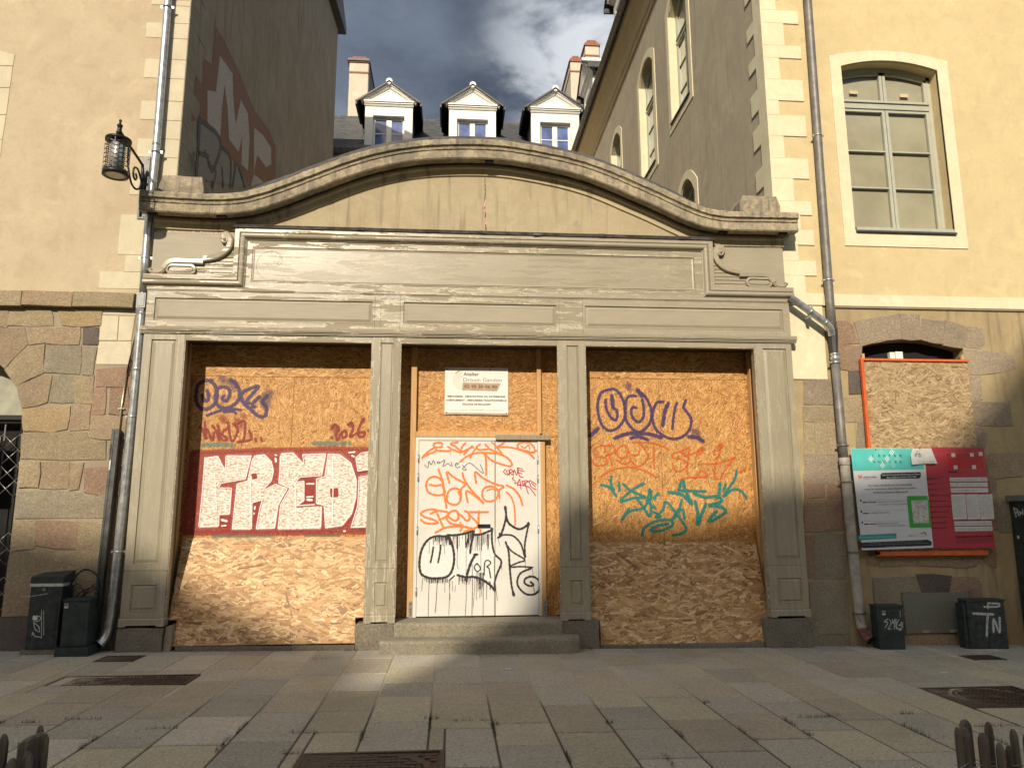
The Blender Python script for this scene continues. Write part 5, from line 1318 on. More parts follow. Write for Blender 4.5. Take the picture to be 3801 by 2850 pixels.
# ================================================================= RIGHT BUILDING
rb = thing('yellow_house', 'yellow rendered house with cream quoins and stone ground floor, right of the gateway', 'building', (8, 3, 0))
PR = lambda u, z, d: (u, YR+d, z); WO = (5.782, 7.31, 5.635, 8.24, .125)
mb = MB(); arch_panel(mb, XR, 15, 4.50, 15, [WO, (9.6,11.1,5.635,8.20,.19)], PR, .19, 0); build('rendered_front_wall', mb, M_PLR, rb)
PRl = lambda u, z, d: (u, YR+.014+d, z); WL = (5.70, 7.24, 1.0, 3.90, .13)
mb = MB(); arch_panel(mb, XR, 15, -.3, 4.50, [WL, (6.05,6.95,.05,.55,0)], PRl, .30, 0); build('old_rendered_lower_wall', mb, M_OCHRE, rb)
PW = lambda u, z, d: (XR+d, u, z)
wins = [(3.40,4.60,9.77,12.25,.36), (5.88,7.14,9.60,12.12,.36), (9.25,10.4,9.6,11.98,.36), (3.40,4.45,5.9,7.72,.44), (6.0,7.2,5.9,7.72,.44), (12.2,13.3,9.6,11.95,.36)]
mb = MB(); arch_panel(mb, YR, 15.4, -.3, 13.6, wins, PW, .22, 0); build('courtyard_wall', mb, M_ALLEYR, rb)
mb = MB(); mb.box(XR+.4, 15, YR+.6, 15.4, -.3, 4.0); mb.box(XR+.4, 15, YR+.6, 15.4, 4.0, 14.0); build('inner_mass', mb, M_DARK, rb)
# cream band, toothed quoins
mb = MB(); mb.bbox(4.665, 5.215, YR-.022, YR+.03, 4.497, 4.668, .003); build('band_stone', mb, M_CREAM, rb)
for a, b in ((5.219, 8.3), (8.304, 12)): mb = MB(); mb.bbox(a, b, YR-.022, YR+.03, 4.493, 4.660, .003); build('band_stone', mb, M_CREAM, rb)
mb = MB(); mb.bbox(4.66, 5.20, YR-.004, YR+.03, 3.436, 4.492, .003); build('cream_patch', mb, M_CREAM, rb)
mb = MB(); mb.px(5.3, 12, [(YR-.012, 4.47), (YR-.012, 4.493), (YR+.03, 4.493), (YR+.03, 4.47)]); build('band_shadow_strip', mb, M_MORT, rb)  # solid mortar-toned strip standing for the shadow line under the band
for i, (z1, z0, x) in enumerate(QUOIN_R):
    zt = z1/1000 if i == 0 else QUOIN_R[i-1][1]/1000; z0 /= 1000; x /= 1000; mb = MB(); mb.bbox(XR, x, YR-.016, YR+.03, z0+.0005, zt-.0005, .003)
    L = .52 if i % 2 else .26; mb.box(XR-.020, XR+.002, YR-.0155, YR+L, z0+.0005, zt-.0005); build('quoin', mb, M_CREAM, rb)
for k in range(3): mb = MB(); mb.bbox(XR, 4.9+.27*(k % 2), YR-.016, YR+.03, 9.31+k*.24, 9.549+k*.24, .003); mb.box(XR-.02, XR+.002, YR-.0155, YR+.26+.26*(k % 2), 9.31+k*.24, 9.549+k*.24); build('quoin', mb, M_CREAM, rb)
# big window
def surround(mb, P, wo, w, pr, zb, under=.24, top=.2):
    ua, ub, z0, zs, rise = wo; N = 14; ins = []; out = []
    for i in range(N+1):
        u = ua+(ub-ua)*i/N; t = (u-(ua+ub)/2)/((ub-ua)/2); z = zs+rise*(1-t*t); ins.append((u, z)); uo = ua-w+(ub-ua+2*w)*i/N; out.append((uo, z+top-rise*.0))
    A = [(ua, z0)]+ins+[(ub, z0)]; B = [(ua-w, z0)]+out+[(ub+w, z0)]
    n = len(A); vs = [P(u, z, -pr) for u, z in A]+[P(u, z, -pr) for u, z in B]+[P(u, z, .03) for u, z in A]+[P(u, z, .03) for u, z in B]
    fs = [(i, i+1, n+i+1, n+i) for i in range(n-1)]+[(n+i, n+i+1, 3*n+i+1, 3*n+i) for i in range(n-1)]+[(2*n+i, 2*n+i+1, i+1, i) for i in range(n-1)]
    mb.add(vs, fs); q = [(ua-w, zb), (ub+w, zb), (ub+w, z0), (ua-w, z0)]; mb.add([P(u, z, -pr) for u, z in q]+[P(u, z, .03) for u, z in q], [(0,1,2,3),(0,4,5,1),(1,5,6,2),(2,6,7,3),(3,7,4,0)]); return mb
build('window_surround', surround(MB(), PR, WO, .172, .014, 5.396, top=.16), M_CREAM, rb)
build('window_surround', surround(MB(), PR, (9.6,11.1,5.635,8.20,.19), .172, .014, 5.396, top=.185), M_CREAM, rb)
def casement(parent, P, wo, mat, mid=7.72, bars=(6.99, 6.40), blind=M_BLIND, d=.19, name='window', small=False, panes=True):
    ua, ub, z0, zs, rise = wo; f = .06 if not small else .05; cx = (ua+ub)/2
    top = lambda u: zs+rise*(1-((u-cx)/((ub-ua)/2))**2)
    def bar(mb, u0, u1, za, zb, d0, d1):
        q = [(u0,za),(u1,za),(u1,zb),(u0,zb)]; mb.add([P(u,z,d0) for u,z in q]+[P(u,z,d1) for u,z in q], [(0,1,2,3),(7,6,5,4)]+[(k,k+4,(k+1)%4+4,(k+1)%4) for k in range(4)])
    mb = MB()
    bar(mb, ua, ua+f, z0, zs, d, d+.06); bar(mb, ub-f, ub, z0, zs, d, d+.06); bar(mb, ua+f, ub-f, z0, z0+f*.9, d, d+.06); bar(mb, ua+f, ub-f, mid-.045, mid+.045, d-.012, d+.06); bar(mb, ua+f, ub-f, mid+.045, mid+.062, d-.035, d+.02)
    N = 12
    for i in range(N):
        a = ua+(ub-ua)*i/N; b = ua+(ub-ua)*(i+1)/N; za, zb = top(a), top(b); mb.add([P(a, za-f*1.1, d), P(b, zb-f*1.1, d), P(b, zb+.01, d), P(a, za+.01, d), P(a, za-f*1.1, d+.06), P(b, zb-f*1.1, d+.06)], [(0,1,2,3),(0,4,5,1)])
    w = build(name, mb, mat, parent)
    for s, (a, b) in enumerate(((ua+f, cx-.005), (cx+.005, ub-f))):
        for za, zb, arc in ((z0+f*.9, mid-.045, 0), (mid+.062, None, 1)):
            mb = MB(); g = .045; zt = zb if zb else 0; e = d+.006
            if not arc:
                bar(mb, a, a+g, za, zb, e, e+.045); bar(mb, b-g, b, za, zb, e, e+.045); bar(mb, a+g, b-g, za, za+g, e, e+.045); bar(mb, a+g, b-g, zb-g, zb, e, e+.045)
                for zz in bars: bar(mb, a+g, b-g, zz-.011, zz+.011, e+.006, e+.04)
            else:
                bar(mb, a, a+g, za, top(a)-f*1.1, e, e+.045); bar(mb, b-g, b, za, top(b)-f*1.1, e, e+.045); bar(mb, a+g, b-g, za, za+g, e, e+.045)
                for i in range(6):
                    u0 = a+(b-a)*i/6; u1 = a+(b-a)*(i+1)/6; t0, t1 = top(u0)-f*1.1, top(u1)-f*1.1; mb.add([P(u0, t0-g, e), P(u1, t1-g, e), P(u1, t1, e), P(u0, t0, e), P(u0, t0-g, e+.045), P(u1, t1-g, e+.045)], [(0,1,2,3),(0,4,5,1)])
            build('sash', mb, mat, w)
            if panes:
                cuts = [za+g]+sorted(bars)+[zb-g] if not arc else [za+g, None]
                for q0, q1 in zip(cuts[:-1], cuts[1:]):
                    mb = MB(); 
                    if q1: mb.add([P(a+g, q0, e+.03), P(b-g, q0, e+.03), P(b-g, q1, e+.03), P(a+g, q1, e+.03)], [(0,1,2,3)])
                    else: mb.add([P(a+g, q0, e+.03), P(b-g, q0, e+.03), P(b-g, top(b-g)-f-g, e+.03), P(a+(b-a)/2, top(a+(b-a)/2)-f-g, e+.03), P(a+g, top(a+g)-f-g, e+.03)], [(0,1,2,3,4)])
                    build('pane', mb, M_GLASS, w, fix=False)
    mb = MB(); q = [(ua, z0), (ub, z0), (ub, zs+rise), (ua, zs+rise)]; mb.add([P(u, z, d+.065) for u, z in q], [(0,1,2,3)]); build('blind', mb, blind, w)
    return w
w = casement(rb, PR, WO, M_GREENW)
mb = MB(); mb.px(5.79, 7.31, [(YR-.05, 5.60), (YR-.05, 5.625), (YR+.19, 5.70), (YR+.19, 5.60)]); build('zinc_sill', mb, flat('dark_sill', (.05,.055,.06), .5), w)
mb = MB(); mb.px(5.80, 7.30, [(YR-.03, 5.626), (YR-.03, 5.68), (YR+.188, 5.73), (YR+.188, 5.701)]); build('sill_board', mb, M_GREENW, w)
for u, z in ((6.02, 7.93), (6.83, 7.91)): mb = MB(); mb.box(u, u+.13, YR+.212, YR+.214, z, z+.055); build('sticker', mb, M_BLIND, w)
casement(rb, PR, (9.6,11.1,5.635,8.20,.19), M_GREENW)
# courtyard side windows
for i, wo in enumerate(wins):
    build('window_surround', surround(MB(), PW, wo, .17, .016, wo[2]-.2, top=.16), M_CREAM, rb)
    mb = MB(); mb.box(XR-.014, XR+.16, wo[1]-.008, wo[1]+.004, wo[2], wo[3]+.02); mb.box(XR-.014, XR+.16, wo[0]-.004, wo[0]+.006, wo[2], wo[3]+.02); build('window_jambs', mb, M_CREAM, rb, kind='stuff')
    m_ = wo[2]+(wo[3]-wo[2])*.74; casement(rb, PW, wo, M_GREENW, m_, (wo[2]+(m_-wo[2])*.36, wo[2]+(m_-wo[2])*.68), d=.16)
    mb = MB(); a, b = wo[0], wo[1]; q = [(-.05, wo[2]-.035), (-.05, wo[2]-.01), (.16, wo[2]+.05), (.16, wo[2]-.035)]; mb.add([(XR+x, a-.02, z) for x, z in q]+[(XR+x, b+.02, z) for x, z in q], [(0,1,2,3),(7,6,5,4)]+[(k,(k+1)%4,(k+1)%4+4,k+4) for k in range(4)]); build('sill', mb, flat('slate_sill', (.05,.055,.06), .5), rb)
# eave cornice (cove), gutter and roof of the wing
def run_y(mb, prof, y0, y1): n = len(prof); return mb.add([(x, y0, z) for x, z in prof]+[(x, y1, z) for x, z in prof], [(i,(i+1)%n,(i+1)%n+n,i+n) for i in range(n)]+[tuple(range(n-1,-1,-1)), tuple(range(n, 2*n))])
mb = run_y(MB(), [(XR+.02,13.35),(XR-.03,13.35),(XR-.035,13.47),(XR-.07,13.5),(XR-.10,13.72),(XR-.19,13.92),(XR-.30,14.03),(XR-.30,14.16),(XR+.02,14.16)], YR-.05, 15.5); build('eave_cornice', mb, M_PLR, rb)
mb = MB(); prof = [(XR-.42+.09*math.cos(a), 14.27+.09*math.sin(a)) for a in [math.pi*(1+i/8) for i in range(9)]]; prof = prof+[(x*.9+ (XR-.42)*.1, z+.012) for x, z in prof[::-1]]
run_y(mb, prof, YR-.2, 15.4); run_y(mb, [(XR-.33,14.16),(XR-.33,14.30),(XR+.1,14.45),(XR+.1,14.16)], YR-.1, 15.5); build('gutter', mb, M_ZINC2, rb)
mb = MB()
for k in range(24): y = .3+k*.63; pr = [(XR-.42+.097*math.cos(a), 14.27+.097*math.sin(a)) for a in [math.pi*(1+i/8) for i in range(9)]]; run_y(mb, pr+[(XR-.42, 14.3)], y, y+.02)
build('gutter_joints', mb, M_ZINC2, rb, kind='stuff')
mb = run_y(MB(), [(XR-.30,14.30),(XR+2.6,17.6),(XR+5.5,18.6),(XR+10.4,14.3)], YR-.15, 15.5); build('roof', mb, M_SLATE, rb)
# stones round the boarded window etc.
for k, (c, f) in enumerate(STONES['right']):
    stone_block(rb, c, [(f[i]/1000, f[i+1]/1000) for i in range(0, len(f), 2)], YR+.025, .018+random.uniform(-.004, .006), 'stone', 200+k, .06, .014)
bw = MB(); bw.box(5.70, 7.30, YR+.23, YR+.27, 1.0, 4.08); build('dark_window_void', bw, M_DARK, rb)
mb = MB(); mb.box(6.20, 6.27, YR+.10, YR+.16, 2.5, 3.86); mb.box(6.275, 6.38, YR+.08, YR+.15, 2.5, 3.865); mb.box(6.92, 6.99, YR+.10, YR+.14, 3.0, 3.735); mb.box(7.0, 7.05, YR+.10, YR+.14, 3.0, 3.735); build('old_window_mullion', mb, M_WOODW, rb)
# ================================================================= FAR BUILDING
fb = thing('courtyard_house', 'slate roofed house with three white dormers closing the far end of the courtyard', 'building', (0, 16, 0)); YF = 15.0
mb = MB(); mb.box(-9, 4.55, YF+.3, 22, 0, 14.3); build('wall', mb, M_CHIM, fb)
mb = MB(); mb.add([(-9, YF-.1, 14.22), (9, YF-.1, 14.22), (9, YF+3.0, 17.15), (-9, YF+3.0, 17.15), (9, YF+6.5, 14.2), (-9, YF+6.5, 14.2)], [(0,1,2,3),(3,2,4,5),(0,5,4,1)]); rf = build('roof', mb, M_SLATE, fb)
sl = MB(); r = random.Random(2)
for j in range(30):
    t0 = j/30; y = YF-.1+3.1*t0; z = 14.22+2.93*t0
    if y > YF+2.0 or 1:
        x = -6.5-(j % 2)*.12
        while x < 6.5: wd = .24; q = r.uniform(0, .010); sl.add([(x+.006, y-.01, z+.012+q), (x+wd-.006, y-.01, z+.012+q), (x+wd-.006, y+.11, z+.115), (x+.006, y+.11, z+.115), (x+.006, y-.01, z-.01), (x+wd-.006, y-.01, z-.01)], [(0,1,2,3),(4,5,1,0)]); x += wd
build('slates', sl, M_SLATE, rf, kind='stuff')
mb = MB(); mb.px(-9, 9, [(YF-.28, 14.18), (YF-.28, 14.31), (YF-.1, 14.31), (YF-.1, 14.05), (YF-.2, 14.05)]); build('gutter', mb, M_ZINC2, fb)
mb = MB(); mb.px(-9, 9, [(YF+2.93, 17.10), (YF+3.0, 17.23), (YF+3.07, 17.10)]); build('ridge_tiles', mb, M_CAP, fb)
def dormer(x0, x1, parent, M=None, za=0, glassm=M_SKYGLASS):
    """front at y=YF, face between x0 and x1; M moves it elsewhere"""
    cx = (x0+x1)/2; hw = (x1-x0)/2; d = MB(); pts_ap, ev = 16.86+za, 16.15+za; ov = .28
    def fin(mb): 
        if M is not None: mb.v = [tuple(M @ Vector(v)) for v in mb.v]
        return mb
    f = MB(); wx, wt, wb = .555, 15.60+za, 14.25+za
    for a, b, c, e in ((x0, cx-wx, 14.1+za, 15.95+za), (cx+wx, x1, 14.1+za, 15.95+za), (cx-wx, cx+wx, wt, 15.95+za)): f.box(a, b, YF, YF+.24, c, e)
    dm = build('dormer', fin(f), M_WOODW, parent)
    f = MB()
    for s in (-1, 1): f.box(cx+s*hw-(.05 if s > 0 else 0), cx+s*hw+(.05 if s < 0 else 0), YF+.241, YF+2.6, 14.3+za, 16.0+za)
    build('cheek', fin(f), M_SLATE, dm)
    f = MB(); f.px(x0-.03, x1+.03, [(YF-.10, 16.02+za), (YF-.10, 16.07+za), (YF-.04, 15.95+za), (YF+.1, 15.93+za), (YF+.1, 16.07+za)]); f.px(x0-.05, x1+.05, [(YF-.14, 16.071+za), (YF-.14, 16.12+za), (YF+.1, 16.12+za), (YF+.1, 16.071+za)])
    f.prism([(x0+.05, 16.121+za), (x1-.05, 16.121+za), (cx, pts_ap-.12)], YF-.02, YF+.15)
    pt = [(x0-.18, ev-.02), (cx, pts_ap-.07), (x1+.18, ev-.02)]; f.strip(pt, [(-.13, YF+.05), (-.13, YF-.06), (-.09, YF-.10), (-.05, YF-.10), (-.05, YF-.15), (0, YF-.17), (0, YF+.1)]); f.strip([(x0+.22, 16.18+za), (cx, pts_ap-.30), (x1-.22, 16.18+za)], [(-.02, YF-.022), (-.015, YF-.04), (.015, YF-.04), (.02, YF-.022)])
    build('pediment', fin(f), M_WOODW, dm)
    f = MB(); a = (x0-.30, ev-.10); c = (cx, pts_ap); e = (x1+.30, ev-.10)
    f.add([(a[0], YF-.22, a[1]), (c[0], YF-.22, c[1]), (e[0], YF-.22, e[1]), (a[0], YF+3, a[1]), (c[0], YF+3, c[1]), (e[0], YF+3, e[1]), (a[0], YF-.22, a[1]-.07), (c[0], YF-.22, c[1]-.07), (e[0], YF-.22, e[1]-.07)], [(0,3,4,1),(1,4,5,2),(0,1,7,6),(1,2,8,7)])
    for s, q in ((-1, a), (1, e)): f.box(q[0]-.03, q[0]+.03, YF-.22, YF+1.2, q[1]-.16, q[1]-.0)
    build('dormer_roof', fin(f), M_SLATE, dm, fix=False)
    f = MB(); f.tube([(cx, YF-.22, pts_ap-.03), (cx, YF+2.6, pts_ap-.03)], .115, 10); build('ridge_cap', fin(f), M_WOODW, dm)
    f = MB(); y = YF+.17
    f.box(cx-wx, cx-wx+.07, y, y+.06, wb, wt); f.box(cx+wx-.07, cx+wx, y, y+.06, wb, wt); f.box(cx-wx+.07, cx+wx-.07, y, y+.06, wt-.09, wt); f.box(cx-.09, cx+.09, y-.01, y+.06, wb, wt-.09); f.box(cx-wx+.07, cx-.09, y+.01, y+.05, 14.98+za, 15.01+za); f.box(cx+.09, cx+wx-.07, y+.01, y+.05, 14.98+za, 15.01+za)
    wd = build('dormer_window', fin(f), M_WOODW, dm)
    if M is None and za == 0:
        for a, b in ((cx-wx+.07, cx-.09), (cx+.09, cx+wx-.07)):
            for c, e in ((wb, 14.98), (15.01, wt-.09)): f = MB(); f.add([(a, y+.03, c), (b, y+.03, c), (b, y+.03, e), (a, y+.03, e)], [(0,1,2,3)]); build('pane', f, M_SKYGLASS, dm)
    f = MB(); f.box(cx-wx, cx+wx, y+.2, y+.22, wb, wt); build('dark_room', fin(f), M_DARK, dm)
    return dm
for a, b in ((-3.199,-1.522), (-.224,1.457), (2.74,4.49)): dormer(a, b, fb)
def chimney(x0, x1, y0, y1, z0, zt, parent, pot=True):
    f = MB(); f.box(x0, x1, y0, y1, z0, zt-.15); c = build('chimney', f, M_CHIM, parent)
    f = MB(); f.box(x0-.02, x1+.02, y0-.02, y1+.02, zt-.62, zt-.55); f.box(x0-.05, x1+.05, y0-.05, y1+.05, zt-.15, zt-.08); build('brick_band', f, M_BRICK, c)
    for k in range(3):
        x = x0-.02+.06*k; n = 3
        for j in range(n): f = MB(); w_ = (x1-x0+.04-.12*k)/n; f.box(x+j*w_+.006, x+(j+1)*w_-.006, y0+.03*k, y1-.03*k, zt-.079+k*.085, zt-.079+k*.085+.075); build('brick', f, M_BRICK, c)
    f = MB(); f.box(x1+.001, x1+.03, y0+.02, y1, z0, zt-.155); build('slate_cladding', f, M_SLATE, c)
    if pot: f = MB(); f.lathe(((x0+x1)/2+.1, (y0+y1)/2, 0), [(.12, zt+.1), (.13, zt+.32), (.14, zt+.34)], 12); build('chimney_pot', f, M_POT, c)
chimney(-4.27, -3.52, 18, 20.8, 15.6, 19.72, fb); chimney(4.72, 5.19, 18, 20.5, 15, 20.2, fb, False); chimney(5.30, 5.87, 17.7, 20.2, 15, 20.75, fb, False)
f = MB(); f.prism([(-4.3, 19.72), (-3.5, 19.72), (-3.45, 19.62), (-4.35, 19.62)], 17.9, 20.9); build('chimney_slab', f, M_SLATE, fb)
# dormers of the right wing, seen from the side, above its gutter
Mx = lambda yc: Matrix(((0, 1, 0, XR-.12-YF), (-1, 0, 0, yc), (0, 0, 1, 0), (0, 0, 0, 1)))
for yc in (8.3, 13.1): dormer(-.80, .80, rb, Mx(yc), .0)
# courtyard floor
mb = MB(); mb.box(XL, XR, .5, 15.3, -.15, -.08); build('courtyard_floor', mb, flat('lightened_floor', (.46,.42,.34), .95, 0, .2, 12), kind='structure')  # floor colour lightened to bounce light up to the eave cove
# ================================================================= STONE GATEWAY
gw = thing('stone_gateway', 'stone gateway wall with a swept curved cornice above the shopfront', 'gateway', (.3, .2, 0))
cv = [(a/1000, b/1000) for a, b in ARCH_CURVE]
cv = [p for p in cv if abs(p[0]-2.637) > .01]; fl = spline(cv, .05); fl = [(x, z) for x, z in fl]
for _ in range(6): fl = [fl[0]]+[(fl[i][0], (fl[i-1][1]+2*fl[i][1]+fl[i+1][1])/4) for i in range(1, len(fl)-1)]+[fl[-1]]
inner = [p for p in fl if -3.90 < p[0] < 4.62]
mb = MB(); poly_ = [(-3.88, 4.6)]+[(max(-3.88, min(4.62, x)), z-.06) for x, z in fl if -3.9 < x < 4.63]+[(4.62, 4.6)]
n = len(poly_)
vs = [(x, .055, z) for x, z in poly_]+[(x, .055, 4.6) for x, z in poly_]; mb.add(vs, [(i, i+1, n+i+1, n+i) for i in range(n-1)])
build('tympanum', mb, M_TYMP, gw)
mb = MB(); n = len(poly_); vs = [(x, .062, z) for x, z in poly_]+[(x, .40, z) for x, z in poly_]+[(x, .40, 3.9) for x, z in poly_]; mb.add(vs, [(i, i+1, n+i+1, n+i) for i in range(n-1)]+[(n+i, n+i+1, 2*n+i+1, 2*n+i) for i in range(n-1)]); mb.box(-3.76, 4.59, .062, .40, 3.9, 4.6); build('wall_back', mb, M_MORT, gw)
path = fl[::-1]            # right to left, so that the normal points down; profile n is negative upwards
prof = [(-.0, .30), (-.035, .02), (-.02, -.02), (.0, -.05), (.012, -.055), (.016, -.185), (.0, -.2), (-.098, -.2), (-.104, -.188), (-.112, -.188), (-.118, -.205), (-.150, -.21), (-.163, -.228), (-.168, -.242), (-.232, -.245), (-.246, -.235), (-.25, -.2), (-.25, .30)]
path = [(x, z) for x, z in path]; mb = MB(); k = len(prof); m = len(path); vs = []; r = random.Random(5)
for i, (x, z) in enumerate(path):
    a = path[max(0, i-1)]; b = path[min(m-1, i+1)]; d = Vector((b[0]-a[0], b[1]-a[1])).normalized(); nx, nz = -d.y, d.x
    for q, (n_, y) in enumerate(prof):
        j = r.uniform(-.003, .003) if 6 < q < 16 else 0; vs.append((x+nx*(n_+j), y+j, z+nz*(n_+j)))
mb.add(vs, [(i*k+j, (i+1)*k+j, (i+1)*k+(j+1) % k, i*k+(j+1) % k) for i in range(m-1) for j in range(k)]+[tuple(range(k)), tuple((m-1)*k+j for j in range(k-1, -1, -1))])
build('cornice', mb, M_CORN, gw)
mb = MB(); prof2 = [(.160, .052), (.155, .030), (.078, .022), (.070, .012), (.066, -.004), (.058, -.012), (.030, -.004), (.0, .02), (.0, .052)]
path2 = [p for p in path if -3.965 <= p[0] <= 4.70]; mb.strip(path2, prof2); build('archivolt_band', mb, M_BAND, gw)
mb = MB(); capp = [(-.251, -.22), (-.285, -.19), (-.40, .02), (-.50, .16), (-.52, .34), (-.25, .34)]
path3 = [p for p in path if -3.95 <= p[0] <= 4.60]; vs = []; kk = len(capp)
for i, (x, z) in enumerate(path3):
    a = path3[max(0, i-1)]; b = path3[min(len(path3)-1, i+1)]; d = Vector((b[0]-a[0], b[1]-a[1])).normalized(); s = min(1, max(.35, 1-(abs(x-.3)-2.7)*.55))
    for n_, y in capp: e = -.251+(n_+.251)*s; vs.append((x-d.y*e, y, z+d.x*e))
mb.add(vs, [(i*kk+j, (i+1)*kk+j, (i+1)*kk+j+1, i*kk+j+1) for i in range(len(path3)-1) for j in range(kk-1)]+[tuple(range(kk)), tuple((len(path3)-1)*kk+j for j in range(kk))]); build('capping', mb, M_CAP, gw)
for x0, x1, zt, s in ((-3.90, -3.36, 6.06, 1), (4.04, 4.585, 6.04, 2)):
    pts = [(x0, 5.72), (x1, 5.72), (x1+.02, zt-.12), (x1-.03, zt), (x0+.35, zt+.01), (x0+.04, zt-.01), (x0-.02, zt-.1)]
    stone_block(gw, M_CORN, pts, .05, .08, 'capping_block', s, .35, .016)
r = random.Random(9); mb = MB()     # the crack down the tympanum and its flaked edges
cr = [(.42, 6.22), (.425, 6.0), (.418, 5.85), (.43, 5.7), (.425, 5.6), (.44, 5.45), (.455, 5.36)]
P_ = spline(cr, .02); w_ = [r.uniform(.003, .009) for _ in P_]
mb.add([(x-w, .0545, z) for (x, z), w in zip(P_, w_)]+[(x+w, .0545, z) for (x, z), w in zip(P_, w_)], [(i, i+1, len(P_)+i+1, len(P_)+i) for i in range(len(P_)-1)]); build('crack', mb, flat('crack_dark', (.09,.05,.03), .95), gw)
mb = MB()
for z, w, x in ((5.86,.02,.425),(5.83,.03,.42),(5.80,.045,.415),(5.775,.03,.405),(5.755,.05,.41),(5.73,.035,.42),(5.60,.025,.43),(5.57,.03,.435),(5.54,.028,.43),(5.52,.02,.44)): mb.add([(x+r.uniform(-1,1)*.006-w*.6, .0538, z), (x+w*.6, .0538, z+r.uniform(-.01,.01)), (x+w*.5, .0538, z+.028), (x-w*.5, .0538, z+.024)], [(0,1,2,3)])
build('flaked_patch', mb, flat('pink_plaster_flake', (.52,.34,.27), .9, 0, .4, 40), gw, fix=False)
mb = MB(); mb.add([(1.66,.0538,5.55),(1.70,.0538,5.55),(1.725,.0538,5.60),(1.72,.0538,5.63),(1.69,.0538,5.64),(1.665,.0538,5.60)], [(0,1,2,3,4,5)]); build('filler_patch', mb, flat('grey_filler', (.36,.32,.27), .9), gw, fix=False)
for x, z in ((-3.05, 5.47), (.47, 6.375), (3.72, 5.455), (-3.93, 5.5), (4.58, 5.46)): mb = MB(); mb.box(x-.06, x+.06, -.15, -.10, z-.02, z+.03); build('dark_iron_cramp', mb, M_DARK, gw)
# plinth blocks
for nm, x0, x1, zt, yb in (('a', -3.98, -3.45, .272, -.01), ('b', -1.155, -.69, .283, -.012), ('c', 1.41, 1.878, .288, -.012), ('d', 4.04, 4.66, .272, -.01)):
    g0 = ground_z((x0+x1)/2)-.04; stone_block(gw, M_PLINTH, [(x0, g0), (x1, g0), (x1, zt-.01), (x1-.02, zt), (x0+.02, zt), (x0, zt-.01)], .02, .035, 'plinth_block', ord(nm), .45, .007)
stone_block(gw, 'g', [(-3.44, -.02), (-3.36, -.02), (-3.33, .22), (-3.36, .30), (-3.43, .29)], .03, .02, 'rubble_stone', 5, .15, .012)
for x0, x1 in ((-3.3, -1.93), (-1.92, -1.16), (1.89, 2.9), (2.91, 4.03)): stone_block(gw, M_PLINTH, [(x0, -.10), (x1, -.10), (x1, .035 if x0 < 0 else -.02), (x0, .04 if x0 < 0 else -.015)], .03, .02, 'threshold_stone', int(x0*10), .3, .008)
# ================================================================= STEPS
st = thing('stone_steps', 'two worn granite steps below the white double door', 'steps', (.36, -.1, ground_z(.36)))
def step_mesh(x0, x1, y0, y1, z0, zt, seed, ch=0.):
    g = random.Random(seed); mb = MB(); N = 22; vs = []
    for i in range(N+1):
        x = x0+(x1-x0)*i/N; sag = -.010*math.sin(math.pi*i/N)+g.uniform(-.003, .003); c = max(0, ch-(x1-x)) if ch else 0; j = g.uniform(-.004, .004)
        vs += [(x, y1, z0), (x, y0+c, z0), (x, y0+j+c, zt-.035+sag), (x, y0+.012+c+j, zt-.010+sag), (x, y0+.035+c, zt+sag), (x, y1, zt+sag*.4)]
    mb.add(vs, [(i*6+k, (i+1)*6+k, (i+1)*6+(k+1) % 6, i*6+(k+1) % 6) for i in range(N) for k in range(6)]+[(0,1,2,3,4,5), tuple(N*6+k for k in (5,4,3,2,1,0))]); return mb
build('upper_step', step_mesh(-.688, 1.408, -.03, .62, .05, .292, 1), M_STEP, st); build('lower_step', step_mesh(-.835, 1.585, -.31, .2, -.16, .128, 2, .07), M_STEP, st)
# ================================================================= SHOPFRONT
sf = thing('timber_shopfront', 'greige painted timber shopfront with three bays, half sanded', 'shopfront', (.34, 0, .28))
PAN = [(0, 0), (.004, -.005), (.012, -.005), (.016, .014), (.026, .014), (.030, .006), (.062, .011), (.064, .009)]
PANR = [(0, 0), (.003, -.004), (.010, -.004), (.014, .016), (.022, .016), (.058, .002), (.060, .004)]
def pilaster(x0, x1, px0, px1, m):
    q = MB(); q.framed(x0, x1, .946, 3.915, (px0, px1, 1.015, 3.845), 0.0, .14, PANR if px1-px0 > .3 else [(0,0),(.004,-.004),(.010,-.004),(.014,.014),(.022,.014),(.030,.005),(.048,.005)])
    a = build('pilaster', q, [m, M_PVM], sf)
    q = MB(); q.framed(x0+.002, x1-.002, .39, .942, (px0, px1, .462, .79), -.004, .139, [(0,0),(.004,-.005),(.012,-.004),(.015,.010),(.03,.010),(.045,-.002),(.05,-.002)]); build('pedestal', q, [m, M_PVM], a)
    q = MB(); q.px(x0-.008, x1+.008, [(-.022, .34), (-.022, .372), (-.010, .386), (.138, .386), (.138, .34)]); q.prism([(x0-.008, .288), (x0+.075, .288), (x0+.08, .305), (x1-.08, .305), (x1-.075, .288), (x1+.008, .288), (x1+.008, .339), (x0-.008, .339)], -.022, .13); build('skirting', q, m, a)
    return a
pilaster(-3.962, -3.450, -3.868, -3.541, M_PV2); pilaster(-1.052, -.690, -.952, -.772, M_PV); pilaster(1.408, 1.768, 1.512, 1.686, M_PV2); pilaster(4.130, 4.648, 4.232, 4.577, M_PV2)
for x, s in ((-3.450, 1), (-1.052, -1), (-.690, 1), (1.408, -1), (1.768, 1), (4.130, -1)):    # quarter beads round the openings
    q = MB(); q.box(min(x, x+s*.014), max(x, x+s*.014), .006, .03, .30, 3.846); build('opening_bead', q, M_PAINT, sf)
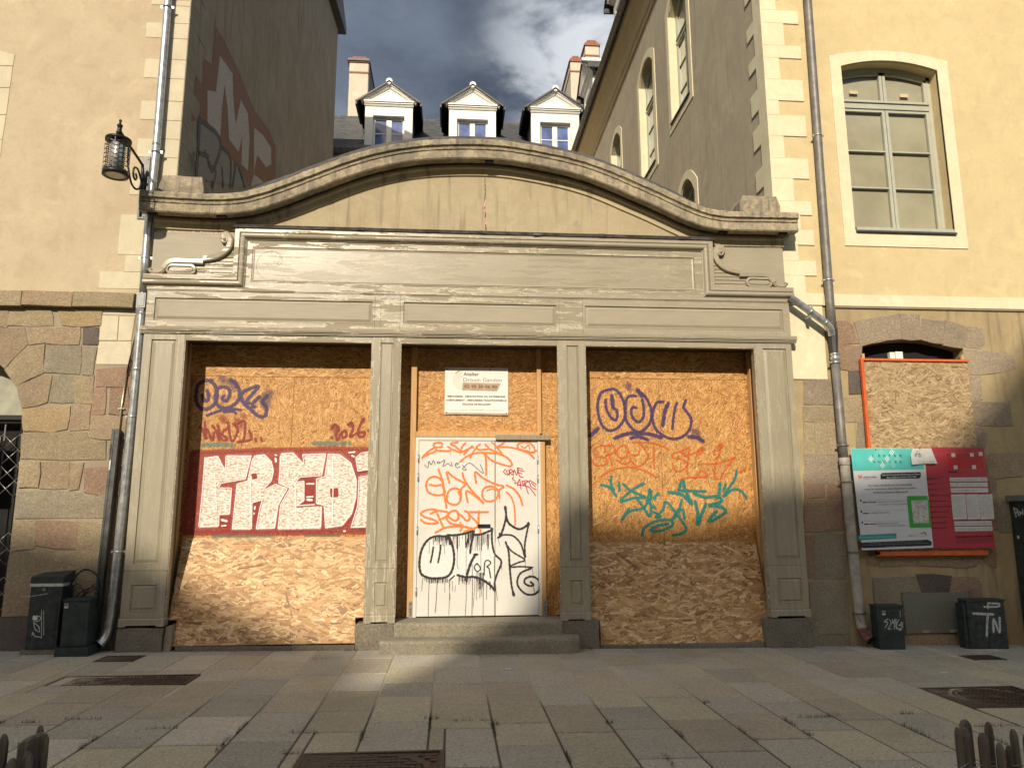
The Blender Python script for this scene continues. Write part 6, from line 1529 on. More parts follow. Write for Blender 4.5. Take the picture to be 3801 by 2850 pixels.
for a, b in ((-3.436, -1.066), (-.676, 1.394), (1.782, 4.116)):
    q = MB(); q.px(a-.01, b+.01, [(.004, 3.832), (.004, 3.846), (.03, 3.846), (.03, 3.832)]); build('opening_bead', q, M_PAINT, sf)
for a, b, m in ((-3.449, -1.053, M_PAINT), (-.689, 1.407, M_PAINT), (1.769, 4.129, M_PAINT2)):
    q = MB(); q.box(a, b, .002, .14, 3.846, 3.914); build('lintel_board', q, m, sf)
ARC = lambda x0, x1, m: build('architrave', MB().px(x0, x1, [(.15, 3.916), (-.018, 3.916), (-.018, 3.926), (-.028, 3.93), (-.028, 3.942), (-.020, 3.946), (-.042, 3.950), (-.042, 3.958), (-.046, 3.962), (-.050, 4.004), (.15, 4.008)]), m, sf)
ARC(-4.005, 1.30, M_PAINT); ARC(1.302, 4.718, M_PAINT2)
# frieze
def fpanel(x0, x1, px0, px1, m, y=0.0): q = MB(); q.framed(x0, x1, 4.010, 4.484, (px0, px1, 4.088, 4.402), y, .14, PANR); return build('frieze_panel', q, [m, M_MATTE], sf)
fpanel(-3.962, -1.037, -3.868, -1.058, M_PAINT); fpanel(-.702, 1.425, -.668, 1.398, M_PAINT); fpanel(1.752, 4.655, 1.775, 4.566, M_PAINT2)
for a, b, c, d in ((-1.034, -.962, -.775, -.705), (1.428, 1.497, 1.680, 1.749)):
    q = MB(); q.box(a, b, .000, .14, 4.010, 4.484); q.box(c, d, .000, .14, 4.010, 4.484); q.box(b, c, .006, .14, 4.010, 4.43); q.box(b, c, .002, .14, 4.434, 4.484); build('frieze_post', q, M_PAINT, sf)
FIL = lambda x0, x1, m: build('frieze_fillet', MB().px(x0, x1, [(.15, 4.487), (-.006, 4.487), (-.006, 4.494), (-.016, 4.500), (-.016, 4.553), (.15, 4.555)]), m, sf)
FIL(-3.97, 1.0, M_PAINT); FIL(1.002, 4.685, M_PAINT2)
roll = [(-.052, .02), (-.052, -.018), (-.044, -.022), (-.040, -.030)]+[(-.036*math.cos(a), -.030-.036*math.sin(a)) for a in [math.pi*i/8 for i in range(9)]]+[(.040, -.030), (.040, -.046), (.045, -.050), (.100, -.050), (.104, -.046), (.104, .05)]
RP = [(-4.015, 4.594), (-2.786, 4.594), (-2.786, 5.258), (3.492, 5.258), (3.492, 4.594), (4.716, 4.594)]
build('roll_moulding', MB().strip(RP[:3]+[(.9, 5.258)], roll), M_PAINT, sf); build('roll_moulding', MB().strip([(.902, 5.258)]+RP[3:], roll), M_PAINT2, sf)
q = MB(); q.framed(-2.734, 3.440, 4.556, 5.206, (-2.668, 3.338, 4.622, 5.122), -.004, .14, [(0,0),(.004,-.005),(.010,-.005),(.014,.010),(.022,.010),(.026,.002),(.040,.006)]); sign = build('fascia_sign_board', q, [M_PAINT, M_SIGN], sf)
inc = [(a/1000, b/1000) for a, b in INCISED]; q = MB(); q.tube([(x, .004, z) for x, z in spline(inc, .03)], .0045, 5); q.tube([(.686-x, .004, z) for x, z in spline(inc, .03)], .0045, 5)
q.tube([(x, .004, z) for x, z in spline([(-2.42, 5.05), (-2.33, 5.03), (-2.30, 4.95), (-2.34, 4.88)], .02)], .0045, 5); q.tube([(-1.8, .004, 4.655), (2.5, .004, 4.655)], .003, 5)
for sx in (1, -1): c = -2.20 if sx == 1 else .686+2.20; q.tube([(c+.045*math.cos(a), .004, 4.655+.045*math.sin(a)) for a in [math.pi*i/10 for i in range(11)]], .004, 5)
build('incised_scrolls', q, M_PAINT, sign)
q = MB(); q.px(-2.905, 3.62, [(.12, 5.362), (-.07, 5.356), (-.075, 5.372), (-.085, 5.385), (-.05, 5.405), (.055, 5.42), (.056, 5.36)]); build('lead_flashing', q, M_CAP, sf)
for x in (-1.3, .35, 1.98, 3.1): q = MB(); q.px(x, x+.10, [(-.078, 5.358), (-.09, 5.385), (-.053, 5.409), (.03, 5.42), (.03, 5.36)]); build('flashing_joint', q, M_CAP, sf)
q = MB(); q.add([(1.08, -.09, 5.352), (1.22, -.088, 5.365), (1.08, -.094, 5.372)], [(0,1,2)]); build('bent_flashing_tab', q, M_ZINC, sf, fix=False)
# side panels with scrolls
for sx, m in ((1, M_PAINT), (-1, M_PAINT2)):
    X = (lambda x: x) if sx == 1 else (lambda x: .686-x)
    q = MB(); a, b = sorted((X(-3.955), X(-2.892))); q.box(a, b, .040, .14, 4.699, 5.298); pn = build('scroll_panel', q, M_MATTE, sf)
    for k in range(7):
        z0 = 4.702+k*.052; q = MB(); zz = z0; xl = -3.45+max(0, (k-3.4))*.13 if k < 4 else -3.32+(k-4)*.12; a, b = sorted((X(xl), X(-2.893))); q.bbox(a, b, .030, .041, z0+.003, z0+.049, .003); build('ribbed_board', q, m, pn)
    prf = [(-.040, .045), (-.040, -.006), (-.033, -.016), (.020, -.020), (.034, -.012), (.040, -.004), (.040, .045)]
    q = MB(); q.strip([(X(x/1000), z/1000) for x, z in [tuple(map(float, p)) for p in spline(SCROLL_A, 25)]], prf); build('scroll_band', q, m, pn)
    q = MB(); q.strip([(X(x/1000), z/1000-.01) for x, z in spline(SCROLL_B, 25)], prf); build('scroll_band', q, m, pn)
    q = MB(); q.strip([(X(x/1000), z/1000) for x, z in spline(LEAF, 20)], [(-.026, .045), (-.024, -.002), (0, -.022), (.024, -.002), (.026, .045)]); build('leaf_curl', q, m, pn)
    cx, cz = X(-3.03), 5.205; q = MB(); q.lathe((0, 0, 0), [(.058, 0), (.058, .02), (.05, .03), (.035, .03), (.03, .024), (.02, .036), (.004, .042)], 20)
    q.v = [(cx+a, .04-c*2., cz+b) for a, b, c in q.v]; build('volute', q, m, pn)
    q = MB(); ring = []; x0, x1, zc, rz = -3.745, -3.385, 4.782, .062
    for i in range(28): t = 2*math.pi*i/28; ex = (x1-x0)/2-.06; ring.append(((x0+x1)/2+(ex if math.cos(t) > 0 else -ex)+rz*math.cos(t), zc+rz*math.sin(t)))
    def rr(s, y): return [(X((x0+x1)/2+(x-(x0+x1)/2)*(1-(1-s)*.35)), y, zc+(z-zc)*s) for x, z in ring]
    vs = rr(1.16, .045)+rr(1.12, -.010)+rr(.70, -.014)+rr(.62, .012)+rr(.54, .012)+rr(.48, -.002); q.add(vs, [(j*28+i, j*28+(i+1) % 28, (j+1)*28+(i+1) % 28, (j+1)*28+i) for j in range(5) for i in range(28)]+[tuple(5*28+i for i in range(28))]); build('oval_boss', q, m, pn)
# flaked plaster line above the side panels
r = random.Random(8); FLK = flat('pale_flakes', (.62,.52,.42), .9, 0, .4, 60)
for x0, x1 in ((-3.93, -2.95), (3.65, 4.60)):
    x = x0; q = MB()
    while x < x1: w = r.uniform(.03, .09); h = r.uniform(.008, .025); q.add([(x, .050, 5.305), (x+w, .050, 5.305), (x+w*.8, .049, 5.305+h), (x+w*.2, .049, 5.305+h*.8)], [(0,1,2,3)]); x += w
    build('flaked_plaster_edge', q, FLK, gw, fix=False)
# nail heads
q = MB()
for x, z in ((-3.75,4.44),(-3.1,4.45),(-2.2,4.44),(1.3,4.45),(2.0,4.04),(4.45,4.05),(-.9,4.45),(-3.7,4.03),(.2,5.17),(2.9,5.17),(-3.71,.985),(1.59,.985),(-.88,.985),(4.40,.985)): q.lathe((x, 0, 0), [(.006, 0), (.004, .003)], 8); q.v[-16:] = [(x+(a-x), -.0+-c-.0008, z+b) for a, b, c in q.v[-16:]]
build('nail_heads', q, flat('dull_nail', (.08,.07,.05), .5, .5), sf)
# timber linings of the bays, darkened in colour to deepen the recess shade
for x, s in ((-3.62, 1), (4.33, -1)):
    q = MB(); q.box(min(x, x-s*.04), max(x, x-s*.04), .10, .62, .0, 3.95); build('bay_lining', q, flat('shaded_green_lining', (.05,.05,.035), .8), sf)
q = MB(); q.box(-3.66, 4.37, .14, .62, 3.87, 3.93); build('bay_soffit', q, flat('shaded_soffit', (.06,.04,.025), .9), sf)
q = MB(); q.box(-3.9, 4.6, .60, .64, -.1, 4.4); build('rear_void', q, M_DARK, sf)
# ================================================================= HOARDINGS
def sheet(parent, nm, x0, x1, z0, z1, Y, mat, t=.018, **k):
    q = MB(); q.box(x0, x1, Y, Y+t, z0, z1); s = build(nm, q, mat, parent)
    if k: chips(s, x0, x1, z0, z1, lambda v: v+np.array([0, Y, 0]), mat=k.get('mat', M_CHIP), n=int((x1-x0)*(z1-z0)*k['d']), L=k['L'], Wd=k['W'], ang=k['a'], spread=k['s'], seed=k['seed'])
    return s
up = dict(d=4200, L=.060, W=.0115, a=1.35, s=.75)
lh = thing('chipboard_hoarding', 'upright chipboard hoarding in the left bay covered with red and white letters', 'hoarding', (-2.2, .45, .1), 'chipboard hoardings in the shopfront bays')
sheet(lh, 'chipboard_sheet', -3.46, -2.134, .1, 3.443, .45, M_OSB, **up, seed=1); sheet(lh, 'chipboard_sheet', -2.130, -.96, .1, 3.443, .45, M_OSB, **up, seed=2)
sheet(lh, 'top_strip', -3.60, -.96, 3.447, 3.88, .446, M_OSB, seed=3, d=2300, L=.08, W=.018, a=.1, s=.5)
q = MB(); q.box(-3.585, -3.50, .36, .46, .0, 3.88); build('stud', q, M_PINE, lh); q = MB(); q.box(-3.62, -3.46, .468, .49, 0, 3.88); build('side_strip', q, M_OSB, lh)
F0 = lambda a, b, l: (a, .4482-.004-l, b)
for s_ in ([0], [1, 2, 3], [4, 5], [6]): paint('left_teal', 'teal_smear', lh, 'faded teal smear beside the big letters', .0, F0, sel=s_)
paint('piece', 'letter_piece', lh, 'big white block letters FREDI on a red background', .0006, F0, .00006)
paint('left_purple', 'purple_tag', lh, 'purple sprayed loops at the top left of the hoarding', .0, F0); paint('left_red', 'red_tag', lh, 'dark red sprayed name', .0, F0, sel=[0,1,2,3,4,5,6,7,8,9,10,11]); paint('left_red', 'red_date', lh, 'dark red sprayed year 2026', .0, F0, sel=[12,13,14,15,16,17,18,19,20])
rh = thing('chipboard_hoarding', 'upright chipboard hoarding in the right bay with purple, orange and teal tags', 'hoarding', (3.0, .45, .1), 'chipboard hoardings in the shopfront bays')
sheet(rh, 'chipboard_sheet', 1.62, 2.892, .1, 3.474, .45, M_OSB, **up, seed=4); sheet(rh, 'chipboard_sheet', 2.896, 4.142, .1, 3.474, .45, M_OSB, **up, seed=5)
sheet(rh, 'top_strip', 1.62, 4.142, 3.478, 3.88, .446, M_OSB, seed=6, d=2300, L=.08, W=.018, a=.1, s=.5)
q = MB(); q.box(4.185, 4.265, .36, .46, .0, 3.88); build('stud', q, M_PINE, rh); q = MB(); q.box(4.142, 4.34, .468, .49, 0, 3.88); build('side_strip', q, M_OSB, rh)
paint('right_purple', 'purple_tag', rh, 'purple sprayed ovals underlined twice', .0, F0); paint('right_orange', 'orange_tag', rh, 'faint orange sprayed scrawl below the purple ovals', .0, F0); paint('right_teal', 'teal_tag', rh, 'teal sprayed tag lowest on the hoarding', .0, F0)
r = random.Random(3)
for hoard, xr, zr in ((lh, (-3.3, -1.1), (1.45, 3.4)), (rh, (1.8, 4.05), (1.35, 3.4))):
    q = MB()
    for _ in range(26): x, z = r.uniform(*xr), r.uniform(*zr); l = r.uniform(.02, .06); a = r.choice((-.7, .7, .3))+r.uniform(-.3, .3); q.add([(x, .4462, z), (x+l*math.cos(a), .4462, z+l*math.sin(a)), (x+l*math.cos(a)*.9, .4462, z+l*math.sin(a)+.008), (x, .4462, z+.006)], [(0,1,2,3)])
    for x in ((-3.43, -2.75, -2.16, -2.10, -1.55, -1.08) if hoard is lh else (1.82, 2.3, 2.86, 2.93, 3.5, 4.11)):
        for z in np.arange(1.5, 3.4, .31): q.add([(x+.007*math.cos(k*1.047), .4458, z+.007*math.sin(k*1.047)) for k in range(6)], [(0,1,2,3,4,5)])
    build('dark_chip_marks', q, flat('dark_bark_chip', (.10,.05,.02), .8), hoard, kind='stuff', fix=False)
# leaning panels
def leaning(x0, x1, zb, zt, yb, yt, notches, label, seed, slantl=0):
    t = thing('leaning_panel', label, 'board', ((x0+x1)/2, yb, zb), 'large chipboard panels leaning below the hoardings'); L = math.hypot(zt-zb, yt-yb); c, s = (zt-zb)/L, (yt-yb)/L
    T = lambda x, d, v: (x, yb+v*s+d*c, zb+v*c-d*s)
    pts = [(x0+notches[0], 0), (x1-notches[1], 0), (x1-notches[1]-.02, .30), (x1, .31), (x1, L), (x0, L), (x0, .31), (x0+notches[0]+.012, .30)]
    n = len(pts); q = MB(); q.add([T(x, 0, v) for x, v in pts]+[T(x, .018, v) for x, v in pts], [tuple(range(n)), tuple(range(2*n-1, n-1, -1))]+[(i, i+n, (i+1) % n+n, (i+1) % n) for i in range(n)]); b = build('board', q, M_OSB, t)
    def mp(v): o = np.empty_like(v); o[:,0] = v[:,0]; o[:,1] = yb+v[:,2]*s+v[:,1]*c; o[:,2] = zb+v[:,2]*c-v[:,1]*s; return o
    chips(b, x0+.003, x1-.003, .31, L-.002, mp, int((x1-x0)*(L-.31)*850), .125, .040, .02, .40, M_CHIPL, seed)
    chips(b, x0+notches[0]+.014, x1-notches[1]-.022, .002, .31, mp, int((x1-x0)*.31*850), .125, .040, .02, .40, M_CHIPL, seed+50)
    return t
leaning(-3.44, -1.045, .050, 1.325, .045, .432, (.09, .115), 'large flake chipboard leaning outward below the left hoarding, sunlit', 21)
leaning(1.775, 4.160, -.035, 1.235, .045, .432, (.13, .085), 'large flake chipboard leaning outward below the right hoarding, in shade', 22)
# middle bay
mh = thing('chipboard_hoarding', 'narrow chipboard hoarding framed by pine studs around the white door', 'hoarding', (.4, .47, .29), 'chipboard hoardings in the shopfront bays')
sheet(mh, 'chipboard_sheet', -1.0, 1.66, 2.65, 3.88, .475, M_OSB, d=4200, L=.055, W=.011, a=.1, s=.7, seed=7); sheet(mh, 'chipboard_sheet', 1.21, 1.66, .295, 2.645, .475, M_OSB, d=3800, L=.055, W=.011, a=1.4, s=.6, seed=8); sheet(mh, 'chipboard_sheet', -1.0, -.50, .295, 2.645, .475, M_OSB, d=3000, L=.055, W=.011, a=1.4, s=.6, seed=9)
for a, b, c, d, y in ((-.563, -.483, .30, 3.88, .40), (1.202, 1.268, .30, 2.60, .405), (1.165, 1.225, 2.69, 3.88, .415)): q = MB(); q.bbox(a, b, y, .474, c, d, .004); build('stud', q, M_PINE, mh)
q = MB(); q.bbox(-.482, 1.20, .405, .474, 2.638, 2.712, .004); build('head_rail', q, M_PINE, mh)
for x in (-.535, 1.225):
    q = MB(); q.box(x, x+.045, .392, .398, .27, .50); br = build('bracket', q, M_ZINC, mh); q = MB()
    for z in (.33, .36, .40, .46): q.box(x+.015, x+.028, .389, .3915, z, z+.012)
    build('bracket_slots', q, M_DARK, br)
pl = MB(); pl.bbox(.592, 1.328, .365, .404, 2.600, 2.668, .004); tag(build('grey_plank', pl, M_GREYTIM, bev=0), 'weathered grey plank fixed across the top right of the door', 'plank')
# ================================================================= DOOR
dr = thing('double_door', 'white metal double door covered with orange and black graffiti', 'door', (.36, .42, .292))
q = MB(); q.box(-.484, -.442, .404, .47, .296, 2.634); q.box(1.166, 1.203, .404, .47, .296, 2.634); q.box(-.442, 1.166, .404, .47, 2.594, 2.634); build('frame', q, M_WHITE, dr)
for a, b in ((-.438, .586), (.592, 1.162)): q = MB(); q.bbox(a, b, .416, .455, .306, 2.590, .003); lf_ = build('door_leaf', q, M_WHITE, dr)
q = MB(); q.box(-.44, 1.165, .43, .47, .292, .305); build('door_seal', q, M_GASKET, dr); q = MB(); q.box(.580, .586, .4125, .4155, .306, 2.59); build('edge_strip', q, flat('brown_edge', (.22,.15,.08), .6), dr)
for x, zs in ((-.452, (2.35, 2.10, 1.40, .62)), (1.160, (2.33, 2.08, 1.41, .66))):
    for z in zs: q = MB(); q.tube([(x+.008, .402, z-.055), (x+.008, .402, z+.055)], .008, 8); q.box(x-.006, x+.022, .408, .414, z-.05, z-.004); q.box(x-.006, x+.022, .408, .414, z+.004, z+.05); build('hinge', q, M_ZINC, dr)
q = MB(); q.rings(.355, .523, 1.43, 1.478, [(0, .4155), (0, .404), (.007, .404), (.009, .410)]); q.box(.364, .514, .406, .412, 1.439, 1.455); build('letter_slot', q, M_BLACK, dr)
FD = lambda a, b, l: (a, .4145-l, b)
paint('door_white', 'white_patch', dr, 'fresh white rolled patch behind the black letters', .0, FD); paint('door_orange', 'orange_graffiti', dr, 'orange sprayed lettering on the upper door', .0004, FD, .00008)
paint('door_marker', 'grey_marker_tag', dr, 'thin grey handwriting', .0, FD); paint('door_redmark', 'red_marker_tag', dr, 'small dark red lettering on the right leaf', .0, FD); paint('door_black', 'black_graffiti', dr, 'dripping black outlines on the lower door', .0010, FD, .00003)
# firm's plate
sg = thing('trade_plate', 'white joinery firm plate screwed above the door, top edge in shadow', 'sign', (.333, .44, 2.96))
q = MB(); q.bbox(-.104, .769, .455, .461, 2.952, 3.607, .001); build('plate', q, flat('white_plate', (.80,.79,.74), .3, 0, .02), sg)
ink = flat('grey_ink', (.16,.14,.12), .5); ink2 = flat('faded_ink', (.38,.34,.28), .5); inkd = flat('dark_ink', (.06,.05,.045), .5); brown = flat('brown_plank_print', (.42,.30,.20), .5, 0, .15, 6); Ys = .4535
def SGP(x, y): return (-.104+(x-330)/1505*.873, 3.607-(y-200)/1110*.655)
def st_(s, x, y, x2, h, m, y2=None, th=0): a = SGP(x, y); b = SGP(x2, y); return text(s, 'lettering', sg, a[0], a[1], Ys, h, m, b[0]-a[0], thick=th)
st_('Atelier', 770, 395, 1140, .050, inkd, th=.001); st_('Drouin Gandon', 755, 535, 1670, .056, ink); st_('MENUISERIE - RÉNOVATION DU PATRIMOINE', 395, 905, 1765, .026, ink, th=.0015); st_('AGENCEMENT - MENUISERIE TRADITIONNELLE', 360, 995, 1800, .026, ink, th=.0015); st_('FAÇADE DE MAGASIN', 748, 1088, 1412, .026, ink, th=.0015); st_('7, rue de la Retardais 35000 RENNES - contact@adg-ma.fr', 420, 1215, 1735, .019, ink2)
q = MB(); pp = [SGP(760, 560), SGP(1665, 565), SGP(1570, 755), SGP(740, 745)]; q.add([(x, Ys+.0008, z) for x, z in pp], [(0,1,2,3)]); pp = [SGP(335, 1262), SGP(1815, 1275), SGP(1815, 1325), SGP(335, 1305)]; q.add([(x, Ys+.0008, z) for x, z in pp], [(0,1,2,3)]); build('printed_plank', q, brown, sg, fix=False)
st_('02 99 30 06 90', 790, 685, 1570, .044, flat('brown_ink', (.14,.09,.06), .5), th=.002)
q = MB()
for j, rd in enumerate((.135, .118, .100, .083, .066, .048)):
    c = SGP(760, 500); q.tube([(c[0]+math.cos(a)*rd, Ys+.001, c[1]+math.sin(a)*rd) for a in [math.pi*(.55+i*.95/18) for i in range(19)]], .0028, 4)
build('ring_logo', q, flat('pale_ring_print', (.66,.60,.45), .5), sg); q = MB(); c = SGP(760, 500); q.strip([(c[0]+math.cos(a)*.14, c[1]+math.sin(a)*.14) for a in [math.pi*(.52+i*.25/8) for i in range(9)]], [(-.004, Ys+.0006), (.004, Ys+.0004)], cap=False); build('dark_arc_print', q, inkd, sg, fix=False)
for x, y in ((378, 240), (1785, 265), (378, 1265), (1795, 1278), (1405, 238)): c = SGP(x, y); q = MB(); q.lathe((0, 0, 0), [(.009, 0), (.006, .004)], 10); q.v = [(c[0]+a, Ys+.001-cc, c[1]+b) for a, b, cc in q.v]; build('screw', q, M_BLACK, sg)
# ================================================================= DRAINPIPES
def clamp(parent, x, y, z, r, m=M_ZINC, wall=.15):
    q = MB(); q.lathe((x, y, 0), [(r+.001, z-.012), (r+.008, z-.010), (r+.008, z+.010), (r+.001, z+.012)], 20)
    for s in (-1, 1): q.box(x+s*(r+.002) if s > 0 else x-r-.034, x+r+.034 if s > 0 else x-r-.002, y-.004, y+.004, z-.016, z+.016); q.tube([(x+s*(r+.02), y-.012, z), (x+s*(r+.02), y+.012, z)], .006, 6)
    q.tube([(x, y+r, z), (x, wall, z)], .007, 6); return build('pipe_clamp', q, m, parent)
lp = thing('drainpipe', 'shiny galvanised drainpipe down the left edge of the shopfront', 'drainpipe', (-4.1, .05, 0))
LPX = [(-4.20, -.03, .075), (-4.185, -.03, .075)]
q = MB(); q.tube([(-4.055, .06, 14.9), (-4.042, .06, 8.7), (-4.030, .06, 6.45), (-4.048, .055, 5.3), (-4.042, .05, 4.9), (-4.034, .05, 4.45)], .051, 20); q.tube([(-4.034, .05, 4.46), (-4.030, .05, 3.45), (-4.050, .05, 1.82), (-4.080, .05, .72), (-4.098, .05, .34), (-4.104, .045, .26), (-4.115, .03, .19), (-4.14, -.0, .13), (-4.165, -.04, .095)], .054, 20, cap=False)
build('pipe', q, M_ZINC, lp)
q = MB(); q.tube([(-4.150, -.018, .112), (-4.166, -.042, .094)], .050, 18); build('dark_mouth', q, M_DARK, lp)
q = MB(); q.framed(-4.084, -3.972, 4.25, 4.445, (-4.07, -3.985, 4.27, 4.43), -.02, .10, [(0, 0), (.004, -.003)]); q.add([(-4.084, -.02, 4.25), (-3.972, -.02, 4.36), (-3.972, .10, 4.36), (-4.084, .10, 4.25), (-4.084, -.0, 4.17), (-4.0, -.0, 4.17)], [(0,1,2,3),(0,4,5,1)]); build('zinc_outlet_box', q, flat('zinc_sheet', (.25,.26,.265), .5, .4, .15), lp)
for z in (8.62, 6.44, 4.94, 2.84, 1.17): clamp(lp, {8.62:-4.042,6.44:-4.030,4.94:-4.044,2.84:-4.037,1.17:-4.065}[z], .055, z, .054)
for z in (6.56, 5.78, 4.19, 3.45): q = MB(); q.lathe((-4.030 if z > 4 else -4.031, .058 if z > 5 else .05, 0), [(.0545, z-.02), (.057, z-.016), (.057, z+.016), (.0545, z+.02)], 18); build('pipe_joint', q, M_ZINC, lp)
cd = thing('cable_conduit', 'thin metal conduit with twin cables climbing beside the left drainpipe', 'conduit', (-4.2, .12, 1.4))
q = MB(); q.tube([(-4.262, .128, .86), (-4.245, .128, 1.8), (-4.216, .128, 2.9), (-4.190, .128, 3.42)], .013, 8); build('conduit', q, flat('brass_toned_tube', (.42,.36,.22), .35, .8), cd)
q = MB(); q.tube([(-4.188, .128, 3.41), (-4.165, .13, 3.62), (-4.115, .13, 3.95), (-4.095, .13, 4.2), (-4.10, .13, 4.35)], .007, 6); q.tube([(-4.178, .12, 3.40), (-4.150, .125, 3.62), (-4.105, .125, 3.95)], .006, 6); q.tube([(-4.115, .128, 4.92), (-4.112, .128, 5.6), (-4.12, .12, 5.85)], .005, 6); build('cable', q, M_BLACK, cd)
for z, x in ((2.95, -4.214), (1.9, -4.243)): q = MB(); q.lathe((x, .128, 0), [(.015, z-.010), (.018, z-.008), (.018, z+.008), (.015, z+.010)], 10); q.box(x-.04, x-.016, .12, .128, z-.008, z+.010); q.box(x+.016, x+.04, .12, .128, z-.008, z+.010); build('conduit_clip', q, M_ZINC, cd)
gd = thing('guard_channel', 'dark grey metal cable guard leaning against the wall by the drainpipe', 'cable guard', (-4.24, .1, .1))
q = MB(); V = [(-4.275, 2.68), (-4.185, 2.68), (-4.22, .72), (-4.24, .15), (-4.31, .15), (-4.30, .72)]
q.prism(V, .055, .13); build('channel', q, M_ANTH, gd); q = MB(); q.prism([(-4.244, 2.66), (-4.238, 2.66), (-4.285, .2), (-4.291, .2)], .048, .0545); build('channel_rib', q, M_ANTH, gd)
q = MB(); q.prism([(-4.270, 2.16), (-4.248, 2.18), (-4.250, 2.30), (-4.272, 2.28)], .0515, .0535); build('torn_sticker', q, M_WHITE, gd)
text('GARDE', 'lettering', gd, -4.262, 2.36, .0535, .028, M_DARK, .13, rot=88)
rp = thing('drainpipe', 'dark zinc drainpipe with grey lower section on the yellow house', 'drainpipe', (5.3, .03, -.1))
q = MB(); q.tube([(5.325, .03, 14.1), (5.302, .03, 9.0), (5.287, .03, 7.04), (5.272, .03, 4.9), (5.272, .03, 4.52), (5.273, .03, 4.06)], .058, 20); q.tube([(5.278, .03, 3.72), (5.285, .03, 2.6), (5.292, .03, 2.3)], .056, 20); build('upper_pipe', q, M_ZINC2, rp)
q = MB(); q.lathe((5.275, .03, 0), [(.055, 4.14), (.066, 4.13), (.066, 4.03), (.066, 4.02), (.050, 3.80), (.050, 3.77)], 8, False); build('dark_hopper', q, flat('dark_lead', (.06,.06,.06), .5, .5), rp)
q = MB(); q.lathe((5.278, .03, 0), [(.05, 3.79), (.058, 3.785), (.058, 3.765), (.050, 3.76), (.050, 3.74), (.060, 3.735), (.060, 3.70), (.05, 3.69)], 18); build('pipe_socket', q, M_ZINC, rp)
q = MB(); q.tube([(5.294, .03, 2.28), (5.305, .03, 1.5), (5.318, .03, .8), (5.332, .03, .28), (5.337, .025, .20), (5.345, .0, .10), (5.365, -.05, .03), (5.385, -.09, .0)], .064, 20, cap=False); q.lathe((5.293, .03, 0), [(.065, 2.24), (.072, 2.25), (.072, 2.34), (.065, 2.345)], 18); build('lower_pipe', q, M_PVC, rp)
q = MB(); q.tube([(5.342, .01, .13), (5.350, -.02, .07), (5.366, -.052, .028), (5.386, -.092, -.002)], .0655, 20, cap=False); build('rusty_shoe', q, M_RUST, rp); q = MB(); q.tube([(5.372, -.062, .022), (5.388, -.094, -.0035)], .058, 18); build('dark_mouth', q, M_DARK, rp)
for x, z in ((5.287, 7.04), (5.272, 4.84), (5.278, 3.655), (5.286, 2.51), (5.294, 2.02), (5.307, 1.10), (5.329, .32)): clamp(rp, x, .03, z, .058 if z > 2.3 else .065, M_ZINC if z > 3.5 else M_ZINC2, .12)
q = MB(); q.tube([(5.26, -.03, .31), (5.30, -.035, .24), (5.345, -.02, .12)], .003, 5); build('loose_wire', q, M_BLACK, rp)
bp = thing('branch_pipe', 'short galvanised pipe slanting from the shopfront cornice into the right drainpipe', 'drainpipe', (4.95, -.045, 4.13))
q = MB(); q.tube([(4.655, -.045, 4.565), (4.72, -.045, 4.515), (5.02, -.045, 4.295), (5.16, -.045, 4.19), (5.205, -.035, 4.145), (5.235, -.01, 4.09), (5.250, .01, 4.04)], .050, 18, cap=False); build('pipe', q, M_ZINC, bp)
q = MB(); q.tube([(4.925, -.045, 4.365), (4.945, -.045, 4.35)], .056, 18); q.tube([(5.13, -.045, 4.213), (5.15, -.045, 4.198)], .053, 18); q.box(4.895, 4.93, -.075, -.015, 4.265, 4.305); q.tube([(4.91, -.045, 4.28), (4.91, .12, 4.28)], .008, 6); q.box(4.955, 4.975, .01, -.045, 4.40, 4.43); build('pipe_clamp', q, M_ZINC, bp)
# ================================================================= LANTERN
ln = thing('wall_lantern', 'black pierced metal lantern on a scrolled bracket at the left of the cornice', 'lantern', (-4.17, .1, 5.5)); lc = (-4.175, -.70)
q = MB(); q.box(-4.235, -4.128, .128, .149, 5.515, 6.405); build('wall_plate', q, M_ANTH, ln); q = MB()
for x, z in ((-4.15, 6.37), (-4.20, 5.55), (-4.15, 5.55), (-4.21, 5.58), (-4.15, 5.66)): q.tube([(x, .127, z), (x, .118, z)], .009, 8)
build('bolts', q, M_ZINC2, ln)
q = MB(); q.tube([(-4.175, -.68, 6.33), (-4.175, -.40, 6.29), (-4.178, -.1, 6.255), (-4.18, .04, 6.235)], .018, 8); q.tube([(-4.18, .03, 6.25), (-4.182, .07, 6.12), (-4.185, .09, 5.95), (-4.188, .10, 5.75), (-4.19, .125, 5.62), (-4.19, .13, 5.55)], [.018,.026,.03,.028,.022,.018], 8); build('arm', q, M_BLACK, ln)
def flat_scroll(pts, w=.012): q = MB(); q.tube(spline(pts, .02), w, 6); return q
q = flat_scroll([(-4.175, -.42, 6.28), (-4.18, -.40, 6.14), (-4.185, -.34, 5.98), (-4.19, -.22, 5.86), (-4.19, -.09, 5.84), (-4.188, .02, 5.90), (-4.186, .06, 6.0)], .014); q2 = flat_scroll([(-4.186, .05, 6.02), (-4.19, -.06, 6.12), (-4.19, -.17, 6.10), (-4.19, -.19, 6.0), (-4.19, -.13, 5.95), (-4.19, -.08, 6.0), (-4.19, -.12, 6.04)], .014); o_ = len(q.v); q.v += q2.v; q.f += [tuple(i+o_ for i in f) for f in q2.f]; q.sm += q2.sm; q.mi += q2.mi; build('bracket_scroll', q, M_BLACK, ln)
zb, zt, R = 5.775, 6.215, .146
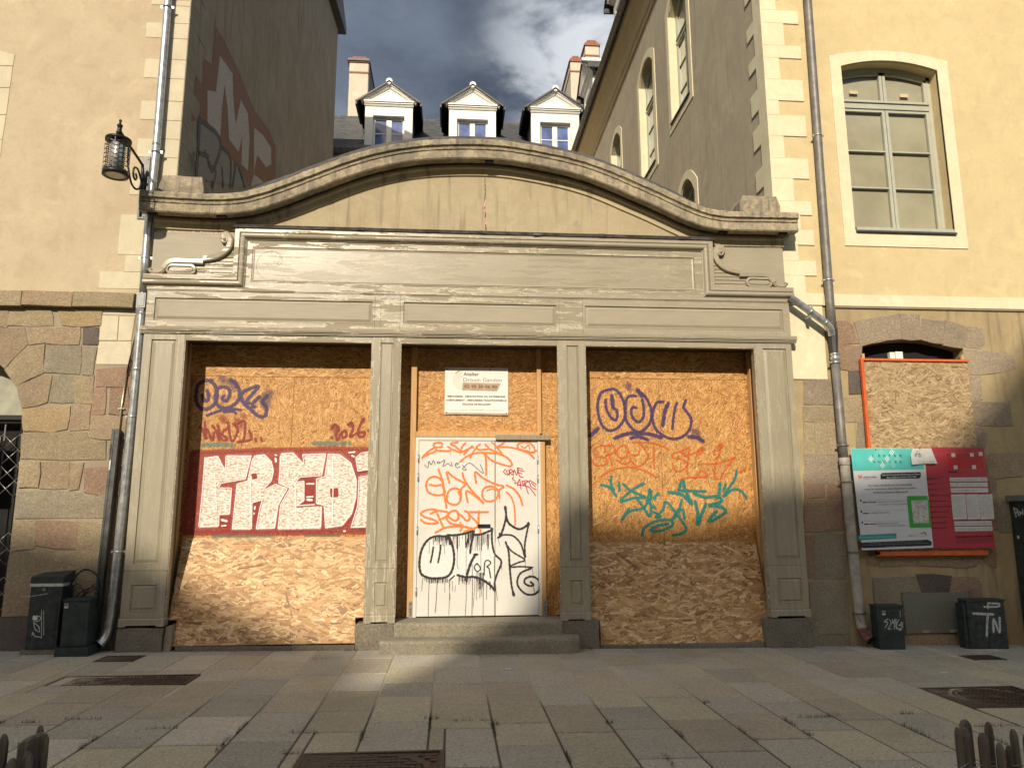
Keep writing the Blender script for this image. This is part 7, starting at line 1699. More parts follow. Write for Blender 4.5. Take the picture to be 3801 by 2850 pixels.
q = MB(); q.lathe((lc[0], lc[1], 0), [(.02, 6.19), (.03, 6.20), (.028, 6.29), (.037, 6.295), (.037, 6.315), (.026, 6.33), (.026, 6.385), (.034, 6.39), (.034, 6.405), (.016, 6.425), (.012, 6.445), (.019, 6.46), (.016, 6.475), (.004, 6.485)], 14); build('finial', q, M_BLACK, ln)
q = MB(); q.lathe((lc[0], lc[1], 0), [(R, zt-.03), (R+.004, zt-.03), (R+.004, zt), (R-.004, zt+.002), (R-.02, zt-.004), (.02, zt-.006)], 32); build('top_plate', q, M_BLACK, ln)
def ring_(za, zc, ra, rb2): n = 32; q = MB(); vs = [(lc[0]+math.cos(2*math.pi*k/n)*r_, lc[1]+math.sin(2*math.pi*k/n)*r_, z_) for r_, z_ in ((ra, za), (rb2, za), (rb2, zc), (ra, zc)) for k in range(n)]; q.add(vs, [(j*n+k, j*n+(k+1) % n, ((j+1) % 4)*n+(k+1) % n, ((j+1) % 4)*n+k) for j in range(4) for k in range(n)], True); return q
q = ring_(zb-.045, zb+.012, R-.006, R+.004); build('bottom_ring', q, M_BLACK, ln); q = ring_(zb-.046, zb-.040, .108, R); build('bottom_flange', q, M_BLACK, ln)
q = MB(); q.lathe((lc[0], lc[1], 0), [(.108, zb-.040), (.108, zb-.032)], 28); build('diffuser', q, flat('frosted_diffuser', (.55,.50,.38), .35, 0, .15, 40), ln)
q = MB(); q.lathe((lc[0], lc[1], 0), [(.085, zb-.03), (.085, zt-.03), (.06, zt-.01)], 20); build('inner_cylinder', q, flat('grey_inner_cylinder', (.42,.42,.41), .35, .5), ln)
n = 9
for k in range(n):
    a0 = 2*math.pi*k/n; q = MB(); da = math.pi/n; Pc = lambda a, z, r_=R: (lc[0]+math.cos(a)*r_, lc[1]+math.sin(a)*r_, z)
    def vbar(a, w, z0_, z1_): q.add([Pc(a-w, z0_), Pc(a+w, z0_), Pc(a+w, z1_), Pc(a-w, z1_)]+[Pc(a-w, z0_, R-.004), Pc(a+w, z0_, R-.004), Pc(a+w, z1_, R-.004), Pc(a-w, z1_, R-.004)], [(0,1,2,3),(7,6,5,4),(0,3,7,4),(1,5,6,2)])
    vbar(a0, .035, zb+.01, zt-.03)
    up = 1 if k % 2 else -1
    for j in range(7):
        z0_ = zb+.0+j*.058
        for h0, h1, s in ((0, 2*da, up),):
            za_, zb_ = (z0_, z0_+.045) if s > 0 else (z0_+.045, z0_)
            pts = [(a0+h0+.02, za_), (a0+(h0+h1)/2, (za_+zb_)/2), (a0+h1-.02, zb_)]
            for (a1, z1_), (a2, z2_) in zip(pts[:-1], pts[1:]): q.add([Pc(a1, z1_-.006), Pc(a2, z2_-.006), Pc(a2, z2_+.006), Pc(a1, z1_+.006)], [(0,1,2,3)])
    build('pierced_panel', q, M_BLACK, ln, fix=False)
# ================================================================= CABINETS AND CABLES
def cabinet(label, x0, x1, yf, yb, z0, z1, mat, door=(.035, .035, .06, .05), name='utility_cabinet', top=True, group=None):
    t = thing(name, label, 'utility cabinet', ((x0+x1)/2, (yf+yb)/2, z0), group)
    q = MB(); q.bbox(x0, x1, yf, yb, z0, z1, .008); build('housing', q, mat, t)
    q = MB(); a, b, c, d = x0+door[0], x1-door[1], z0+door[2], z1-door[3]; q.rings(a, b, c, d, [(0, yf+.001), (0, yf-.002), (.003, yf-.004)]); build('door', q, mat, t)
    if top: q = MB(); q.add([(x0-.008, yf-.012, z1-.004), (x1+.008, yf-.012, z1-.004), (x1+.008, yb, z1+.006), (x0-.008, yb, z1+.006), (x0-.008, yf-.012, z1+.014), (x1+.008, yf-.012, z1+.014), (x1+.008, yb, z1+.024), (x0-.008, yb, z1+.024)], [(0,3,2,1),(4,5,6,7),(0,1,5,4),(1,2,6,5),(2,3,7,6),(3,0,4,7)]); build('lid', q, mat, t)
    return t
white_gas = flat('white_sticker', (.60,.61,.60), .5, 0, .06)
c1 = cabinet('tall scuffed dark cabinet with a white band under its slanted lid, far left', -4.96, -4.60, -.12, .145, .02, .90, M_GREYCAB2, top=False)
q = MB(); q.box(-4.965, -4.592, -.128, .146, .78, .815); build('white_band', q, flat('dirty_white_plastic', (.48,.48,.45), .5, 0, .15, 20), c1)
q = MB(); q.add([(-4.965, -.125, .82), (-4.592, -.125, .82), (-4.592, .146, .82), (-4.965, .146, .82), (-4.965, -.125, .888), (-4.592, -.125, .898), (-4.592, .146, .95), (-4.965, .146, .925)], [(0,3,2,1),(4,5,6,7),(0,1,5,4),(1,2,6,5),(2,3,7,6),(3,0,4,7)]); build('slanted_lid', q, M_GREYCAB, c1)
q = MB()
for z in np.arange(.56, .77, .028): q.box(-4.602, -4.597, -.02, .09, z, z+.010)
build('side_louvres', q, M_DARK, c1); q = MB(); q.tube([(-4.80, -.126, .745), (-4.80, -.131, .745)], .020, 14); build('lock', q, M_ZINC2, c1)
q = MB(); q.prism([(-4.90, .405), (-4.845, .40), (-4.84, .445), (-4.862, .453), (-4.872, .44), (-4.885, .453), (-4.897, .447)], -.1268, -.1258); build('torn_sticker', q, white_gas, c1)
paint('cab1', 'marker_tag', c1, 'looping chalk white handwriting', .0012, lambda a, b, l: (a, -.1265-l, b))
q = MB(); q.box(-5.0, -4.56, -.14, .145, -.02, .06); build('stone_base', q, M_PLINTH, c1)
c2 = cabinet('clean low dark cabinet with a small sticker and cables behind, left of the drainpipe', -4.506, -4.215, -.25, .02, .11, .628, M_GREYCAB, door=(.03, .045, .03, .05))
q = MB(); q.box(-4.545, -4.175, -.275, .04, -.0, .108); build('plinth', q, M_GREYCAB, c2)
def gsticker(t, x, z, y, s=1.0):
    q = MB(); q.box(x, x+.042*s, y-.0012, y, z, z+.052*s); sk = build('sticker', q, white_gas, t); q = MB(); q.box(x+.004*s, x+.036*s, y-.0022, y-.0013, z+.017*s, z+.048*s); build('sticker_field', q, M_BLACK, t); text('G', 'lettering', t, x+.010*s, z+.022*s, y-.0032, .020*s, white_gas)
gsticker(c2, -4.492, .545, -.2545); q = MB(); q.tube([(-4.375, -.253, .572), (-4.375, -.262, .572)], .014, 12); build('lock', q, M_BLACK, c2)
q = MB(); q.tube([(-4.375, -.2535, .572), (-4.375, -.2575, .572)], .021, 12); build('lock_rim', q, M_ANTH, c2)
cb = thing('cable_coil', 'tangle of loose black cables looping behind the low left cabinet', 'cables', (-4.35, .0, .5)); r = random.Random(6)
loops = [[(-4.62,.0,.30),(-4.60,-.02,.62),(-4.53,-.03,.86),(-4.40,-.04,.96),(-4.27,-.04,.92),(-4.22,-.03,.80),(-4.24,.0,.62),(-4.27,.03,.45)], [(-4.61,.0,.32),(-4.585,-.02,.64),(-4.51,-.03,.87),(-4.39,-.045,.972),(-4.26,-.04,.90),(-4.205,-.03,.78),(-4.22,.0,.60),(-4.26,.03,.42)],
 [(-4.47,-.05,.62),(-4.42,-.06,.70),(-4.33,-.06,.75),(-4.24,-.06,.76),(-4.18,-.06,.68),(-4.20,-.06,.55),(-4.26,-.05,.50)], [(-4.45,-.04,.60),(-4.37,-.05,.70),(-4.28,-.05,.78),(-4.26,-.05,.80)], [(-4.44,-.04,.61),(-4.36,-.05,.69),(-4.25,-.06,.74),(-4.16,-.05,.73)], [(-4.56,-.03,.58),(-4.48,-.04,.76),(-4.40,-.04,.72),(-4.34,-.04,.62)], [(-4.40,-.05,.62),(-4.36,-.05,.68),(-4.28,-.05,.70),(-4.20,-.05,.66),(-4.17,-.05,.55),(-4.20,-.05,.47)], [(-4.46,-.03,.61),(-4.41,-.04,.66),(-4.36,-.04,.64),(-4.33,-.03,.6)], [(-4.57,-.02,.70),(-4.48,-.03,.80),(-4.42,-.03,.76),(-4.38,-.03,.70)]]
for i, l in enumerate(loops): q = MB(); q.tube(spline(l, .03), .0095 if i < 2 else (.0075 if i < 5 else .0045), 7); build('cable', q, flat('black_cable_sheath', (.012,.011,.011), .55) if i == 0 else bpy.data.materials['black_cable_sheath'], cb)
c3 = cabinet('low dark cabinet with a white jagged tag beside the right drainpipe', 5.445, 5.785, -.20, -.03, -.105, .420, M_GREYCAB, door=(.03, .02, .035, .05))
c3.rotation_euler.z = math.radians(0); gsticker(c3, 5.505, .325, -.2045, 1.0); q = MB(); q.tube([(5.648, -.203, .358), (5.648, -.212, .358)], .014, 12); build('lock', q, M_BLACK, c3)
paint('cab3', 'marker_tag', c3, 'white jagged marker tag', .0004, lambda a, b, l: (a, -.2050-l, b))
c4 = cabinet('wide dark double cabinet with blurred white spray letters, right of the grille', 6.655, 7.175, -.20, -.04, -.125, .478, M_GREYCAB2, door=(.006, .008, .02, .02))
q = MB(); q.box(6.914, 6.918, -.2062, -.2038, -.10, .46); build('door_gap', q, M_DARK, c4); q = MB(); q.box(6.61, 6.65, -.185, -.05, -.12, .455); build('side_box', q, M_GREYCAB2, c4)
paint('cab4', 'spray_letters', c4, 'soft white sprayed strokes T and N', .0004, lambda a, b, l: (a, -.2055-l, b))
c5 = cabinet('tall dark cabinet with white scribbles cut by the right edge of the picture', 7.65, 8.45, -.30, .11, -.16, 1.76, M_GREYCAB2, door=(.05, .05, .1, .1))
q = MB(); q.bbox(7.61, 8.48, -.33, .12, 1.76, 1.835, .006); build('cap', q, flat('grey_cap', (.16,.17,.165), .5), c5); paint('cab5', 'marker_tag', c5, 'thin white scribble', .0004, lambda a, b, l: (7.6485-l, a, b))
q = MB(); q.box(7.6475, 7.649, .0, .035, 1.26, 1.30); build('torn_sticker', q, white_gas, c5)
gg = thing('perforated_grille', 'perforated grey metal grille over the cellar opening between the right cabinets', 'grille', (6.4, .1, .04))
q = MB(); q.box(6.0, 6.92, .100, .108, .045, .562); t_ = NT('perforated_sheet'); w_ = t_.vor(t_.scale(t_.p, 58, 1, 66), 1.0); w_.node.inputs['Randomness'].default_value = .12; t_.col(t_.mix(t_.ramp(w_, .22, .30), (.02,.02,.018), (.20,.20,.16))); t_.rough(.6); build('perforated_sheet', q, t_.m, gg)
for x in (5.985, 6.92): q = MB(); q.box(x, x+.015, .094, .112, .04, .57); build('edge_strip', q, M_ZINC2, gg)
for x in (6.22, 6.60): q = MB(); q.box(x, x+.10, .095, .0995, .05, .085); build('label_plate', q, M_PVC, gg)
# ================================================================= BOARDED WINDOW AND SITE SIGNS
wb_ = thing('boarded_window', 'chipboard panel with orange painted battens over the arched window', 'hoarding', (6.45, .06, 1.05))
q = MB(); q.box(5.69, 7.235, .062, .08, 1.06, 3.70); bo = build('board', q, M_OSBG, wb_); chips(bo, 5.70, 7.233, 1.07, 3.695, lambda v: v+np.array([0, .062, 0]), 4800, .10, .020, .05, .6, M_CHIPG, 31)
for a, b, c, d in ((5.655, 7.245, 3.695, 3.727), (5.655, 5.695, 1.06, 3.694), (5.655, 7.20, 1.045, 1.105)): q = MB(); q.bbox(a, b, .035, .085, c, d, .002); build('orange_batten', q, M_ORANGE, wb_)
for x, z in ((5.70, 3.80), (7.16, 3.80)): q = MB(); q.box(x, x+.035, .07, .11, 3.60, z); build('pine_batten', q, M_PINE, wb_)
q = MB()
for x, z in ((5.77, 3.28), (5.765, 3.30), (7.17, 3.27), (7.20, 3.22), (7.19, 2.62), (5.79, 2.50), (6.4, 3.6)): q.box(x, x+.012, .056, .0595, z, z+.012)
build('screw_heads', q, M_DARK, wb_)
ts = thing('site_sign', 'teal and white renovation sign with green taped paper, left of the red permit board', 'sign', (5.9, .02, 1.13))
def TP(x, y): u = (x-100-(y-90)*.115)/1000.; return (5.379+u*1.04/(1.0-.035*(y-90)/1360), 2.470-(y-85)/1392*1.342)
teal_m = flat('teal_print', (.10,.50,.47), .35, 0, .05); whi = flat('white_sign_board', (.62,.65,.68), .3, 0, .03); blk = flat('black_print', (.02,.02,.025), .45, 0, .02); dteal = flat('dark_teal_print', (.07,.30,.31), .4, 0, .04); green = flat('green_tape', (.03,.36,.05), .35, 0, .12, 12); gry = flat('grey_print', (.22,.23,.25), .5, 0, .02); ora = flat('orange_print', (.75,.25,.08), .5); lines = flat('fine_print_grey', (.33,.34,.36), .6, 0, .02)
Yq = .0
q = MB(); q.add([(5.379, Yq, 2.470), (5.425, Yq, 1.124), (6.415, Yq, 1.150), (6.42, Yq, 2.475), (5.379, Yq+.006, 2.470), (5.425, Yq+.006, 1.124), (6.415, Yq+.006, 1.150), (6.42, Yq+.006, 2.475)], [(0,1,2,3),(7,6,5,4),(0,4,5,1),(1,5,6,2),(2,6,7,3),(3,7,4,0)]); build('board', q, whi, ts)
def patch(t, PF, pts, m, y, nm='printed_field'): q = MB(); q.add([(PF(*p)[0], y, PF(*p)[1]) for p in pts], [tuple(range(len(pts)))]); return build(nm, q, m, t, fix=False)
patch(ts, TP, [(104, 90), (1098, 85), (1100, 375), (140, 400)], teal_m, Yq-.0012)
def tt(s, x, y, x2, h, m, th=0, t=ts, PF=TP, y0=None, rot=1.4, yy=.0024): a = PF(x, y); b = PF(x2, y); text(s, 'lettering', t, a[0], a[1], (Yq if y0 is None else y0)-yy, h, m, b[0]-a[0], thick=th, rot=rot)
wl_ = flat('white_print', (.80,.82,.83), .4, 0, .02); paleteal = flat('pale_teal_print', (.25,.62,.58), .4, 0, .02)
for cx in (470, 580, 690): patch(ts, TP, [(cx-125, 235), (cx, 100), (cx+125, 235), (cx, 365)], flat('light_teal_print', (.13,.54,.50), .4, 0, .02) if cx == 470 else bpy.data.materials['light_teal_print'], Yq-.0018-(cx-470)*.000003)
for cx, cy in ((520, 140), (660, 140), (380, 235), (600, 235), (740, 225), (540, 325), (680, 320)):
    for k in (-16, 0, 16): patch(ts, TP, [(cx-22+k*.9, cy+22+k), (cx+12+k*.9, cy-32+k), (cx+19+k*.9, cy-29+k), (cx-14+k*.9, cy+26+k)], wl_ if cx in (660, 380, 600, 540) else paleteal, Yq-.0026)
for s, xs, y in (('CENTRE', (390, 475, 540, 615, 690, 765), 205), ('ANCIEN', (412, 475, 548, 630, 700, 765), 292)):
    for ch, x in zip(s, xs): a = TP(x, y); text(ch, 'lettering', ts, a[0], a[1], Yq-.0034, .036, blk, .030 if ch != 'I' else .008)
patch(ts, TP, [(512, 455), (535, 428), (1055, 415), (1058, 475), (1035, 505), (515, 515)], blk, Yq-.0012); tt('Opération Programmée d\'Amélioration de l\'Habitat', 533, 465, 1045, .017, wl_); tt('Renouvellement Urbain 2023-2028', 600, 500, 995, .018, wl_)
patch(ts, TP, [(215, 450), (240, 470), (262, 445), (262, 480), (275, 500), (250, 500), (245, 520), (232, 500), (215, 490)], ora, Yq-.0012); tt('TERRITOIRES', 282, 498, 462, .019, gry, .001); tt('PUBLICS', 290, 522, 370, .010, lines)
tt('Ici, nous réhabilitons un immeuble', 355, 615, 938, .026, gry, .0006); tt('avec le concours des financeurs publics', 310, 665, 998, .026, gry, .0006); tt('ANAH et Rennes Métropole', 425, 712, 890, .026, gry, .0006)
tt("Maître d'ouvrage :", 282, 840, 475, .017, blk, .001); tt('Syndicat des copropriétaires', 485, 835, 845, .018, gry); tt('du 8, place du Champ Jacquet', 488, 872, 870, .018, gry); tt('Syndic :', 298, 990, 380, .017, blk, .001); tt('CABINET LECOMTE', 390, 988, 648, .018, gry)
tt("Maître d'œuvre :", 315, 1138, 488, .017, blk, .001); tt('SÉVERINE TOUCHET', 495, 1133, 765, .018, gry); tt('ARCHITECTE DPLG (SARL)', 498, 1168, 848, .018, gry)
for x, y in ((262, 810), (275, 960), (292, 1110)): patch(ts, TP, [(x-14, y-14), (x+8, y-14), (x+8, y+12), (x-10, y+12)], blk, Yq-.0012)
for y in (800, 945, 1090): patch(ts, TP, [(300, y), (880, y-5), (880, y-2), (300, y+3)], lines, Yq-.0010)
patch(ts, TP, [(238, 1278), (735, 1255), (742, 1325), (250, 1350)], dteal, Yq-.0012); tt('Réinventons notre patrimoine', 262, 1322, 720, .026, paleteal)
patch(ts, TP, [(278, 1378), (1150, 1345), (1195, 1375), (1195, 1425), (310, 1455), (283, 1428)], blk, Yq-.0012); tt('Territoires Publics - Opération Rennes Centre Ancien - Tél. 02 99 32 20 27', 385, 1393, 1065, .010, lines); tt('Cette opération est intégrée dans le Programme Local de l\'Habitat de Rennes Métropole', 300, 1418, 1160, .011, lines); tt('www.territoires-rennes.fr', 605, 1438, 850, .010, lines)
patch(ts, TP, [(1040, 1255), (1085, 1245), (1115, 1238), (1130, 1280), (1118, 1282), (1105, 1255), (1060, 1262)], flat('crimson_print', (.35,.03,.08), .5, 0, .02), Yq-.0012); tt('Rennes', 1062, 1280, 1110, .009, lines); tt('Métropole', 1050, 1305, 1115, .009, lines); tt('LA RÉGION', 895, 1285, 960, .008, lines); tt('BRETAGNE', 895, 1298, 1000, .008, gry)
q = MB(); a = [TP(925, 810), TP(1150, 805), TP(1165, 1115), (TP(960, 1120))]; q.add([(x, Yq-.003, z) for x, z in a], [(0,1,2,3)]); pp_ = build('taped_paper', q, flat('crumpled_paper', (.50,.50,.48), .35, 0, .3, 30, .004, 18), ts, fix=False)
for pts in ([(868, 748), (1145, 745), (1150, 800), (872, 805)], [(905, 1122), (1190, 1120), (1192, 1180), (910, 1180)], [(870, 806), (922, 806), (960, 1121), (907, 1121)], [(1146, 801), (1165, 801), (1185, 1119), (1162, 1119)]): patch(ts, TP, pts, green, Yq-.0042, 'green_tape')
rs_ = thing('permit_board', 'red building permit board with white filled in strips, right of the teal sign', 'sign', (6.86, .03, 1.13))
redm = flat('red_sign_board', (.42,.035,.055), .4, 0, .06); red2 = flat('bright_red_field', (.46,.02,.025), .4, 0, .05); dk = flat('dark_red_print', (.10,.008,.015), .5, 0, .02); Yr = .016; pinkl = flat('pink_line_print', (.60,.18,.20), .5, 0, .02); papr = flat('white_paper', (.60,.60,.57), .5, 0, .06, 20)
RPF = lambda x, y: (6.426+(x-1100-(y-75)*.105)/825*.868, 2.488-(y-75)/1378*1.348)
q = MB(); q.bbox(6.30, 7.300, Yr, Yr+.010, 1.140, 2.488, .001); build('board', q, redm, rs_)
def rt(s, x, y, x2, h, m, th=0): tt(s, x, y, x2, h, m, th, rs_, RPF, Yr, 1.2)
patch(rs_, RPF, [(1400, 190), (1915, 185), (1945, 380), (1440, 383)], red2, Yr-.0012)
def outline(pts, m=pinkl):
    q = MB(); P4 = [RPF(*p) for p in pts]
    for i in range(len(P4)): a, b = Vector(P4[i]), Vector(P4[(i+1) % len(P4)]); d = (b-a).normalized()*.0014; n_ = Vector((-d.y, d.x)); q.add([(a.x+n_.x, Yr-.0022, a.y+n_.y), (b.x+n_.x, Yr-.0022, b.y+n_.y), (b.x-n_.x, Yr-.0022, b.y-n_.y), (a.x-n_.x, Yr-.0022, a.y-n_.y)], [(0,1,2,3)])
    build('printed_line', q, m, rs_, fix=False)
outline([(1395, 145), (1905, 140), (1945, 380), (1440, 385)])
for x, y in ((1480, 155), (1735, 150), (1855, 137), (1512, 325), (1765, 322)): patch(rs_, RPF, [(x, y), (x+52, y), (x+58, y+52), (x+4, y+54)], papr, Yr-.0034, 'paper_square')
rt('Permis', 1440, 428, 1572, .026, dk, .0022); rt('PERMIS À L\'ÉTUDE', 1232, 163, 1390, .010, pinkl); rt('DES RIVERAINS', 1240, 185, 1385, .010, pinkl); rt('N°', 1425, 185, 1460, .014, dk)
rows = [(493, 547, 'Bénéficiaire :', 'SDC 8 PLACE DU CHAMP JACQUET - RENNES'), (565, 622, 'Permis n° :', 'PC N° 35238 23 10156'), (640, 700, 'Délivré le :', '15 NOVEMBRE 2023'), (722, 790, 'Déclaration en mairie de :', None), (800, 860, 'Surface des bâtiments :', None), (875, 930, 'Hauteur de la construction :', None), (945, 1000, 'Superficie du terrain :', None), (1020, 1075, 'Surface du plancher :', None), (1092, 1150, 'Nature des travaux :', "RÉHABILITATION D'UN IMMEUBLE"), (1165, 1225, 'Surface à démolir :', 'ET AMÉNAGEMENT DE SURFACES')]
for a, b, lab, val in rows:
    x = 1140+(a-493)*.105; outline([(x, a-8), (x+850, a-12), (x+850, a-11), (x, a-7)]); rt(lab, x+10, a+24, x+10+len(lab)*11, .013, dk, .0007)
    if val: xx = 1455+(a-493)*.105; patch(rs_, RPF, [(xx, a), (xx+510, a-4), (xx+518, b-2), (xx+8, b)], papr, Yr-.0034, 'paper_strip'); tt(val, xx+12, b-14, xx+12+min(490, len(val)*21), .024, lines, 0, rs_, RPF, Yr, .6, .0046)
for k, (x, w) in enumerate(((1475, 190), (1672, 175), (1850, 185))):
    patch(rs_, RPF, [(x, 728), (x+w, 722), (x+w+30, 1062), (x+32, 1068)], papr, Yr-.0050-k*.0006, 'paper_sheet')
    for j in range(11): y = 770+j*26; s = (y-728)*.09; tt('Arrêté accordant un permis de construire' if j % 3 else 'RENNES le 15 novembre', x+s+14, y, x+s+w-22-(j % 4)*12, .0085, lines, 0, rs_, RPF, Yr, .6, .0075)
rt('Chantier interdit au public', 1540, 1312, 2045, .026, dk, .0022)
for j in range(5): rt('Droit de recours : le délai de recours contentieux est de deux mois', 1552, 1336+j*14, 2050, .007, dk)
nt = thing('paper_note', 'white handwritten paper note pinned over the joint of the two site signs', 'paper', (6.4, -.02, 2.25))
nb = MB(); a = [TP(940, 85), TP(1195, 78), TP(1265, 295), TP(1090, 300), TP(915, 315), TP(905, 180)]; ys = [-.014, -.010, -.030, -.018, -.040, -.024]
nb.add([(x, y, z) for (x, z), y in zip(a, ys)]+[(TP(1090, 190)[0], -.012, TP(1090, 190)[1])], [(6,0,1),(6,1,2),(6,2,3),(6,3,4),(6,4,5),(6,5,0)]); build('sheet', nb, papr, nt, fix=False)
q = MB()
for s in ([(1000,125),(980,122),(965,135),(985,150),(978,162),(960,160)], [(965,160),(962,190),(972,196)], [(945,172),(985,170)], [(1010,130),(1012,190),(1040,192)], [(990,165),(1040,168)], [(1000,185),(1048,186)]): q.tube([(TP(*p)[0], -.045, TP(*p)[1]) for p in s], .0025, 4)
build('handwriting', q, blk, nt); 
for j, (x, y, x2) in enumerate(((990, 262, 1215), (1055, 275, 1220), (1060, 290, 1222))): a = TP(x, y); b = TP(x2, y); text('Syndicat - travaux de réhabilitation', 'lettering', nt, a[0], a[1], -.042, .008, lines, b[0]-a[0])
for x, y in ((440, 102), (1035, 86), (1190, 1378), (275, 1445)): a = TP(x, y); q = MB(); q.tube([(a[0], -.0005 if x != 1035 else -.012, a[1]), (a[0], -.006 if x != 1035 else -.02, a[1])], .007, 8); build('screw', q, M_BLACK, ts if x != 1035 else nt)
# ================================================================= PICKET FENCES
def picket_fence(label, pk, loc, big=None):
    t = thing('picket_fence', label, 'fence', loc); r = random.Random(int(loc[0]*10)); 
    for x, y, w, zt, lean in pk:
        q = MB(); h = w/2; d = w*.42; z0 = -.02; n = 7; vs = []
        prof_ = [(z0, 1.0), (zt*.35, 1.04), (zt*.7, .96), (zt-.035, .95), (zt-.018, .80), (zt-.006, .55), (zt, .30)]
        for z, s in prof_:
            for k in range(6): a = 2*math.pi*k/6+.3; jx = r.uniform(-.0012, .0012); vs.append((x+lean*z+math.cos(a)*h*s+jx, y+math.sin(a)*d*s+jx, z))
        q.add(vs, [(i*6+k, i*6+(k+1) % 6, (i+1)*6+(k+1) % 6, (i+1)*6+k) for i in range(len(prof_)-1) for k in range(6)]+[tuple((len(prof_)-1)*6+k for k in range(6))]); build('picket', q, M_PICK, t)
    if big:
        x, y, w, zt = big; q = MB(); q.lathe((x, y, 0), [(w/2, -.02), (w/2*1.02, zt*.5), (w/2*.98, zt-.02), (w/2*.9, zt), (w/4, zt+.012)], 9, False); q.v = [(a+.02*(c/zt)*0, b, c+(a-x)*.35 if c > zt-.03 else c) for a, b, c in q.v]; build('post', q, M_PICK, t)
    xs = [p[0] for p in pk]; y = pk[0][1]
    for zz in (.47, .18):
        q = MB(); 
        for ph in (0, math.pi): q.tube([(min(xs)-.05+(max(xs)-min(xs)+.9)*i/60, y+math.sin(i*.9+ph)*.014, zz+math.cos(i*.9+ph)*.010+.01*math.sin(i*.2)) for i in range(61)], .0016, 4)
        build('twisted_wire', q, M_ZINC, t)
    return t
YP = -6.2
picket_fence('low grey picket fence with twisted wire in the bottom right corner', [(2.312,YP,.030,.640,0),(2.360,YP+.01,.045,.632,0),(2.402,YP+.07,.06,.652,.0),(2.425,YP-.01,.050,.615,0),(2.474,YP+.03,.040,.650,.02),(2.480,YP-.04,.040,.580,0),(2.545,YP+.0,.036,.555,.01),(2.600,YP,.040,.625,-.03),(2.66,YP+.02,.04,.60,.0),(2.72,YP,.045,.63,0),(2.80,YP,.04,.61,0),(2.9,YP+.01,.045,.64,0),(3.0,YP,.04,.62,0)], (2.65, YP, -.06))
picket_fence('low brown picket fence with a thick post in the bottom left corner', [(-1.832,YP,.040,.716,.0),(-1.90,YP,.04,.69,0),(-1.80,YP-.03,.03,.585,0),(-1.752,YP-.07,.05,.640,0),(-1.735,YP+.09,.035,.722,0),(-1.705,YP-.05,.045,.66,0),(-1.668,YP,.036,.712,0),(-1.98,YP,.045,.70,0),(-2.08,YP,.04,.66,0),(-2.18,YP,.04,.70,0)], (-1.85, YP, -.06), (-1.728, YP+.02, .105, .690))
# ================================================================= ACROSS THE SQUARE (they throw the evening shade)
def block(label, pts, y0, y1, wall, wins_=()):
    t = thing('unseen_house', label, 'building', ((pts[0][0]+pts[-1][0])/2, (y0+y1)/2, 0)); q = MB(); q.prism(pts, y0, y1); build('walls_and_roof', q, wall, t)
    for x, z in wins_: q = MB(); q.box(x, x+1.1, y1-.02, y1+.05, z, z+1.8); build('window', q, M_DARK, t)
    return t
stw = flat('dark_stone_facade', (.20,.175,.14), .9, 0, .2, 1)  # stone colour darkened to lower the light bounced back at the shopfront
def sh(x, z, y): t_ = -y; return (x-.30*t_, z+.60*t_)  # projects the wanted shade edge back to outlines of the unseen houses
A = -46; B = -40
block('unseen house across the square to the left, thin outline shaped to shade the facade', [(sh(-50, 0, A)[0], 0), sh(-50, 3.5, A), sh(-9, 2.2, A), sh(-5.2, 1.5, A), sh(-4.0, 1.25, A), sh(-3.0, .75, A), sh(-2.0, .25, A), sh(-1.15, -.1, A), sh(-.72, -.4, A), sh(-.50, -1.3, A), (sh(-.50, 0, A)[0], 0)], A-1.2, A, stw, [(x, z) for x in range(-34, -15, 3) for z in (3, 7, 11, 15, 19)])
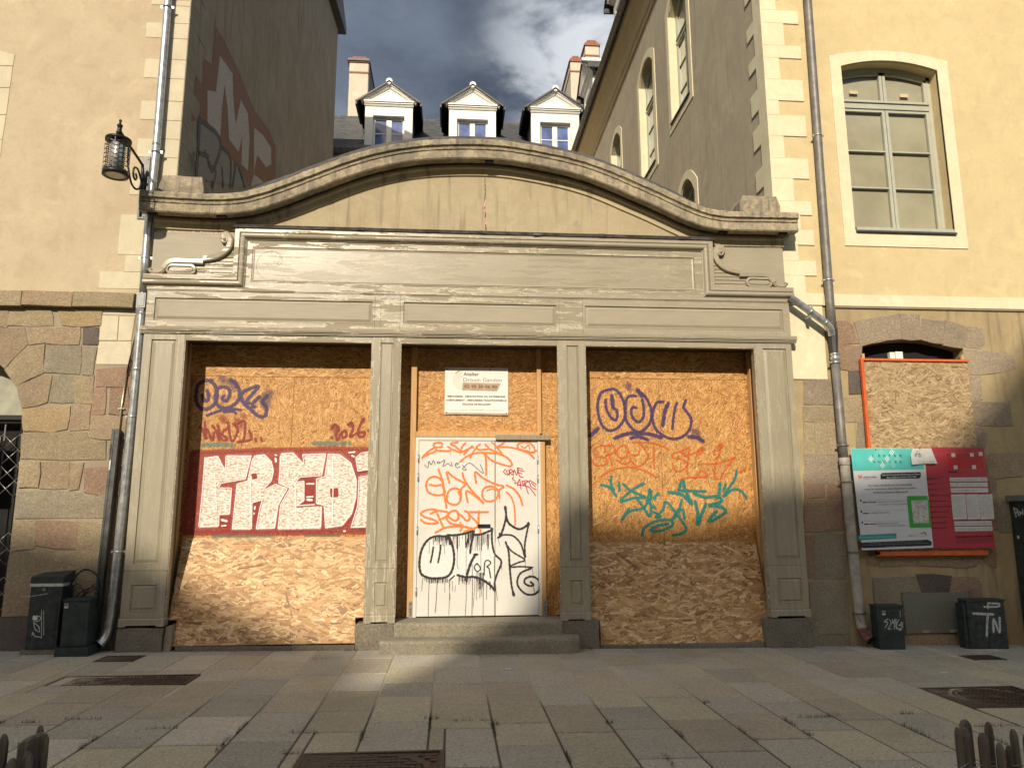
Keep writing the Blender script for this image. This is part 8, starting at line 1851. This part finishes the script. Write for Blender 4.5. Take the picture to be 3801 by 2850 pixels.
block('unseen house across the square to the right, outline shaped to shade the facade', [(sh(-.05, 0, B)[0], 0), sh(-.05, -1.2, B), sh(.15, -.1, B), sh(.7, .45, B), sh(1.15, 1.3, B), sh(1.5, 1.85, B), sh(3.0, 1.75, B), sh(4.2, 1.95, B), sh(5.6, 2.1, B), sh(6.6, 2.4, B), sh(7.4, 3.1, B), sh(9.5, 5.6, B), sh(48, 6.5, B), (sh(48, 0, B)[0], 0)], B-9, B, stw, [(x, z) for x in range(-8, 9, 3) for z in (3, 7, 11, 15, 19)])
block('unseen low house behind the viewer, height set to end the sun patch', [(-20, 0), (-20, sh(0, -1.25, -52)[1]), (-11, sh(0, -1.1, -52)[1]), (-11, 0)], -61, -52, stw)
tr = thing('plane_tree', 'leafy plane tree on the square behind the viewer', 'tree', (-13.6, -28, 0)); r = random.Random(12)
q = MB(); q.tube([(-13.6, -28, -.1), (-13.5, -28, 4), (-13.4, -27.8, 9), (-13.3, -27.9, 14)], [.35, .28, .2, .07], 9)
for k in range(9): a = r.uniform(0, 6.28); q.tube([(-13.45, -28, 6+k*.8), (-13.45+math.cos(a)*1.6, -28+math.sin(a)*1.6, 8.2+k*.8), (-13.45+math.cos(a)*2.6, -28+math.sin(a)*2.6, 9.6+k*.75)], [.12, .07, .02], 6)
build('trunk', q, flat('plane_bark', (.16,.13,.09), .9), tr)
q = MB()
for _ in range(9000):
    th = r.uniform(0, 6.28); ph = r.uniform(-1, 1); rr_ = 3.3*r.uniform(.35, 1)**.5; c = (-13.4+math.cos(th)*rr_*math.sqrt(1-ph*ph)*1.0, -28+math.sin(th)*rr_*math.sqrt(1-ph*ph), 13.6+ph*rr_*1.25)
    if math.sin(c[0]*2.1)+math.sin(c[2]*1.9+c[1]) < -.35: continue
    u = Vector((r.gauss(0,1), r.gauss(0,1), r.gauss(0,1))).normalized()*.13; v = u.orthogonal().normalized()*.11; cv_ = Vector(c); q.add([cv_-u, cv_+v, cv_+u, cv_-v], [(0,1,2,3)])
build('crown', q, flat('plane_leaves', (.055,.085,.025), .7, 0, .3, 3), tr, kind='stuff', fix=False)
